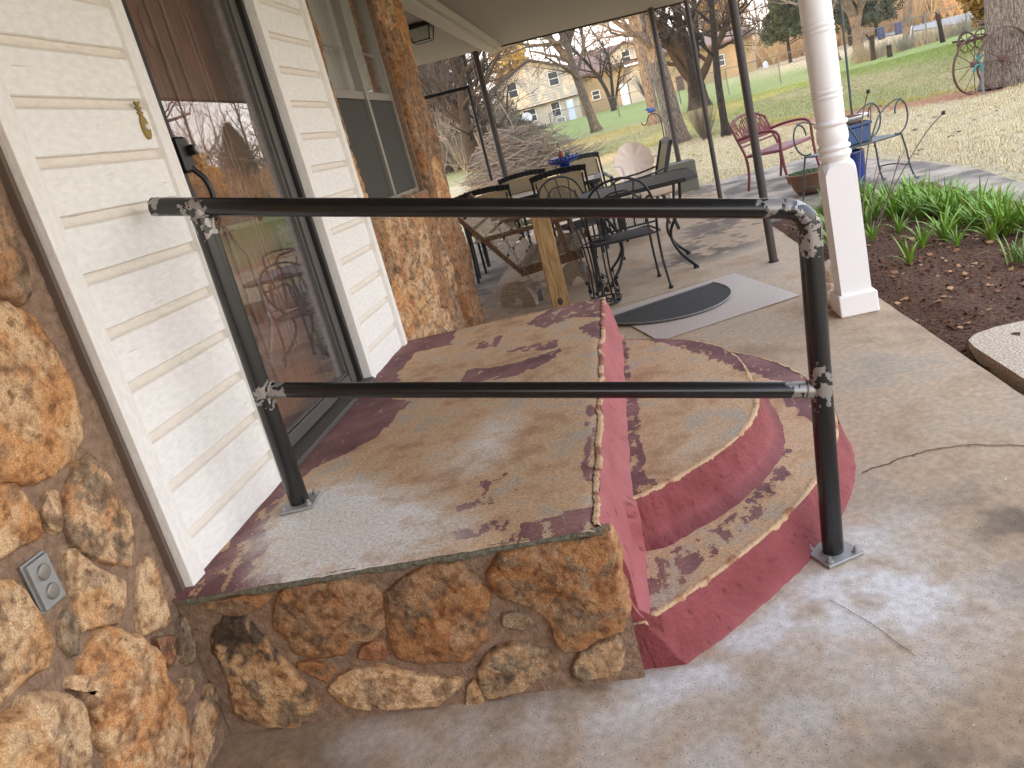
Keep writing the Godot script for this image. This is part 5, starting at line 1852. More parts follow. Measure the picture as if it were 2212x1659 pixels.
	for k in 4:
		mb = MB.new()
		var a := TAU * (k + 0.5) / 4.0 + 0.5
		var bs := Basis(Vector3.UP, -a)
		var sc := []
		for q in 22:
			var w := q / 21.0 * 2.6 * PI
			var r := 0.042 * (1.0 - q / 30.0)
			sc.push_back(bs * V(0.10, 0.14 + r * sin(w), r * cos(w)))
		mb.tube(sc, 0.004, 5)
		mb.tube(curve([bs * V(0.10, 0.03, -0.05), bs * V(0.105, 0.10, 0.03), bs * V(0.10, 0.20, -0.02), bs * V(0.09, 0.26, 0.02)], 4), 0.004, 5)
		for q in 3: mb.ball(bs * V(0.104, 0.08 + q * 0.055, -0.035 + 0.035 * q), V(0.012, 0.017, 0.014), 7, 5)
		part(st, "leaf_scroll", mb, M.iron)

	# black mesh table and its chairs
	var t := thing("mesh_table", "black wrought iron table with clipped corners and curved legs", "table", V(6.82, 0, 0.10))
	mb = MB.new()
	var tp := PackedVector2Array([V2(-0.46, -0.36), V2(-0.36, -0.46), V2(0.36, -0.46), V2(0.46, -0.36), V2(0.46, 0.36), V2(0.36, 0.46), V2(-0.36, 0.46), V2(-0.46, 0.36)])
	sheet(mb, tp, 0.708, 0.716)
	part(t, "tabletop", mb, M.iron)
	mb = MB.new()
	for k in 8:
		var a := tp[k]
		var b := tp[(k + 1) % 8]
		mb.bar(V(a.x, 0.705, a.y), V(b.x, 0.705, b.y), 0.018, 0.032, Vector3.UP, 0.004)
	part(t, "rim", mb, M.iron)
	for sx in [-1, 1]:
		for sz in [-1, 1]:
			mb = MB.new()
			mb.tube(curve([V(sx * 0.33, 0.70, sz * 0.33), V(sx * 0.30, 0.50, sz * 0.30), V(sx * 0.20, 0.30, sz * 0.20), V(sx * 0.24, 0.14, sz * 0.24), V(sx * 0.34, 0.02, sz * 0.34)], 6), 0.0125, 9)
			mb.tube([V(sx * 0.34, 0.0, sz * 0.34), V(sx * 0.34, 0.02, sz * 0.34)], 0.022, 12)
			part(t, "leg", mb, M.iron)
	mesh_chair("black wire mesh chair nearest the steps with its arched back to them", V(6.22, 0, -0.08), 0.10)
	mesh_chair("black wire mesh chair half hidden behind the wooden swing", V(7.66, 0, -0.44), -2.58)
	mb = MB.new()
	mb.box(Transform3D(Basis(), V(0, 0.46, 0)), V(0.40, 0.07, 0.40), 0.03)
	single("seat_cushion", mb, M.tile, "pale cushion lying on a seat beyond the mesh table", "cushion", "", V(8.5, 0.0, 0.35))
	# tile table and sling chairs
	var tt := thing("tile_table", "long dark framed table with tan tile top among the sling chairs", "table", V(8.88, 0, -0.98))
	mb = MB.new()
	for b in [[-0.42, -0.36], [0.36, 0.42]]: mb.bx(b[0], b[1], 0.69, 0.728, -0.78, 0.78, 0.006)
	for b in [[-0.78, -0.72], [0.72, 0.78]]: mb.bx(-0.36, 0.36, 0.69, 0.727, b[0], b[1], 0.006)
	part(tt, "frame", mb, M.blackframe)
	for k in 4:
		for j in 2:
			mb = MB.new()
			mb.bx(-0.355 + j * 0.358, -0.003 + j * 0.358, 0.70, 0.724, -0.715 + k * 0.359, -0.361 + k * 0.359, 0.004)
			part(tt, "tile", mb, M.tile)
	for sx in [-1, 1]:
		for sz in [-1, 1]:
			mb = MB.new()
			mb.tube([V(sx * 0.36, 0.0, sz * 0.70), V(sx * 0.36, 0.2, sz * 0.70), V(sx * 0.36, 0.55, sz * 0.70), V(sx * 0.36, 0.69, sz * 0.70)], [0.022, 0.028, 0.032, 0.04], 10)
			part(tt, "leg", mb, M.blackframe)
	sling_chair("black framed sling chair closest to the stone pier", V(8.52, 0, -1.36), 0.0)
	sling_chair("black framed sling chair in front of the blue pedestal bowl", V(8.62, 0, -0.60), 0.02)
	sling_chair("sling chair on the far side of the tile table beside the arch pipe", V(9.16, 0, -1.1), PI)
	sling_chair("sling chair on the far side of the tile table with tan back in full view", V(9.95, 0, -0.42), PI + 0.15)
	sling_chair("sling chair seen from its side at the table's open end", V(8.95, 0, 0.14), PI * 0.5 + 0.1)
	# blue pedestal bowl on the table
	var pb := thing("pedestal_bowl", "glossy cobalt blue pedestal bowl standing on the tile table", "bowl", V(8.95, 0.728, -0.55))
	mb = MB.new()
	mb.lathe([V2(0.0, 0.0), V2(0.075, 0.0), V2(0.078, 0.012), V2(0.060, 0.022), V2(0.048, 0.06), V2(0.046, 0.10), V2(0.058, 0.125), V2(0.052, 0.132), V2(0.03, 0.14)], 24)
	part(pb, "pedestal", mb, M.cobalt)
	mb = MB.new()
	mb.lathe([V2(0.02, 0.135), V2(0.06, 0.142), V2(0.105, 0.158), V2(0.128, 0.178), V2(0.130, 0.195), V2(0.118, 0.204), V2(0.10, 0.198), V2(0.05, 0.185), V2(0.0, 0.182)], 32)
	for k in 24:
		var a := TAU * k / 24
		mb.ball(V(cos(a) * 0.124, 0.188, sin(a) * 0.124), V(0.012, 0.018, 0.012), 6, 5)
	part(pb, "bowl", mb, M.cobalt)
	pb.scale = Vector3(1.25, 1.35, 1.25)
	mb = MB.new()
	mb.ball(V(0, 0.215, 0), V(0.03, 0.035, 0.03))
	mb.ball(V(0.0, 0.25, 0.005), V(0.014, 0.03, 0.014))
	single("garden_figure", mb, M.redfigure, "small dark red figure sitting in the blue pedestal bowl", "figurine", "", V(8.95, 0.800, -0.57))
	mb = MB.new()
	for k in 9:
		var a := TAU * k / 9
		mb.ball(V(cos(a) * 0.02, 0.205 + 0.01 * (k % 3), sin(a) * 0.02), V(0.008, 0.018, 0.008), 6, 5)
	single("succulent", mb, M.teal, "tiny blue green succulent in the blue pedestal bowl", "plant", "", V(8.97, 0.800, -0.50))
	shell_chair("beige shell back lawn chair beside the concrete block", V(11.55, 0, 0.28), PI + 0.25)
	shell_chair("beige shell back lawn chair near the stone pier and far pole", V(11.0, 0, -1.72), PI - 0.3)

# paint flakes and grit lying about after the work
func build_debris() -> void:
	var rng := RandomNumberGenerator.new()
	rng.seed = 17
	var fl := MB.new()
	for k in 6:
		var a := TAU * k / 6.0
		fl.add(V(cos(a) * (0.6 if k % 2 else 1.0), 0.10 if k % 3 else 0.25, sin(a) * (0.9 if k % 2 else 0.5)), Vector3.UP)
	for k in 4: fl.t(0, k + 1, k + 2)
	fl.smooth()
	var xs := []
	var cs := []
	for k in 420:
		var x := rng.randf_range(1.0, 7.5)
		var z := rng.randf_range(-0.9, 1.2)
		var y := 0.002
		if k % 4 == 0:
			x = rng.randf_range(1.72, 4.05); z = rng.randf_range(-1.25, -0.26); y = 0.4395
		elif x > 1.55 and x < 4.3 and z < 0.62: continue
		elif z < -0.2 and x < 1.7 and rng.randf() < 0.5: continue
		xs.push_back(Transform3D(Basis(Vector3.UP, rng.randf() * TAU), V(x, y, z)).scaled_local(Vector3.ONE * rng.randf_range(0.0012, 0.0048)))
		cs.push_back([Color(0.85, 0.82, 0.76), Color(0.12, 0.10, 0.09), Color(0.7, 0.6, 0.45), Color(0.35, 0.15, 0.14), Color(0.16, 0.13, 0.10)][rng.randi() % 5])
	tag(scatter(self, "paint_flakes", fl.mesh(), M.grassblade, xs, cs), "tiny paint flakes and grit scattered over landing and porch floor", "debris")

func V2(x: float, y: float) -> Vector2:
	return Vector2(x, y)

# ------------------------------------------------------------------ patio pieces
func build_patio() -> void:
	# red bench: faces local +z, length along x
	var b := thing("red_bench", "red metal garden bench with a pierced branch pattern back", "bench", V(10.70, 0, 1.96), -0.60)
	var mb := MB.new()
	for s in [-1, 1]:
		mb.tube(curve([V(s * 0.48, 0.0, -0.24), V(s * 0.48, 0.22, -0.20), V(s * 0.48, 0.42, -0.21), V(s * 0.48, 0.62, -0.28), V(s * 0.48, 0.80, -0.34)], 4), 0.017, 10)
	mb.tube(curve([V(-0.48, 0.79, -0.338), V(-0.24, 0.865, -0.36), V(0, 0.885, -0.365), V(0.24, 0.865, -0.36), V(0.48, 0.79, -0.338)], 5), 0.017, 10)
	mb.tube([V(-0.48, 0.58, -0.265), V(0.48, 0.58, -0.265)], 0.014, 9)
	mb.tube([V(-0.48, 0.53, -0.25), V(0.48, 0.53, -0.25)], 0.012, 9)
	part(b, "back_frame", mb, M.redmetal)
	var rng := RandomNumberGenerator.new()
	rng.seed = 44
	mb = MB.new()
	for k in 46:
		var x := lerpf(-0.43, 0.43, k / 45.0)
		var lean := rng.randf_range(-0.11, 0.11)
		var y1 := rng.randf_range(0.70, 0.85)
		var w := rng.randf_range(-0.03, 0.03)
		var zf := func(yy: float) -> float: return -0.265 - (yy - 0.58) * 0.34
		mb.tube(curve([V(x, 0.585, zf.call(0.585)), V(x + w, 0.66, zf.call(0.66)), V(x + lean, y1, zf.call(y1)), V(x + lean + w, y1 - 0.03, zf.call(y1 - 0.03))], 4), 0.0065, 5)
		if k % 2 == 0: mb.ball(V(x + lean, y1, zf.call(y1)), V(0.014, 0.02, 0.006), 6, 5)
	part(b, "branch_panel", mb, M.redmetal)
	for k in 6:
		mb = MB.new()
		mb.bx(-0.46, 0.46, 0.412, 0.424, -0.20 + k * 0.072, -0.138 + k * 0.072, 0.004)
		part(b, "seat_slat", mb, M.redmetal)
	mb = MB.new()
	mb.tube([V(-0.48, 0.405, -0.2), V(-0.48, 0.405, 0.24), V(0.48, 0.405, 0.24), V(0.48, 0.405, -0.2)], 0.013, 8)
	part(b, "seat_frame", mb, M.redmetal)
	for s in [-1, 1]:
		mb = MB.new()
		mb.tube(curve([V(s * 0.48, 0.62, -0.28), V(s * 0.48, 0.65, -0.1), V(s * 0.48, 0.655, 0.12), V(s * 0.48, 0.60, 0.23), V(s * 0.48, 0.42, 0.24), V(s * 0.48, 0.22, 0.25), V(s * 0.48, 0.0, 0.285)], 5), 0.017, 10)
		part(b, "arm_leg", mb, M.redmetal)

	# iron plant bench with scrolled ends, length along z
	var g := thing("scroll_bench", "grey green iron plant bench with scrolled ends behind the white post", "bench", V(8.42, 0, 2.22), 0.42)
	mb = MB.new()
	mb.bx(-0.19, 0.19, 0.435, 0.449, -0.42, 0.42, 0.005)
	part(g, "seat", mb, M.greenmetal)
	for e in [-1, 1]:
		for sx in [-1, 1]:
			mb = MB.new()
			mb.tube(curve([V(sx * 0.19, 0.45, e * 0.40), V(sx * 0.20, 0.30, e * 0.43), V(sx * 0.21, 0.12, e * 0.45), V(sx * 0.22, 0.0, e * 0.49), V(sx * 0.22, 0.006, e * 0.52)], 5), 0.009, 8)
			part(g, "leg", mb, M.greenmetal)
		mb = MB.new()
		mb.tube(curve([V(-0.215, 0.14, e * 0.45), V(0, 0.16, e * 0.44), V(0.215, 0.14, e * 0.45)], 4), 0.007, 7)
		part(g, "stretcher", mb, M.greenmetal)
		for sx in [-1, 1]:
			mb = MB.new()
			var sc := []
			for q in 34:
				var w := -0.4 + q / 33.0 * 4.7
				var r := 0.20 - 0.15 * q / 33.0
				sc.push_back(V(sx * 0.18, 0.66 - (0.04 if q > 20 else 0.0) * (q - 20) / 13.0 + r * 1.08 * sin(w - PI * 0.5), e * (0.40 + r * cos(w - PI * 0.5) * 0.75)))
			mb.tube(sc, 0.0085, 7)
			mb.tube(curve([V(sx * 0.18, 0.765, e * 0.45), V(sx * 0.18, 0.76, e * 0.34), V(sx * 0.18, 0.66, e * 0.18), V(sx * 0.18, 0.46, e * 0.06)], 5), 0.0075, 7)
			part(g, "scroll", mb, M.greenmetal)
	# pots
	var p := thing("planter", "dark blue glazed rectangular planter full of soil on the scrolled bench", "planter", V(8.45, 0.45, 2.20), 0.42)
	mb = MB.new()
	mb.bx(-0.10, 0.10, 0, 0.155, -0.185, 0.185, 0.012)
	mb.bx(-0.115, 0.115, 0.155, 0.19, -0.20, 0.20, 0.01)
	part(p, "pot", mb, M.bluepot)
	mb = MB.new()
	mb.bx(-0.095, 0.095, 0.17, 0.198, -0.18, 0.18, 0.008)
	part(p, "soil", mb, M.soil)
	p = thing("shallow_pot", "white shallow pot of soil resting across the blue rectangular planter", "pot", V(8.50, 0.645, 2.22))
	mb = MB.new()
	mb.lathe([V2(0.0, 0.0), V2(0.10, 0.0), V2(0.15, 0.035), V2(0.185, 0.05), V2(0.19, 0.066), V2(0.176, 0.064), V2(0.165, 0.05), V2(0.0, 0.045)], 28)
	part(p, "bowl", mb, M.whitepot)
	mb = MB.new()
	mb.ball(V(0, 0.045, 0), V(0.16, 0.035, 0.16), 16, 8)
	part(p, "soil", mb, M.soil)
	mb = MB.new()
	mb.lathe([V2(0.0, 0.0), V2(0.05, 0.0), V2(0.065, 0.10), V2(0.068, 0.11), V2(0.058, 0.11), V2(0.05, 0.09), V2(0.0, 0.088)], 20)
	single("small_pot", mb, M.bluepot, "small blue pot with a white rim behind the white post", "pot", "", V(8.62, 0.66, 2.10))
	mb = MB.new()
	mb.lathe([V2(0.0, 0.0), V2(0.085, 0.0), V2(0.10, 0.03), V2(0.112, 0.18), V2(0.118, 0.36), V2(0.124, 0.385), V2(0.112, 0.39), V2(0.106, 0.36), V2(0.0, 0.34)], 28)
	single("tall_pot", mb, M.cobalt, "tall bright blue pot standing under the scrolled bench", "pot", "", V(8.50, 0, 2.22))
	p = thing("clay_bowl", "round brown clay planter with low green sedum on the patio", "planter", V(9.12, 0, 1.92))
	mb = MB.new()
	mb.lathe([V2(0.0, 0.0), V2(0.12, 0.0), V2(0.16, 0.06), V2(0.205, 0.19), V2(0.222, 0.20), V2(0.224, 0.222), V2(0.20, 0.222), V2(0.19, 0.19), V2(0.0, 0.18)], 32)
	part(p, "pot", mb, M.terracotta)
	var leafm := MB.new()
	leafm.ball(V(0, 0.012, 0), V(0.012, 0.02, 0.012), 6, 4)
	var xs := []
	var cs := []
	for k in 260:
		var r := sqrt(rng.randf()) * 0.185
		var a := rng.randf() * TAU
		xs.push_back(Transform3D(Basis(Vector3.UP, a).scaled(Vector3.ONE * rng.randf_range(0.6, 1.3)), V(r * cos(a), 0.192 + 0.02 * (1.0 - r / 0.19), r * sin(a))))
		cs.push_back(Color(0.6, 0.8, 0.4).lerp(Color(0.9, 0.8, 0.5), rng.randf()))
	scatter(p, "sedum", leafm.mesh(), M.needle, xs, cs)
	# shepherd's hooks
	var hk := thing("shepherd_hook", "thin black shepherd hook with curled tip on the dry lawn", "garden hook", on_lawn(16.7, 0.96))
	mb = MB.new()
	mb.tube(curve([V(0, -0.1, 0.03), V(0, 0.4, 0.02), V(0, 0.80, 0.02), V(0, 0.90, -0.02), V(0, 0.955, -0.10), V(0, 0.93, -0.19), V(0, 0.86, -0.235), V(0, 0.80, -0.26), V(0, 0.785, -0.31), V(0, 0.81, -0.345), V(0, 0.85, -0.35)], 5), 0.010, 7)
	part(hk, "rod", mb, M.iron)
	var bd := thing("bird_ornament", "small blue metal bird perched on top of the thin hook", "ornament", on_lawn(16.7, 0.84) + V(0, 0.965, 0))
	mb = MB.new()
	mb.ball(V(0, 0.055, 0.0), V(0.035, 0.045, 0.075), 12, 8)
	mb.ball(V(0, 0.095, -0.065), V(0.030, 0.032, 0.034), 10, 7)
	part(bd, "body", mb, M.bluebird)
	mb = MB.new()
	mb.bar(V(0, 0.06, 0.06), V(0, 0.135, 0.135), 0.03, 0.012)
	part(bd, "tail", mb, M.bluebird)
	mb = MB.new()
	mb.bar(V(0, 0.092, -0.09), V(0, 0.088, -0.135), 0.012, 0.012)
	part(bd, "beak", mb, M.bluebird)
	mb = MB.new()
	mb.tube(curve([V(0, -0.05, 0), V(0.0, 0.9, 0.025), V(0, 1.9, 0.04), V(0, 2.05, 0.0), V(0, 2.12, -0.09), V(0, 2.06, -0.17), V(0, 1.98, -0.17)], 5), 0.012, 8)
	single("shepherd_hook", mb, M.greenmetal, "tall dark green hook pole beside the white porch post", "garden hook", "", V(8.95, -0.02, 2.37))
	var fd := thing("bird_feeder", "blue hanging feeder with pale top edge at the upper frame", "feeder", V(8.95, 1.77, 2.29))
	mb = MB.new()
	mb.lathe([V2(0.0, 0.0), V2(0.03, 0.01), V2(0.055, 0.06), V2(0.06, 0.12), V2(0.05, 0.14), V2(0.0, 0.15)], 18)
	part(fd, "body", mb, M.bluepot)
	mb = MB.new()
	mb.lathe([V2(0.07, 0.10), V2(0.085, 0.12), V2(0.04, 0.17), V2(0.0, 0.19)], 18)
	part(fd, "cap", mb, M.whitepot)

# ------------------------------------------------------------------ flower bed
func blade(mb: MB, base: Vector3, yaw: float, length: float, lean: float, curl: float, w: float, seg := 6) -> void:
	var d := V(cos(yaw), 0, sin(yaw))
	var side := V(-sin(yaw), 0, cos(yaw))
	var p := base
	var ang := lean
	var last := -1
	for k in seg + 1:
		var f := float(k) / seg
		var hw := w * (0.65 + 0.6 * f) * (1.0 - pow(f, 2.6)) + 0.0006
		var t := d * sin(ang) + Vector3.UP * cos(ang)
		var nn := (Vector3.UP * sin(ang) - d * cos(ang)) * -1.0
		var a := mb.add(p - side * hw + nn * -hw * 0.25, (nn - side * 0.4).normalized())
		mb.add(p, nn)
		mb.add(p + side * hw + nn * -hw * 0.25, (nn + side * 0.4).normalized())
		if last >= 0:
			mb.q(last, last + 1, a + 1, a)
			mb.q(last + 1, last + 2, a + 2, a + 1)
		last = a
		p += t * length / seg
		ang += curl / seg
	pass

func build_bed() -> void:
	var rng := RandomNumberGenerator.new()
	rng.seed = 77
	var lump := noise(84, 5.0, 4)
	var soil_y := func(x: float, z: float) -> float: return -0.045 + 0.055 * minf(1.0, (z - 1.243) * 6.0) + 0.028 * lump.get_noise_2d(x, z)
	# three daylily shapes
	var proto := []
	for v in 4:
		var mb := MB.new()
		mb.colored = true
		var n: int = [22, 17, 26, 13][v]
		for k in n:
			var yaw := TAU * k / n * 2.4 + rng.randf_range(-0.3, 0.3)
			var g := rng.randf()
			mb.tint(Color(0.50, 0.70, 0.36).lerp(Color(1.0, 1.0, 0.55), g) if rng.randf() < 0.94 else Color(0.9, 0.72, 0.6))
			blade(mb, V(cos(yaw) * 0.012, 0, sin(yaw) * 0.012), yaw, rng.randf_range(0.13, 0.29), rng.randf_range(0.05, 0.5), rng.randf_range(0.3, 1.5), rng.randf_range(0.0045, 0.0085))
		proto.push_back(mb)
	var spots := []
	# a thick bank along the bed's far side and along its edge to the patio
	for k in 92:
		var f := rng.randf()
		var x := lerpf(5.15, 7.75, f)
		var z := 2.42 - 0.05 * (x - 5.0) - absf(rng.randfn(0.0, 0.20)) + (0.0 if x < 7.2 else -0.2)
		if x < 6.0: z = minf(z, 2.45) + 0.06
		spots.push_back([V2(x, z), rng.randf_range(0.85, 1.25)])
	for e in [[5.45, 1.78], [5.30, 1.93], [5.22, 2.10], [5.62, 1.95], [5.95, 1.62], [6.3, 1.48], [6.55, 1.40], [5.15, 1.60], [6.8, 1.55], [7.1, 1.45], [7.35, 1.6], [5.0, 2.24], [5.05, 2.42], [6.1, 1.85], [7.45, 1.95], [6.9, 1.34], [6.0, 1.36], [4.78, 2.46]]: spots.push_back([V2(e[0], e[1]), rng.randf_range(0.75, 1.05)])
	var first := []
	for v in 4:
		var o := single("daylily", proto[v], M.leaf, "fresh green daylily clump crowded along the far side of the flower bed", "daylily", "daylilies in the flower bed")
		first.push_back(o)
	for k in spots.size():
		var s: Array = spots[k]
		var at := V(s[0].x, soil_y.call(s[0].x, s[0].y) - 0.004, s[0].y)
		var o: Node3D
		if k < 4:
			o = first[k]
			o.position = at
			o.rotation.y = rng.randf() * TAU
			o.scale = Vector3.ONE * s[1]
		else:
			o = dup(first[k % 4], at, rng.randf() * TAU, "", s[1])
		if s[0].x > 7.0: o.set_meta("label", "fresh green daylily clump at the bank's far end where the bed meets the patio")
		elif s[0].x > 6.1: o.set_meta("label", "fresh green daylily clump in the middle of the crowded daylily bank")
		if k >= 92:
			o.set_meta("label", "separate young daylily clump on bare soil in front of the thick daylily bank")
			o.set_meta("group", "young daylilies on bare soil")
	# narrow grey-green grass tufts
	for e in [[4.62, 1.98, 1.0, "grey green grassy tuft alone on bare soil nearest the walkway slab"], [4.85, 2.62, 0.9, "grey green grassy tuft at the right edge of the frame"], [4.15, 2.02, 0.6, "small green tuft beside dead leaves next to the walkway slab"]]:
		var mb := MB.new()
		mb.colored = true
		for k in 40:
			var yaw := rng.randf() * TAU
			mb.tint(Color(0.42, 0.52, 0.46).lerp(Color(0.85, 0.82, 0.62), 1.0 if rng.randf() < 0.2 else rng.randf() * 0.3))
			blade(mb, V(rng.randfn(0, 0.025), 0, rng.randfn(0, 0.025)), yaw, rng.randf_range(0.10, 0.22) * e[2], rng.randf_range(0.1, 0.7), rng.randf_range(0.4, 1.7), 0.0032, 5)
		single("grass_tuft", mb, M.leaf, e[3], "grass tuft", "", V(e[0], soil_y.call(e[0], e[1]), e[1]))
	# dry seed stalks beside the post
	var k2 := 0
	for e in [[6.2, 1.67, [V(0, 0, 0), V(0, 0.30, 0.19), V(0, 0.53, 0.36), V(0, 0.66, 0.47), V(0, 0.75, 0.58)], 0.0, "dry brown stalk leaning right with a dark round seed head", true], [6.2, 1.60, [V(0, 0, 0), V(0.0, 0.4, 0.05), V(0.02, 0.8, 0.12), V(0.0, 1.0, 0.18)], 0.0, "tallest dry stalk rising straight beside the white post", true], [6.22, 1.62, [V(0, 0, 0), V(0.0, 0.4, 0.07), V(0.0, 0.76, 0.15), V(0.0, 0.90, 0.17)], 0.0, "dry forked stalk next to the tallest stalk", false], [6.25, 1.74, [V(0, 0, 0), V(0.0, 0.25, 0.11), V(0.02, 0.50, 0.22)], 0.0, "short dry stalk bending right without a seed head", false], [6.15, 1.66, [V(0, 0, 0), V(0.01, 0.3, 0.06), V(0.02, 0.48, 0.14)], 0.0, "pale upright dry stalk closest to the white post", false]]:
		var t := thing("dry_stalk", e[4], "dry stalk", V(e[0], soil_y.call(e[0], e[1]) - 0.01, e[1]))
		var mb := MB.new()
		mb.tube(curve(e[2], 5), 0.0042, 6)
		if k2 % 2 == 0: mb.tube(curve([e[2][1] * 0.8, e[2][1] * 1.1 + V(0.03, 0.1, 0.03), e[2][1] * 1.3 + V(0.05, 0.16, 0.07)], 4), 0.0022, 5)
		part(t, "stem", mb, M.twig)
		if e[5]:
			mb = MB.new()
			var tip: Vector3 = e[2][e[2].size() - 1]
			mb.ball(tip, V(0.013, 0.016, 0.013), 9, 7)
			for q in 10: mb.bar(tip, tip + V(cos(q * 2.4), sin(q * 1.7), sin(q * 2.4)).normalized() * 0.019, 0.004, 0.004)
			part(t, "seed_head", mb, M.fascia)
		k2 += 1
	# pale rocks at the post's foot
	for e in [[4.62, 1.02, 0.055, 0.20, "white quartz stone on top of the pile behind the white post"], [4.60, 1.00, 0.075, 0.055, "tan rough stone under the white one behind the post"], [4.58, 0.90, 0.05, 0.03, "brown flat stone at the foot of the rocks behind the post"], [4.72, 1.06, 0.06, 0.12, "pale tan stone wedged between the rocks behind the post"]]:
		var mb := MB.new()
		mb.ball(Vector3.ZERO, Vector3(e[2], e[2] * 0.85, e[2] * 0.9), 22, 14)
		for k in mb.v.size():
			var q := mb.v[k]
			mb.v[k] = q * (1.0 + 0.45 * crag.get_noise_3dv(q * 2.6 + Vector3(e[0] * 9.0, e[3] * 40.0, 0)))
		mb.smooth()
		single("rock", mb, M.quartz, e[4], "rock", "", V(e[0], e[3], e[1]))
	# leaf litter and clods
	var lf := MB.new()
	for k in 6:
		var x := k / 5.0
		var hw := 0.35 * sin(x * PI) * (1.0 if k % 2 else 0.6) + 0.02
		lf.add(V(x - 0.5, 0.10 * sin(x * 5.0), -hw), Vector3.UP)
		lf.add(V(x - 0.5, 0.10 * sin(x * 5.0) + 0.05, hw), Vector3.UP)
	for k in 5: lf.q(k * 2, k * 2 + 1, k * 2 + 3, k * 2 + 2)
	lf.smooth()
	var xs := []
	var cs := []
	for k in 330:
		var x := rng.randf_range(3.6, 7.6)
		var z := rng.randf_range(1.27, 2.5)
		if x < 3.8 and z > 1.3: continue
		var s := rng.randf_range(0.012, 0.05) * (1.0 if rng.randf() < 0.7 else 1.5)
		xs.push_back(Transform3D(Basis(Vector3.UP, rng.randf() * TAU) * Basis(Vector3.RIGHT, rng.randfn(0, 0.35)), V(x, soil_y.call(x, z) + 0.006, z)).scaled_local(Vector3.ONE * s))
		cs.push_back(Color(1.0, 0.95, 0.85).lerp(Color(0.5, 0.36, 0.28), rng.randf()))
	var ll := scatter(self, "leaf_litter", lf.mesh(), M.deadleaf, xs, cs)
	tag(ll, "dead oak leaves scattered over the red soil", "leaf litter")
	var cl := MB.new()
	cl.ball(Vector3.ZERO, V(0.5, 0.4, 0.5), 7, 5)
	for k in cl.v.size(): cl.v[k] *= 1.0 + 0.4 * crag.get_noise_3dv(cl.v[k] * 0.5)
	cl.smooth()
	xs = []
	for k in 2600:
		var x := rng.randf_range(3.5, 7.8)
		var z := rng.randf_range(1.255, 2.55)
		if x < 3.72 and z > 1.3: continue
		xs.push_back(Transform3D(Basis(Vector3.UP, rng.randf() * TAU), V(x, soil_y.call(x, z) + 0.001, z)).scaled_local(Vector3.ONE * absf(rng.randfn(0.004, 0.011))))
	var co := scatter(self, "soil_clods", cl.mesh(), M.soil, xs)
	tag(co, "crumbs of red soil in the flower bed", "soil")

# ------------------------------------------------------------------ trees
# one limb and all that grows from it; thick wood goes into wood, thin twigs into twigs
func grow(wood: MB, twigs: MB, p: Vector3, dir: Vector3, length: float, r: float, depth: int, rng: RandomNumberGenerator, kids: int, droop: float) -> void:
	var seg := clampi(int(length / 0.35) + 2, 3, 8)
	var pts := [p]
	var rad := [r]
	var d := dir.normalized()
	for k in seg:
		d = (d + V(rng.randfn(0, 0.16), rng.randfn(0, 0.12) + (0.05 - droop * (1.0 if depth < 2 else 0.2)), rng.randfn(0, 0.16))).normalized()
		pts.push_back(pts[k] + d * length / seg)
		rad.push_back(r * lerpf(1.0, 0.42 if depth > 0 else 0.25, float(k + 1) / seg))
	var thin := r < 0.022
	(twigs if thin else wood).tube(pts, rad, 3 if thin else (5 if r < 0.06 else 8), false)
	if depth <= 0: return
	for k in kids:
		var f := rng.randf_range(0.22, 1.0)
		var at := f * seg
		var j := mini(int(at), seg - 1)
		var q: Vector3 = pts[j].lerp(pts[j + 1], at - j)
		var t: Vector3 = (pts[j + 1] - pts[j]).normalized()
		var side := t.cross(V(rng.randfn(0, 1), rng.randfn(0, 1), rng.randfn(0, 1))).normalized()
		var ang := rng.randf_range(0.45, 1.15)
		grow(wood, twigs, q, t * cos(ang) + side * sin(ang), length * rng.randf_range(0.42, 0.68), lerpf(rad[j], rad[j + 1], at - j) * rng.randf_range(0.45, 0.7), depth - 1, rng, kids, droop)

# a bare tree: stems are lists of points (relative to the base) with start and end radius; limbs grow from the upper part of each
func bare_tree(called: String, label: String, base: Vector3, stems: Array, o := {}) -> Node3D:
	var t := thing(called, label, "tree", base, 0.0, o.get("group", ""))
	var rng := RandomNumberGenerator.new()
	rng.seed = o.get("seed", 1)
	var wood := MB.new()
	var twigs := MB.new()
	for s in stems:
		var pts := curve(s[0], 6)
		var rad := []
		var nz := noise(rng.randi() % 1000, 0.7, 2)
		for k in pts.size():
			var f := float(k) / (pts.size() - 1)
			var r := lerpf(s[1], s[2], f)
			if s[0][0].y < 0.01: r += s[1] * 0.55 * exp(-pts[k].y / (s[1] * 1.3))
			rad.push_back(r * (1.0 + 0.06 * nz.get_noise_1d(k * 1.0)))
		wood.tube(pts, rad, 14, false)
		for k in int(s[3]):
			var f := lerpf(s[4], 1.0, (k + rng.randf()) / maxf(1.0, s[3]))
			var j := mini(int(f * (pts.size() - 1)), pts.size() - 2)
			var dirv: Vector3 = (pts[j + 1] - pts[j]).normalized()
			var side := dirv.cross(V(rng.randfn(0, 1), rng.randfn(0, 0.4), rng.randfn(0, 1))).normalized()
			grow(wood, twigs, pts[j], dirv * 0.75 + side * 0.9, rng.randf_range(0.7, 1.2) * o.get("limb", 2.6), minf(rad[j] * 0.6, o.get("limb_r", 0.08)), o.get("depth", 3), rng, o.get("kids", 5), o.get("droop", 0.05))
		# the stem's own tip goes on
		grow(wood, twigs, pts[pts.size() - 1], pts[pts.size() - 1] - pts[pts.size() - 2], o.get("limb", 2.6), s[2], o.get("depth", 3), rng, o.get("kids", 5), o.get("droop", 0.05))
	part(t, "trunk", wood, M.bark_dark if o.get("dark", false) else M.bark)
	part(t, "crown", twigs, M.twig_dark if o.get("dark", false) else M.twig)
	return t

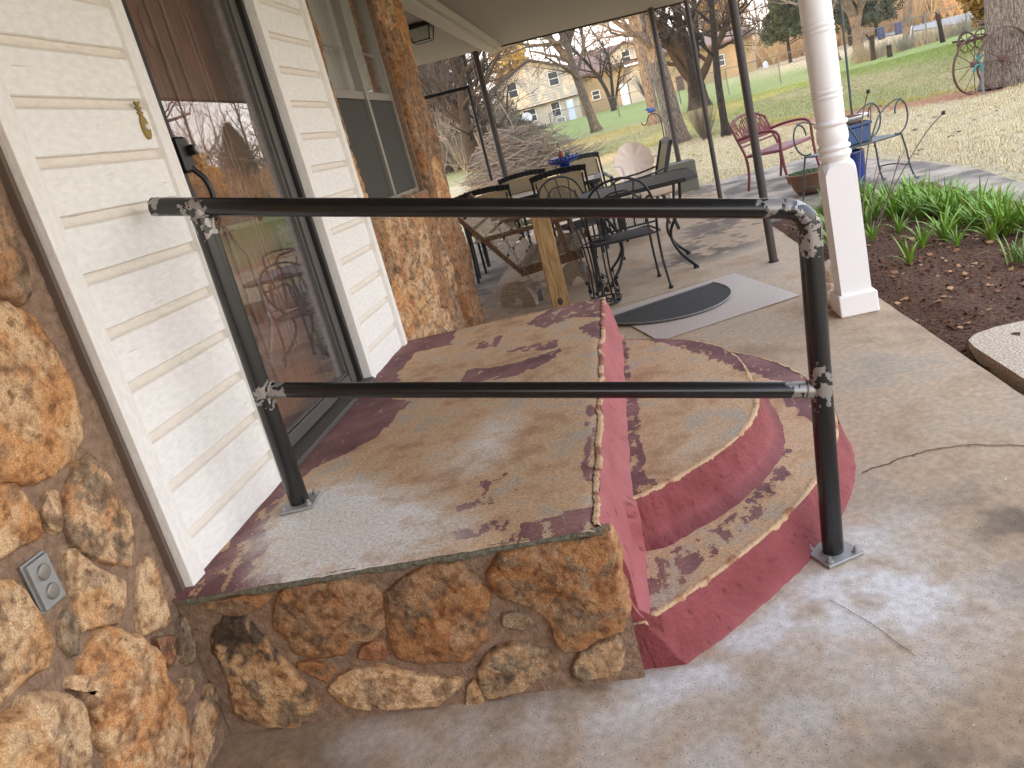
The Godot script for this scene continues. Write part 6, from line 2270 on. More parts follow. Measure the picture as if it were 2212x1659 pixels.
# needle or leaf sprays spread through a volume
func spray_mesh() -> ArrayMesh:
	var mb := MB.new()
	for k in 7:
		var a := TAU * k / 7.0
		var t := V(cos(a), 0.5 - 0.3 * (k % 3), sin(a)).normalized()
		var s := t.cross(Vector3.UP).normalized() * 0.16
		var x := mb.add(Vector3.ZERO, Vector3.UP)
		mb.add(t * 0.55 + s, Vector3.UP)
		mb.add(t, (Vector3.UP + t).normalized())
		mb.add(t * 0.55 - s, Vector3.UP)
		mb.q(x, x + 1, x + 2, x + 3)
	return mb.mesh()

func cedar(label: String, base: Vector3, h: float, w: float, n: int, sd: int, m: Material, c0: Color, c1: Color, called := "cedar_tree", clear := 0.18) -> Node3D:
	var t := thing(called, label, "tree", base)
	var rng := RandomNumberGenerator.new()
	rng.seed = sd
	var mb := MB.new()
	mb.tube([V(0, -0.1, 0), V(0.03, h * 0.5, 0.02), V(0, h * 0.95, 0)], [h * 0.025, h * 0.016, 0.01], 9, false)
	for k in 46:
		var y := rng.randf_range(clear * 0.7, 0.9) * h
		var a := rng.randf() * TAU
		var r := w * 0.8 * pow(1.0 - y / h, 0.6)
		mb.tube([V(0, y, 0), V(cos(a) * r * 0.5, y + r * 0.12, sin(a) * r * 0.5), V(cos(a) * r, y + r * 0.16, sin(a) * r)], [0.035, 0.02, 0.006], 4, false)
	part(t, "trunk", mb, M.bark_dark)
	var xs := []
	var cs := []
	var nz := noise(sd, 0.9, 3)
	for k in n:
		var f := pow(rng.randf(), 0.8)
		var y := lerpf(clear, 1.0, f) * h
		var a := rng.randf() * TAU
		var env := w * (sin(PI * clampf(0.12 + f * 0.86, 0.0, 1.0)) if called == "golden_tree" else pow(maxf(0.02, 1.0 - f), 0.65)) * (0.8 + 0.5 * nz.get_noise_3d(cos(a) * 3.0, y, sin(a) * 3.0))
		var rr := env * pow(rng.randf(), 0.4)
		var p := V(cos(a) * rr, y + rng.randfn(0, 0.1), sin(a) * rr)
		if nz.get_noise_3dv(p * 1.3) < -0.22: continue
		var s := rng.randf_range(0.16, 0.38)
		xs.push_back(Transform3D(Basis(V(rng.randfn(0, 1), rng.randfn(0, 1), rng.randfn(0, 1)).normalized(), rng.randf() * TAU), p).scaled_local(Vector3.ONE * s))
		cs.push_back(c0.lerp(c1, clampf(rng.randf() * 0.7 + 0.4 * nz.get_noise_3dv(p * 0.8), 0.0, 1.0)))
	scatter(t, "crown", spray, m, xs, cs)
	return t

var spray: ArrayMesh

func at_az(az: float, r: float) -> Vector3:
	return on_lawn(r * cos(deg_to_rad(az)), r * sin(deg_to_rad(az)))

func build_trees() -> void:
	spray = spray_mesh()
	# trees of the near yard
	bare_tree("bare_tree", "leaning grey tree forking into two limbs in front of the tan house gable", on_lawn(34.4, -0.55), [[[V(0, 0, 0), V(0, 1.5, -0.22), V(0, 2.95, -0.44)], 0.185, 0.15, 3, 0.6], [[V(0, 2.85, -0.42), V(0.1, 3.4, -0.75), V(0.2, 4.1, -1.1), V(0.3, 6.0, -1.7), V(0.2, 8.0, -2.2)], 0.15, 0.06, 8, 0.25], [[V(0, 2.85, -0.42), V(-0.1, 3.4, -0.42), V(-0.2, 4.4, -0.5), V(-0.1, 6.5, -0.3), V(0, 8.5, -0.4)], 0.14, 0.05, 9, 0.15]], {"seed": 3, "limb": 2.4, "kids": 5, "droop": 0.10})
	bare_tree("bare_tree", "thick straight brown trunk right behind the corner pole with twiggy side shoots", on_lawn(19.7, 1.46), [[[V(0, 0, 0), V(0, 1.6, -0.12), V(-0.1, 3.2, -0.28), V(-0.1, 6.0, -0.35), V(0, 8.5, -0.2)], 0.215, 0.14, 20, 0.36]], {"seed": 5, "limb": 2.2, "kids": 5, "limb_r": 0.06})
	bare_tree("bare_tree", "pale trunk just left behind the thick straight trunk", on_lawn(28.5, 1.50), [[[V(0, 0, 0), V(0, 2.2, -0.05), V(0.1, 4.5, -0.15), V(0, 8.0, -0.1)], 0.19, 0.09, 13, 0.4]], {"seed": 7, "limb": 2.6, "kids": 5})
	bare_tree("bare_tree", "broad dark tree splitting low into several spreading limbs between the thin poles", on_lawn(31.2, 3.26), [[[V(0, 0, 0), V(0, 0.5, 0.0), V(0, 1.1, 0.0)], 0.31, 0.27, 0, 0.9], [[V(0, 0.9, -0.08), V(0, 1.35, -0.35), V(0.1, 2.0, -0.6), V(0.1, 3.0, -0.9), V(0, 5.5, -1.5), V(0, 7.5, -2.0)], 0.15, 0.05, 12, 0.3], [[V(0, 0.9, 0.0), V(0.1, 2.0, 0.0), V(0.2, 3.4, -0.2), V(0.2, 6.0, -0.1), V(0.2, 8.5, 0.1)], 0.20, 0.07, 14, 0.3], [[V(0, 0.9, 0.1), V(0, 1.25, 0.4), V(0.1, 1.75, 0.75), V(0.1, 2.5, 1.35), V(0.2, 4.5, 2.0), V(0.2, 6.5, 2.6)], 0.16, 0.05, 12, 0.3], [[V(0.1, 1.0, 0.05), V(0.3, 2.6, 0.35), V(0.4, 5.0, 0.6), V(0.3, 8.0, 0.8)], 0.13, 0.05, 10, 0.3]], {"seed": 9, "limb": 2.4, "kids": 5, "dark": true})
	bare_tree("bare_tree", "slim straight trunk at the lawn edge beside the red bench", on_lawn(18.57, 2.38), [[[V(0, 0, 0), V(0, 1.2, 0.02), V(-0.05, 2.5, 0.12), V(0, 4.5, 0.2), V(0, 6.5, 0.1)], 0.085, 0.04, 12, 0.35]], {"seed": 11, "limb": 1.7, "kids": 5, "limb_r": 0.035, "dark": true})
	bare_tree("bare_tree", "pale mottled trunk left of the forked tree, seen right of the white post", on_lawn(41.6, 10.7), [[[V(0, 0, 0), V(0, 2.0, -0.1), V(0.1, 4.5, -0.4), V(0, 8.0, -0.6)], 0.18, 0.07, 10, 0.3]], {"seed": 13, "limb": 2.6, "kids": 4})
	bare_tree("bare_tree", "pale mottled tree forking in a V beyond the fence line", on_lawn(38.5, 10.85), [[[V(0, 0, 0), V(0, 0.7, 0.02), V(0, 1.3, 0.0)], 0.21, 0.18, 0, 0.9], [[V(0, 1.15, -0.04), V(0, 1.9, -0.18), V(0, 3.2, -0.45), V(0.1, 6.5, -0.9)], 0.13, 0.05, 9, 0.3], [[V(0, 1.15, 0.05), V(0, 1.8, 0.25), V(0, 2.6, 0.55), V(0.1, 6.0, 1.3)], 0.14, 0.05, 9, 0.3]], {"seed": 15, "limb": 2.4, "kids": 4})
	bare_tree("bare_tree", "brown leaning trunk with a pale stake beside it on the fence line", on_lawn(37.1, 12.4), [[[V(0, 0, 0), V(0, 1.2, 0.08), V(0, 2.6, 0.30), V(0.1, 6.0, 0.5), V(0, 8.0, 0.4)], 0.20, 0.07, 10, 0.35]], {"seed": 17, "limb": 2.4, "kids": 4})
	bare_tree("bare_tree", "huge old grey trunk behind the iron wheels at the right edge", on_lawn(15.1, 6.50), [[[V(0, 0, 0), V(0, 0.9, 0.05), V(0.05, 1.8, 0.08), V(0.1, 3.0, 0.1)], 0.29, 0.30, 0, 0.9], [[V(0.05, 2.7, 0.05), V(-0.2, 3.8, -0.7), V(-0.5, 5.6, -1.4), V(-0.4, 8.0, -2.0)], 0.20, 0.06, 10, 0.2], [[V(0.05, 2.7, 0.1), V(0.2, 4.2, 0.6), V(0.5, 6.0, 1.5), V(0.6, 8.5, 2.0)], 0.22, 0.07, 10, 0.2], [[V(0.1, 2.8, 0.1), V(0.6, 4.2, 0.1), V(1.2, 6.5, -0.2), V(1.5, 8.5, 0.0)], 0.18, 0.06, 9, 0.2]], {"seed": 19, "limb": 2.6, "kids": 5})
	bare_tree("bare_tree", "dark knotty trunk standing between the stone pier and the arch pipe", on_lawn(28.7, -4.74), [[[V(0, 0, 0), V(0, 1.5, -0.02), V(0.1, 3.1, 0.18), V(0, 6.0, 0.3), V(0, 9.0, 0.2)], 0.24, 0.10, 20, 0.18]], {"seed": 21, "limb": 2.6, "kids": 5, "dark": true})
	bare_tree("bare_tree", "thin dark trunk beside the arch pipe's upright", on_lawn(29.2, -4.25), [[[V(0, 0, 0), V(0, 1.5, 0.0), V(0.1, 3.1, -0.1), V(0, 7.0, 0.0)], 0.11, 0.06, 16, 0.2]], {"seed": 23, "limb": 2.2, "kids": 5, "dark": true})
	bare_tree("bare_tree", "crooked many stemmed bush tree against the stone wing of the house", on_lawn(59.2, 0.52), [[[V(0, 0, 0), V(0, 1.6, -0.3), V(0, 3.0, -0.9), V(0, 4.6, -1.9)], 0.16, 0.07, 9, 0.4], [[V(0, 0.2, 0), V(0.2, 1.8, 0.2), V(0.1, 3.6, 0.3), V(0, 5.4, -0.4)], 0.13, 0.05, 9, 0.4], [[V(0, 0.2, 0.1), V(0.2, 1.4, 0.5), V(0.1, 3.0, 1.1)], 0.10, 0.05, 7, 0.4]], {"seed": 25, "limb": 1.7, "kids": 5, "dark": true, "droop": 0.12})
	# woods at the left, past the pier, and behind the house
	var rng := RandomNumberGenerator.new()
	rng.seed = 31
	var p1 := bare_tree("woodland_tree", "bare dark tree in the woods left of the brush pile", on_lawn(38.0, -6.6), [[[V(0, 0, 0), V(0.1, 2.5, 0.1), V(0, 5.5, -0.1), V(0, 10.0, 0)], 0.20, 0.06, 24, 0.1]], {"seed": 33, "limb": 2.8, "kids": 5, "dark": true, "group": "bare woodland trees at the left"})
	var p2 := bare_tree("woodland_tree", "bare dark tree in the woods left of the brush pile", on_lawn(44.0, -9.5), [[[V(0, 0, 0), V(0.1, 2.0, -0.15), V(0, 4.5, 0.2), V(0.2, 9.0, 0.3)], 0.17, 0.05, 24, 0.08]], {"seed": 35, "limb": 3.0, "kids": 5, "dark": true, "group": "bare woodland trees at the left"})
	for e in [[33.5, -6.2], [41, -8.2], [48, -8.6], [52, -11], [57, -10.5], [36, -8.9], [46, -12], [62, -13], [40, -12], [66, -11.5], [55, -14], [34, -11.5]]:
		dup(p1 if rng.randf() < 0.5 else p2, on_lawn(e[0], e[1]), rng.randf() * TAU, "", rng.randf_range(0.8, 1.15))
	# far tree line beyond the pale field
	var p3 := bare_tree("far_tree", "bare tree in the golden far tree line right of the white post", at_az(18.5, 92), [[[V(0, 0, 0), V(0.1, 2.5, 0.1), V(0, 5.0, -0.1), V(0, 9.0, 0)], 0.20, 0.06, 18, 0.12]], {"seed": 41, "limb": 3.0, "kids": 4, "group": "bare trees of the far tree line"})
	var p4 := bare_tree("far_tree", "bare tree in the golden far tree line right of the white post", at_az(21.0, 96), [[[V(0, 0, 0), V(0.1, 1.6, -0.15), V(0.1, 3.5, 0.6), V(0.2, 8.0, 1.0)], 0.22, 0.05, 20, 0.1]], {"seed": 43, "limb": 3.2, "kids": 4, "group": "bare trees of the far tree line"})
	for k in 22:
		dup(p3 if k % 2 else p4, at_az(lerpf(9.0, 27.5, (k + rng.randf() * 0.9) / 22.0), rng.randf_range(82.0, 118.0)), rng.randf() * TAU, "", rng.randf_range(0.75, 1.25))
	# bare tops behind the neighbour's house
	var p5 := dup(p2, on_lawn(84, -1.0), 1.0, "bare tree rising behind the neighbour's roofs", 1.25)
	p5.set_meta("group", "bare trees behind the neighbour's house")
	for e in [[82, 4.5], [86, 8.5], [80, 12.0], [88, -6.0]]:
		var d := dup(p5, on_lawn(e[0], e[1]), rng.randf() * TAU, "", rng.randf_range(1.0, 1.3))
		d.name = numbered("woodland_tree")
	var ng := Color(0.26, 0.34, 0.18)
	var ng2 := Color(0.62, 0.62, 0.34)
	cedar("dark green cedar with a bare lower trunk at the end of the stone wing", on_lawn(62.0, 13.0), 5.2, 2.1, 2600, 51, M.needle, ng, ng2, "cedar_tree", 0.30)
	cedar("dense dark cedar behind the mottled trunks right of the white post", on_lawn(64.0, 17.6), 6.5, 2.7, 3000, 52, M.needle, ng, ng2)
	cedar("olive cedar between the V forked tree and the leaning trunk", on_lawn(70.0, 21.2), 6.0, 2.6, 2600, 53, M.needle, ng, ng2)
	cedar("cedar tinted sunlit gold behind the huge old trunk", on_lawn(74.0, 31.0), 7.0, 2.6, 2400, 54, M.needle, ng, Color(0.85, 0.75, 0.4))  # golden end of the tint paints sunlight onto the needles
	cedar("golden leaved tree behind the left eave of the house gable", on_lawn(78.0, -7.6), 9.0, 2.6, 2600, 55, M.gold, Color(0.55, 0.5, 0.25), Color(1, 0.95, 0.7), "golden_tree", 0.3)
	cedar("golden tree standing in for a sunlit roof above the long roof", on_lawn(86.0, 12.0), 8.5, 3.2, 2600, 56, M.gold, Color(0.6, 0.5, 0.2), Color(1, 0.9, 0.6), "golden_tree", 0.3)  # added golden tree in place of a roof lit by low sun
	# trees that stand just past the frame and show in the door glass
	cedar("golden brown leafy tree reflected in the storm door", on_lawn(22.5, 11.4), 4.2, 1.9, 3400, 57, M.gold, Color(0.50, 0.36, 0.16), Color(1.0, 0.78, 0.42), "golden_tree", 0.12)
	cedar("smaller golden tree reflected low in the storm door", on_lawn(28.0, 12.4), 3.4, 1.8, 2400, 58, M.gold, Color(0.46, 0.36, 0.16), Color(0.95, 0.78, 0.42), "golden_tree", 0.1)
	bare_tree("bare_tree", "wide bare tree reflected in the storm door", on_lawn(19.0, 9.6), [[[V(0, 0, 0), V(0, 1.4, 0.1), V(0.1, 2.8, 0.2)], 0.22, 0.20, 0, 0.9], [[V(0.1, 2.6, 0.2), V(0.4, 4.0, -0.5), V(0.5, 6.5, -1.2)], 0.14, 0.05, 12, 0.2], [[V(0.1, 2.6, 0.2), V(-0.2, 4.2, 0.9), V(-0.2, 6.5, 1.6)], 0.14, 0.05, 12, 0.2]], {"seed": 45, "limb": 2.6, "kids": 5})
	# tangled brush and scrub
	var stick := MB.new()
	for k in 9:
		var a := TAU * k / 9.0
		stick.tube([Vector3.ZERO, V(cos(a) * 0.2, 0.5, sin(a) * 0.2), V(cos(a * 1.3) * 0.45, 1.0, sin(a * 1.2) * 0.4)], [0.012, 0.008, 0.003], 3, false)
		stick.tube([V(cos(a) * 0.2, 0.5, sin(a) * 0.2), V(cos(a) * 0.5, 0.75, sin(a + 0.6) * 0.4)], [0.006, 0.003], 3, false)
	var sm := stick.mesh()
	var xs := []
	var cs := []
	for k in 700:
		var p := on_lawn(rng.randf_range(30, 66), 0.0)
		p.z = -p.x * rng.randf_range(0.115, 0.26) - rng.randf() * 2.0
		p.y = rise(p.x, p.z) - 0.05
		xs.push_back(Transform3D(Basis(Vector3.UP, rng.randf() * TAU), p).scaled_local(Vector3.ONE * rng.randf_range(0.9, 2.6)))
		cs.push_back(Color(0.15, 0.135, 0.12).lerp(Color(0.34, 0.30, 0.25), rng.randf()))
	var u := scatter(self, "undergrowth", sm, M.grassblade, xs, cs)
	tag(u, "tangled leafless undergrowth among the woods at the left", "undergrowth")
	xs = []
	cs = []
	for k in 1500:
		var p := at_az(rng.randf_range(8.0, 28.0), rng.randf_range(76.0, 125.0))
		xs.push_back(Transform3D(Basis(Vector3.UP, rng.randf() * TAU), p).scaled_local(Vector3.ONE * rng.randf_range(1.0, 3.4)))
		cs.push_back(Color(0.70, 0.58, 0.42).lerp(Color(1.0, 0.88, 0.68), rng.randf()))  # light gold carries the low sun in the scrub's own colour
	u = scatter(self, "scrub", sm, M.scrub, xs, cs)
	tag(u, "winter scrub tinted with golden sunlight below the far tree line", "scrub")
	# dark leafy bush mass left of the house
	var bush := thing("shrub", "dark olive shrub mass in front of the house's left corner", "shrub", on_lawn(60.0, -7.6))
	xs = []
	cs = []
	for k in 1500:
		var q := V(rng.randfn(0, 0.9), 0, rng.randfn(0, 1.15))
		q.y = absf(rng.randfn(0.0, 0.55)) * 2.1 * exp(-q.z * q.z * 0.25)
		xs.push_back(Transform3D(Basis(V(rng.randfn(0, 1), 1, rng.randfn(0, 1)).normalized(), rng.randf() * TAU), q).scaled_local(Vector3.ONE * rng.randf_range(0.15, 0.36)))
		cs.push_back(Color(0.34, 0.34, 0.24).lerp(Color(0.62, 0.56, 0.4), rng.randf()))
	scatter(bush, "foliage", spray, M.needle, xs, cs)
	# leafless round shrub at the foot of the broad tree
	var sh := thing("bare_shrub", "round leafless twiggy shrub in front of the broad forked tree", "shrub", on_lawn(18.9, 1.98))
	var mb := MB.new()
	for k in 230:
		var a := rng.randf() * TAU
		var l := rng.randf_range(0.55, 0.95)
		var r := rng.randf_range(0.1, 0.42)
		mb.tube([V(cos(a) * 0.06, 0, sin(a) * 0.06), V(cos(a) * r * 0.6, l * 0.5, sin(a) * r * 0.6), V(cos(a) * r, l, sin(a) * r)], [0.004, 0.003, 0.0012], 3, false)
	part(sh, "twigs", mb, M.twig, "stuff")
	sh = thing("bare_shrub", "thin leafless shrub against the house's stone wall", "shrub", on_lawn(62.0, 3.1))
	mb = MB.new()
	for k in 120:
		var a := rng.randf() * TAU
		var l := rng.randf_range(1.1, 2.3)
		var r := rng.randf_range(0.2, 1.2)
		mb.tube([V(cos(a) * 0.1, 0, sin(a) * 0.1), V(cos(a) * r * 0.6, l * 0.5, sin(a) * r * 0.6), V(cos(a) * r, l, sin(a) * r)], [0.018, 0.012, 0.006], 3, false)
	part(sh, "twigs", mb, M.twig_dark, "stuff")

# ------------------------------------------------------------------ things standing in the yard
func wheel(label: String, at: Vector3, yaw: float, lean: float, r: float) -> void:
	var t := thing("cartwheel", label, "wheel", at, yaw, "old iron implement wheels")
	var bs := Basis(Vector3(0, 0, 1), lean)
	var mb := MB.new()
	var pts := []
	for k in 49: pts.push_back(bs * V(0, r + r * sin(TAU * k / 48), r * cos(TAU * k / 48)))
	for k in 48: mb.bar(pts[k], pts[k + 1], 0.016, 0.045, bs * V(1, 0, 0), 0.003)
	part(t, "rim", mb, M.rusty)
	mb = MB.new()
	mb.tube([bs * V(-0.07, r, 0), bs * V(0.07, r, 0)], 0.05, 14)
	part(t, "hub", mb, M.rusty)
	for k in 12:
		mb = MB.new()
		var a := TAU * k / 12
		mb.tube([bs * V(0.04 * (1 if k % 2 else -1), r + 0.04 * sin(a), 0.04 * cos(a)), bs * V(0, r + r * sin(a), r * cos(a))], 0.006, 5, false)
		part(t, "spoke", mb, M.rusty)

func build_yard() -> void:
	var rng := RandomNumberGenerator.new()
	rng.seed = 91
	# short dead grass and green tufts where the lawn is close enough to show blades
	var tuft := MB.new()
	tuft.colored = true
	for k in 9:
		var yaw := TAU * k / 9.0 * 2.3
		tuft.tint(Color(1, 1, 1).lerp(Color(0.75, 0.72, 0.62), float(k % 3) / 2.0))
		blade(tuft, V(cos(yaw) * 0.02, 0, sin(yaw) * 0.02), yaw, 0.045 + 0.02 * (k % 3), 0.3 + 0.15 * (k % 4), 0.8, 0.0028, 2)
	var xs := []
	var cs := []
	var na := noise(81, 0.35, 3)
	var nbn := noise(82, 0.09, 4)
	for k in 95000:
		var az := deg_to_rad(rng.randf_range(-10.0, 27.0))
		var r := sqrt(rng.randf_range(7.4 * 7.4, 31.0 * 31.0))
		var x := r * cos(az)
		var z := r * sin(az)
		if x < 12.72 and z < 3.3: continue
		if x < 12.72 and z < 2.75: continue
		var c := lawn_color(x, z, na.get_noise_2d(x, z), nbn.get_noise_2d(x * 0.8, z * 2.2))
		if c.r > c.g * 2.0: continue
		xs.push_back(Transform3D(Basis(Vector3.UP, rng.randf() * TAU), on_lawn(x, z)).scaled_local(Vector3.ONE * rng.randf_range(0.35, 0.85)))
		cs.push_back((c * rng.randf_range(1.1, 1.7)).clamp())
	var g := scatter(self, "lawn_grass", tuft.mesh(), M.grassblade, xs, cs)
	tag(g, "short winter lawn grass, tan near the patio and greener beyond", "grass")
	var lf := MB.new()
	lf.ball(Vector3.ZERO, V(0.05, 0.012, 0.03), 6, 4)
	xs = []
	for k in 230:
		var az := deg_to_rad(rng.randf_range(-8.0, 26.0))
		var r := rng.randf_range(10.0, 26.0)
		if r * cos(az) < 12.8 and r * sin(az) < 3.4: continue
		xs.push_back(Transform3D(Basis(Vector3.UP, rng.randf() * TAU), on_lawn(r * cos(az), r * sin(az)) + V(0, 0.015, 0)).scaled_local(Vector3.ONE * rng.randf_range(0.35, 1.1)))
	tag(scatter(self, "fallen_leaves", lf.mesh(), M.rusty, xs), "brown leaves scattered over the lawn", "leaves")

	# brush pile
	var p := thing("brush_pile", "big heap of cut branches and sticks on the lawn behind the patio chairs", "brush pile", on_lawn(21.3, -2.1))
	var mb := MB.new()
	for k in 1300:
		var side := rng.randfn(0, 0.62)
		var deep := rng.randfn(0, 0.6)
		var hgt := maxf(0.03, 1.25 * exp(-side * side * 0.75 - deep * deep * 0.7)) * sqrt(rng.randf())
		if k > 640: side = side * 0.8 - 0.55
		var a := rng.randfn(1.57, 0.65)
		var l := rng.randf_range(0.35, 1.15)
		var up := rng.randfn(0.02, 0.26)
		var d := V(cos(a), up, sin(a)).normalized()
		var c := V(deep, hgt, side)
		var r := absf(rng.randfn(0.002, 0.007)) + 0.0025
		var w := V(rng.randfn(0, 0.1), rng.randfn(0, 0.09), rng.randfn(0, 0.1))
		var lo := c - d * l * 0.5
		lo.y = maxf(lo.y, 0.02)
		mb.tube([lo, c + w, c + d * l * 0.5 + w * 0.4], [r, r * 0.8, r * 0.35], 4, true)
		if r < 0.010:
			for q in 3:
				var f := rng.randf()
				var b := (c - d * l * 0.5).lerp(c + d * l * 0.5, f)
				var e := (d + V(rng.randfn(0, 0.7), absf(rng.randfn(0, 0.6)), rng.randfn(0, 0.7))).normalized()
				mb.tube([b, b + e * l * 0.3], [r * 0.5, 0.0016], 3, false)
	part(p, "sticks", mb, M.stick, "stuff")
	for k in 26:
		mb = MB.new()
		var side := rng.randfn(0.25, 0.45)
		var hgt := maxf(0.08, 0.85 * exp(-side * side * 0.8) * rng.randf_range(0.3, 1.0))
		var a := rng.randfn(2.7, 0.5)
		var d := V(cos(a), rng.randfn(-0.05, 0.12), sin(a)).normalized()
		var c := V(-0.45, hgt, side)
		var r := rng.randf_range(0.018, 0.042)
		mb.tube([c, c - d * 0.5, c - d * 1.1 + V(0, 0.1, 0)], [r, r * 0.95, r * 0.8], 9, true)
		var log := part(p, "cut_branch", mb, M.stick)
		mb = MB.new()
		mb.tube([c, c + d * 0.004], r * 0.86, 9, true)
		part(log, "cut_end", mb, M.cutwood)
	for e in [[V(-0.6, 0.2, -1.6), V(-0.2, 0.9, -0.9), V(0.2, 2.0, -0.75)], [V(0, 0.5, 0.3), V(-0.2, 1.0, 0.7), V(-0.1, 1.5, 0.95)], [V(0, 0.5, -0.2), V(-0.2, 1.3, -0.25), V(0, 1.9, -0.45)], [V(-0.3, 0.3, -1.2), V(-0.5, 0.75, -2.0), V(-0.4, 0.95, -2.9)]]:
		mb = MB.new()
		mb.tube(curve(e, 5), 0.011, 5)
		part(p, "branch", mb, M.stick)

	# wheels, pump and implement by the old tree
	wheel("large iron spoked wheel leaning against the huge old trunk", on_lawn(14.72, 6.27), 0.30, 0.10, 0.47)
	wheel("second iron wheel behind the first, left of the trunk", on_lawn(15.05, 5.98), 0.42, 0.12, 0.46)
	var t := thing("water_hydrant", "teal yard hydrant head on a pale pipe in front of the iron wheels", "hydrant", on_lawn(14.5, 5.88))
	mb = MB.new()
	mb.tube([V(0, -0.05, 0), V(0, 0.42, 0)], 0.021, 12)
	part(t, "pipe", mb, M.galv)
	mb = MB.new()
	mb.tube([V(0, 0.40, 0), V(0, 0.50, 0)], [0.032, 0.026], 12)
	mb.tube(curve([V(0, 0.47, 0), V(0, 0.49, -0.05), V(0, 0.45, -0.10), V(0, 0.39, -0.11)], 4), 0.018, 9)
	mb.bar(V(0, 0.50, 0), V(0, 0.58, -0.05), 0.018, 0.025)
	mb.bar(V(0, 0.58, -0.05), V(0, 0.63, 0.06), 0.018, 0.022)
	mb.bar(V(0, 0.58, -0.05), V(0, 0.68, -0.06), 0.016, 0.02)
	part(t, "head", mb, M.teal)
	t = thing("farm_implement", "rusty old horse drawn cultivator parked on the green lawn left of the trunk", "implement", on_lawn(23.7, 9.5), 0.3)
	for e in [-0.28, 0.28]:
		mb = MB.new()
		var pts := []
		for k in 25: pts.push_back(V(e * 0.3, 0.24 + 0.24 * sin(TAU * k / 24), e + 0.24 * cos(TAU * k / 24)))
		mb.tube(pts, 0.018, 6, false)
		for k in 8: mb.tube([V(e * 0.3, 0.24, e), V(e * 0.3, 0.24 + 0.23 * sin(TAU * k / 8), e + 0.23 * cos(TAU * k / 8))], 0.010, 5, false)
		part(t, "wheel", mb, M.rusty)
	mb = MB.new()
	mb.bar(V(0, 0.24, -0.5), V(0, 0.28, 0.5), 0.06, 0.06)
	mb.bar(V(0, 0.26, 0.0), V(0.1, 0.34, -0.55), 0.05, 0.05)
	mb.tube(curve([V(0, 0.28, 0.1), V(0, 0.5, -0.2), V(0, 0.42, -0.42), V(0, 0.1, -0.5)], 5), 0.022, 6)
	mb.bar(V(0, 0.3, 0.3), V(0, 0.62, 0.4), 0.03, 0.03)
	part(t, "frame", mb, M.rusty)
	mb = MB.new()
	mb.ball(V(0, 0.60, 0.34), V(0.16, 0.05, 0.17), 12, 7)
	part(t, "seat", mb, M.rusty)
	# stumps and posts of the old fence
	for e in [[32.6, 9.66, 0.85, 0.085, 0.05, "rough dark fence post with a forked top at the lawn's far edge"], [31.7, 9.95, 0.40, 0.09, 0.0, "short rotten stump right of the rough fence post"], [32.1, 11.85, 0.95, 0.08, -0.1, "dark weathered fence post left of the rusty cultivator"], [35.0, 15.4, 0.9, 0.09, 0.05, "dark fence post beyond the rusty cultivator"]]:
		mb = MB.new()
		mb.tube([V(0, -0.05, 0), V(0.02, e[2] * 0.5, e[4] * 0.4), V(0, e[2], e[4])], [e[3] * 1.15, e[3] * 0.9, e[3]], 10)
		if e[2] > 0.8: mb.tube([V(0, e[2] * 0.8, 0), V(0.02, e[2] * 1.1, -0.16)], [e[3] * 0.5, e[3] * 0.3], 6)
		single("fence_post", mb, M.bark_dark, e[5], "fence post", "", on_lawn(e[0], e[1]))
	mb = MB.new()
	mb.bar(V(0, 0, 0), V(0, 0.75, 0.22), 0.05, 0.03)
	single("stake", mb, M.whitepot, "pale leaning stake beside the brown leaning trunk", "stake", "", on_lawn(36.0, 12.0))
	# chain link fence
	var fl := thing("wire_fence", "low chain link fence crossing the green lawn behind the trees", "fence", on_lawn(31.5, 2.0))
	var line := [V2(45.5, -3.0), V2(44.0, 0.6), V2(40.2, 3.4), V2(36.0, 5.0), V2(33.6, 6.6), V2(33.2, 8.2), V2(33.0, 9.7), V2(33.4, 11.8), V2(34.5, 13.6), V2(35.2, 15.4), V2(36.0, 18.0)]
	var fn := MB.new()
	for k in line.size():
		var b := on_lawn(line[k].x, line[k].y)
		mb = MB.new()
		mb.tube([b + V(0, -0.05, 0), b + V(0, 1.05, 0)], 0.026, 7)
		wpart(fl, "post", mb, M.galv)
		if k == 0: continue
		var a := on_lawn(line[k - 1].x, line[k - 1].y)
		mb = MB.new()
		mb.tube([a + V(0, 1.03, 0), b + V(0, 1.03, 0)], 0.017, 6)
		wpart(fl, "rail", mb, M.galv)
		var n := int(a.distance_to(b) / 0.16)
		for q in n:
			var c := a.lerp(b, float(q) / n)
			var d := a.lerp(b, minf(1.0, float(q + 6) / n))
			fn.tube([c + V(0, 0.05, 0), d + V(0, 1.0, 0)], 0.0028, 3, false)
			fn.tube([d + V(0, 0.05, 0), c + V(0, 1.0, 0)], 0.0028, 3, false)
	wpart(fl, "wire_mesh", fn, M.galv, "stuff")
	# far bins and road
	for e in [[57.6, 17.7, "blue barrel standing beyond the fence in the pale field"], [58.4, 19.0, "darker blue barrel further right in the pale field"]]:
		mb = MB.new()
		mb.lathe([V2(0.0, 0.0), V2(0.2, 0.0), V2(0.22, 0.05), V2(0.22, 0.3), V2(0.235, 0.32), V2(0.22, 0.34), V2(0.22, 0.66), V2(0.2, 0.7), V2(0.0, 0.68)], 18)
		single("barrel", mb, M.barrel, e[2], "barrel", "blue barrels in the far field", on_lawn(e[0], e[1]))
	mb = MB.new()
	var last := -1
	for k in 40:
		var x := lerpf(30.0, 140.0, k / 39.0)
		var z := 15.6 + (x - 30.0) * 0.12
		var a := mb.add(V(x, rise(x, z) + 0.05, z), Vector3.UP)
		mb.add(V(x, rise(x, z + 5.0) + 0.05, z + 5.0), Vector3.UP)
		if last >= 0: mb.q(last, last + 1, a + 1, a)
		last = a
	struct("road", mb, M.asphalt)
	# tall dead grass along the old fence
	var stalk := MB.new()
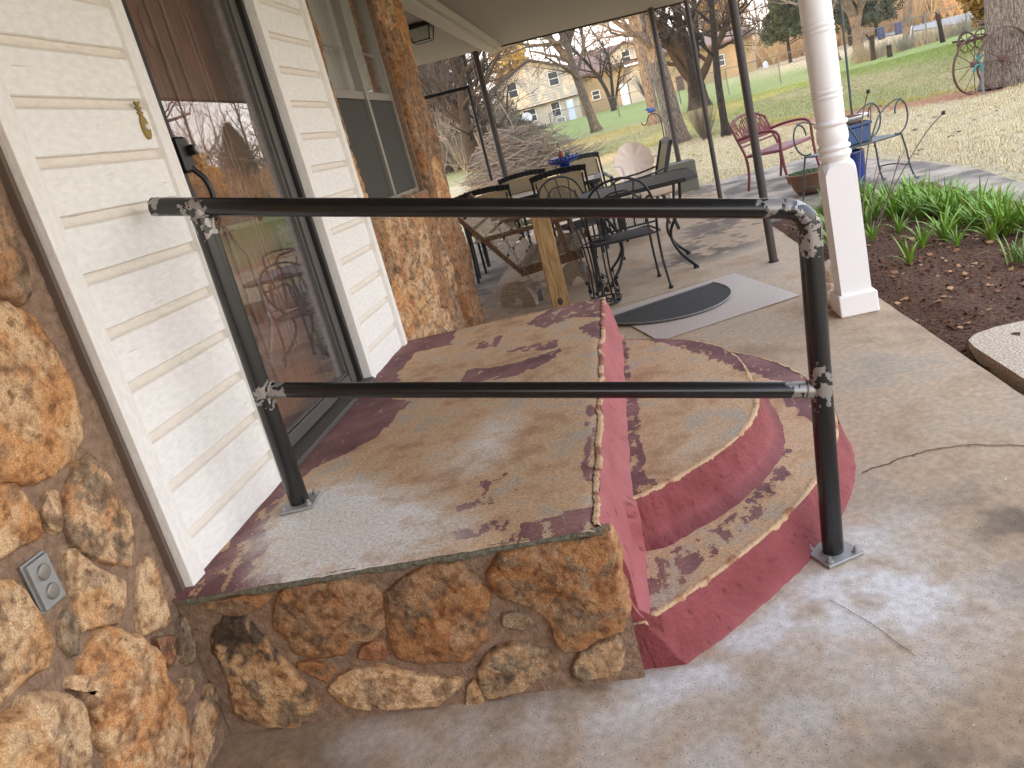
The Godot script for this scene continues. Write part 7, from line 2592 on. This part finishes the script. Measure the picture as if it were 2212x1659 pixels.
	stalk.colored = true
	for k in 12:
		var yaw := TAU * k / 12.0 * 2.3
		blade(stalk, V(cos(yaw) * 0.05, 0, sin(yaw) * 0.05), yaw, 0.5 + 0.1 * (k % 3), 0.12 + 0.05 * (k % 4), 0.5, 0.004, 3)
	xs = []
	cs = []
	for k in 520:
		var f := rng.randf()
		var q := V2(33.2, 9.4).lerp(V2(35.6, 16.5), f) + V2(rng.randfn(0.4, 0.4), rng.randfn(0, 0.2))
		xs.push_back(Transform3D(Basis(Vector3.UP, rng.randf() * TAU), on_lawn(q.x, q.y)).scaled_local(Vector3.ONE * rng.randf_range(0.4, 1.1)))
		cs.push_back(Color(0.36, 0.31, 0.22).lerp(Color(0.22, 0.19, 0.14), rng.randf()))
	tag(scatter(self, "tall_grass", stalk.mesh(), M.grassblade, xs, cs), "tall dead grass along the old fence", "grass")

# ------------------------------------------------------------------ the neighbour's house
func win(h: Node3D, x: float, z0: float, z1: float, y0: float, y1: float) -> void:
	var mb := MB.new()
	for e in [[z0 - 0.06, z0, y0 - 0.06, y1 + 0.06], [z1, z1 + 0.06, y0 - 0.06, y1 + 0.06]]: mb.bx(x - 0.05, x + 0.02, e[2], e[3], e[0], e[1], 0.004)
	for e in [[y0 - 0.06, y0], [y1, y1 + 0.06], [(y0 + y1) * 0.5 - 0.025, (y0 + y1) * 0.5 + 0.025]]: mb.bx(x - 0.045, x + 0.02, e[0], e[1], z0, z1, 0.004)
	var w := wpart(h, "window", mb, M.far_trim)
	for e in [[y0, (y0 + y1) * 0.5 - 0.026], [(y0 + y1) * 0.5 + 0.026, y1]]:
		mb = MB.new()
		mb.bx(x - 0.022, x - 0.012, e[0], e[1], z0, z1, 0.001)
		wpart(w, "pane", mb, M.far_glass)

# horizontal lap boards that fill an outline (z, y) at the plane x
func lap(h: Node3D, called: String, x: float, poly: PackedVector2Array, m: Material) -> void:
	var mb := MB.new()
	mb.prism(poly, x, x + 0.3, Transform3D(Basis(Vector3(0, 0, 1), Vector3(0, 1, 0), Vector3(-1, 0, 0)), Vector3(2.0 * x + 0.3, 0, 0)))
	var y := INF
	var ym := -INF
	for p in poly:
		y = minf(y, p.y); ym = maxf(ym, p.y)
	while y < ym - 0.02:
		# how wide the outline is at this course
		var lo := INF
		var hi := -INF
		for yy in [y + 0.01, minf(y + 0.19, ym - 0.01)]:
			var l := INF
			var g := -INF
			for k in poly.size():
				var a := poly[k]
				var b := poly[(k + 1) % poly.size()]
				if (a.y - yy) * (b.y - yy) < 0.0:
					var zc := lerpf(a.x, b.x, (yy - a.y) / (b.y - a.y))
					l = minf(l, zc); g = maxf(g, zc)
			lo = minf(lo, l) if lo == INF else maxf(lo, l)
			hi = maxf(hi, g) if hi == -INF else minf(hi, g)
		if hi > lo:
			mb.quad(V(x - 0.035, y, lo), V(x - 0.035, y, hi), V(x - 0.006, y + 0.20, hi), V(x - 0.006, y + 0.20, lo), V(-1, 0.15, 0).normalized())
			mb.quad(V(x - 0.035, y, lo), V(x - 0.035, y, hi), V(x + 0.01, y, hi), V(x + 0.01, y, lo), V(0, -1, 0))
		y += 0.20
	wpart(h, called, mb, m)

func build_neighbour() -> void:
	var h := thing("neighbor_house", "tan two storey house with brown roofs, lap sided gable and stone wing on the rise", "house", V(70, 1.4, 1.5))
	# gable block
	lap(h, "upper_wall", 67.7, PackedVector2Array([V2(-8.42, 3.40), V2(-1.92, 3.40), V2(-1.92, 5.36), V2(-5.2, 6.72), V2(-8.42, 5.36)]), M.far_siding)
	lap(h, "lower_wall", 68.0, PackedVector2Array([V2(-8.3, 1.2), V2(-1.92, 1.2), V2(-1.92, 3.40), V2(-8.3, 3.40)]), M.far_siding)
	var mb := MB.new()
	mb.bx(67.72, 68.05, 3.33, 3.41, -8.42, -1.92, 0.01)
	wpart(h, "jetty_board", mb, M.far_brown)
	mb = MB.new()
	mb.bx(68.3, 75.0, 1.2, 5.3, -8.3, -2.0, 0.01)
	mb.bx(69.3, 75.0, 1.2, 4.5, -2.0, 12.0, 0.01)
	wpart(h, "rear_wall", mb, M.far_siding)
	for e in [[-8.72, 5.22, -5.2, 6.80], [-1.60, 5.20, -5.2, 6.80]]:
		mb = MB.new()
		mb.prism(PackedVector2Array([V2(e[0], e[1]), V2(e[2], e[3]), V2(e[2], e[3] + 0.16), V2(e[0], e[1] + 0.16)]), -75.3, -67.3, Transform3D(Basis(Vector3(0, 0, 1), Vector3(0, 1, 0), Vector3(-1, 0, 0)), Vector3.ZERO))
		wpart(h, "gable_roof", mb, M.far_brown)
	win(h, 67.66, -7.2, -6.52, 4.42, 5.46)
	win(h, 67.66, -3.87, -3.17, 4.52, 5.48)
	win(h, 67.96, -4.18, -3.54, 2.22, 3.26)
	win(h, 67.96, -6.45, -5.52, 2.32, 3.23)
	mb = MB.new()
	mb.bx(67.90, 67.99, 1.56, 3.22, -2.98, -2.42, 0.01)
	var d := wpart(h, "door", mb, M.far_door)
	mb = MB.new()
	mb.ball(V(67.87, 2.35, -2.90), V(0.04, 0.04, 0.04), 8, 6)
	wpart(d, "handle", mb, M.brass)
	# stone wing with its long roof and dormer
	for e in [[69.0, 69.4, 4.62, -1.92, 2.08], [69.0, 69.4, 4.62, 5.15, 6.75], [69.0, 69.4, 4.30, 6.75, 11.85], [69.4, 75.0, 4.30, 11.5, 11.85]]:
		mb = MB.new()
		mb.bx(e[0], e[1], 1.2, e[2], e[3], e[4], 0.01)
		wpart(h, "stone_wall", mb, M.far_stone)
	lap(h, "entry_wall", 68.9, PackedVector2Array([V2(2.08, 1.2), V2(5.15, 1.2), V2(5.15, 3.9), V2(3.5, 4.5), V2(2.08, 3.9)]), M.far_siding)
	mb = MB.new()
	mb.prism(PackedVector2Array([V2(-68.4, 4.58), V2(-73.0, 6.40), V2(-73.0, 6.56), V2(-68.4, 4.72)]), -1.95, 6.85, Transform3D(Basis(Vector3(-1, 0, 0), Vector3(0, 1, 0), Vector3(0, 0, -1)), Vector3(0, 0, 4.9)))
	wpart(h, "long_roof", mb, M.far_roof)
	mb = MB.new()
	mb.prism(PackedVector2Array([V2(-68.5, 4.22), V2(-73.0, 5.2), V2(-73.0, 5.36), V2(-68.5, 4.40)]), -12.2, -6.80, Transform3D(Basis(Vector3(-1, 0, 0), Vector3(0, 1, 0), Vector3(0, 0, -1)), Vector3.ZERO))
	wpart(h, "wing_roof", mb, M.far_roof)
	lap(h, "dormer_wall", 68.85, PackedVector2Array([V2(1.0, 4.70), V2(3.7, 4.70), V2(3.7, 5.60), V2(2.3, 6.22), V2(1.0, 5.60)]), M.far_siding)
	for e in [[0.75, 5.47, 2.3, 6.26], [3.95, 5.47, 2.3, 6.26]]:
		mb = MB.new()
		mb.prism(PackedVector2Array([V2(e[0], e[1]), V2(e[2], e[3]), V2(e[2], e[3] + 0.12), V2(e[0], e[1] + 0.12)]), -72.5, -68.5, Transform3D(Basis(Vector3(0, 0, 1), Vector3(0, 1, 0), Vector3(-1, 0, 0)), Vector3.ZERO))
		wpart(h, "dormer_roof", mb, M.far_brown)
	win(h, 68.80, 2.02, 2.62, 4.80, 5.58)
	win(h, 68.95, -0.83, -0.29, 2.69, 3.30)
	win(h, 68.95, 9.1, 9.6, 2.70, 3.45)
	win(h, 68.85, 4.1, 4.7, 2.0, 3.1)
	mb = MB.new()
	mb.bx(68.90, 68.985, 1.6, 3.28, 1.35, 2.0, 0.01)
	wpart(h, "door", mb, M.far_door)
	mb = MB.new()
	mb.bx(68.92, 68.985, 1.46, 2.76, 5.75, 6.3, 0.01)
	wpart(h, "shutter", mb, M.far_brown)
	mb = MB.new()
	mb.tube([V(71.5, 5.8, 0.6), V(71.5, 6.2, 0.6)], 0.12, 10)
	wpart(h, "roof_vent", mb, M.far_trim)
	# things by its wall
	var s := thing("satellite_dish", "white satellite dish on a post before the house's lower windows", "satellite dish", V(65.5, 2.0, -6.05))
	mb = MB.new()
	mb.lathe([V2(0.0, 0.0), V2(0.14, 0.02), V2(0.30, 0.08), V2(0.42, 0.17), V2(0.43, 0.18), V2(0.40, 0.19), V2(0.28, 0.11), V2(0.0, 0.03)], 24, Transform3D(Basis(Vector3(0, 0, 1), PI * 0.38), V(0, 0.55, 0)))
	part(s, "dish", mb, M.whitepot)
	mb = MB.new()
	mb.tube([V(0, -0.6, 0), V(0, 0.5, 0)], 0.035, 8)
	mb.tube([V(0, 0.45, 0), V(-0.5, 0.62, 0)], 0.015, 6)
	part(s, "arm", mb, M.galv)
	s = thing("air_conditioner", "grey air conditioner with pale frame at the foot of the sided wall", "air conditioner", V(67.5, 1.62, -3.62))
	mb = MB.new()
	mb.box(Transform3D(Basis(), V(0, 0.22, 0)), V(0.5, 0.44, 0.7), 0.02)
	part(s, "case", mb, M.far_trim)
	for k in 7:
		mb = MB.new()
		mb.bx(-0.262, -0.251, 0.06 + k * 0.05, 0.085 + k * 0.05, -0.29, 0.29, 0.002)
		part(s, "louver", mb, M.blackframe)
	s = thing("gas_tank", "small white tank beside the stone wing's end", "tank", V(66.5, 1.55, 12.15))
	mb = MB.new()
	mb.lathe([V2(0.0, 0.0), V2(0.16, 0.02), V2(0.2, 0.1), V2(0.2, 0.42), V2(0.14, 0.5), V2(0.05, 0.53), V2(0.0, 0.53)], 18)
	part(s, "body", mb, M.whitetank)
	mb = MB.new()
	mb.tube([V(0, 0.52, 0), V(0, 0.60, 0)], 0.09, 12)
	part(s, "collar", mb, M.whitetank)
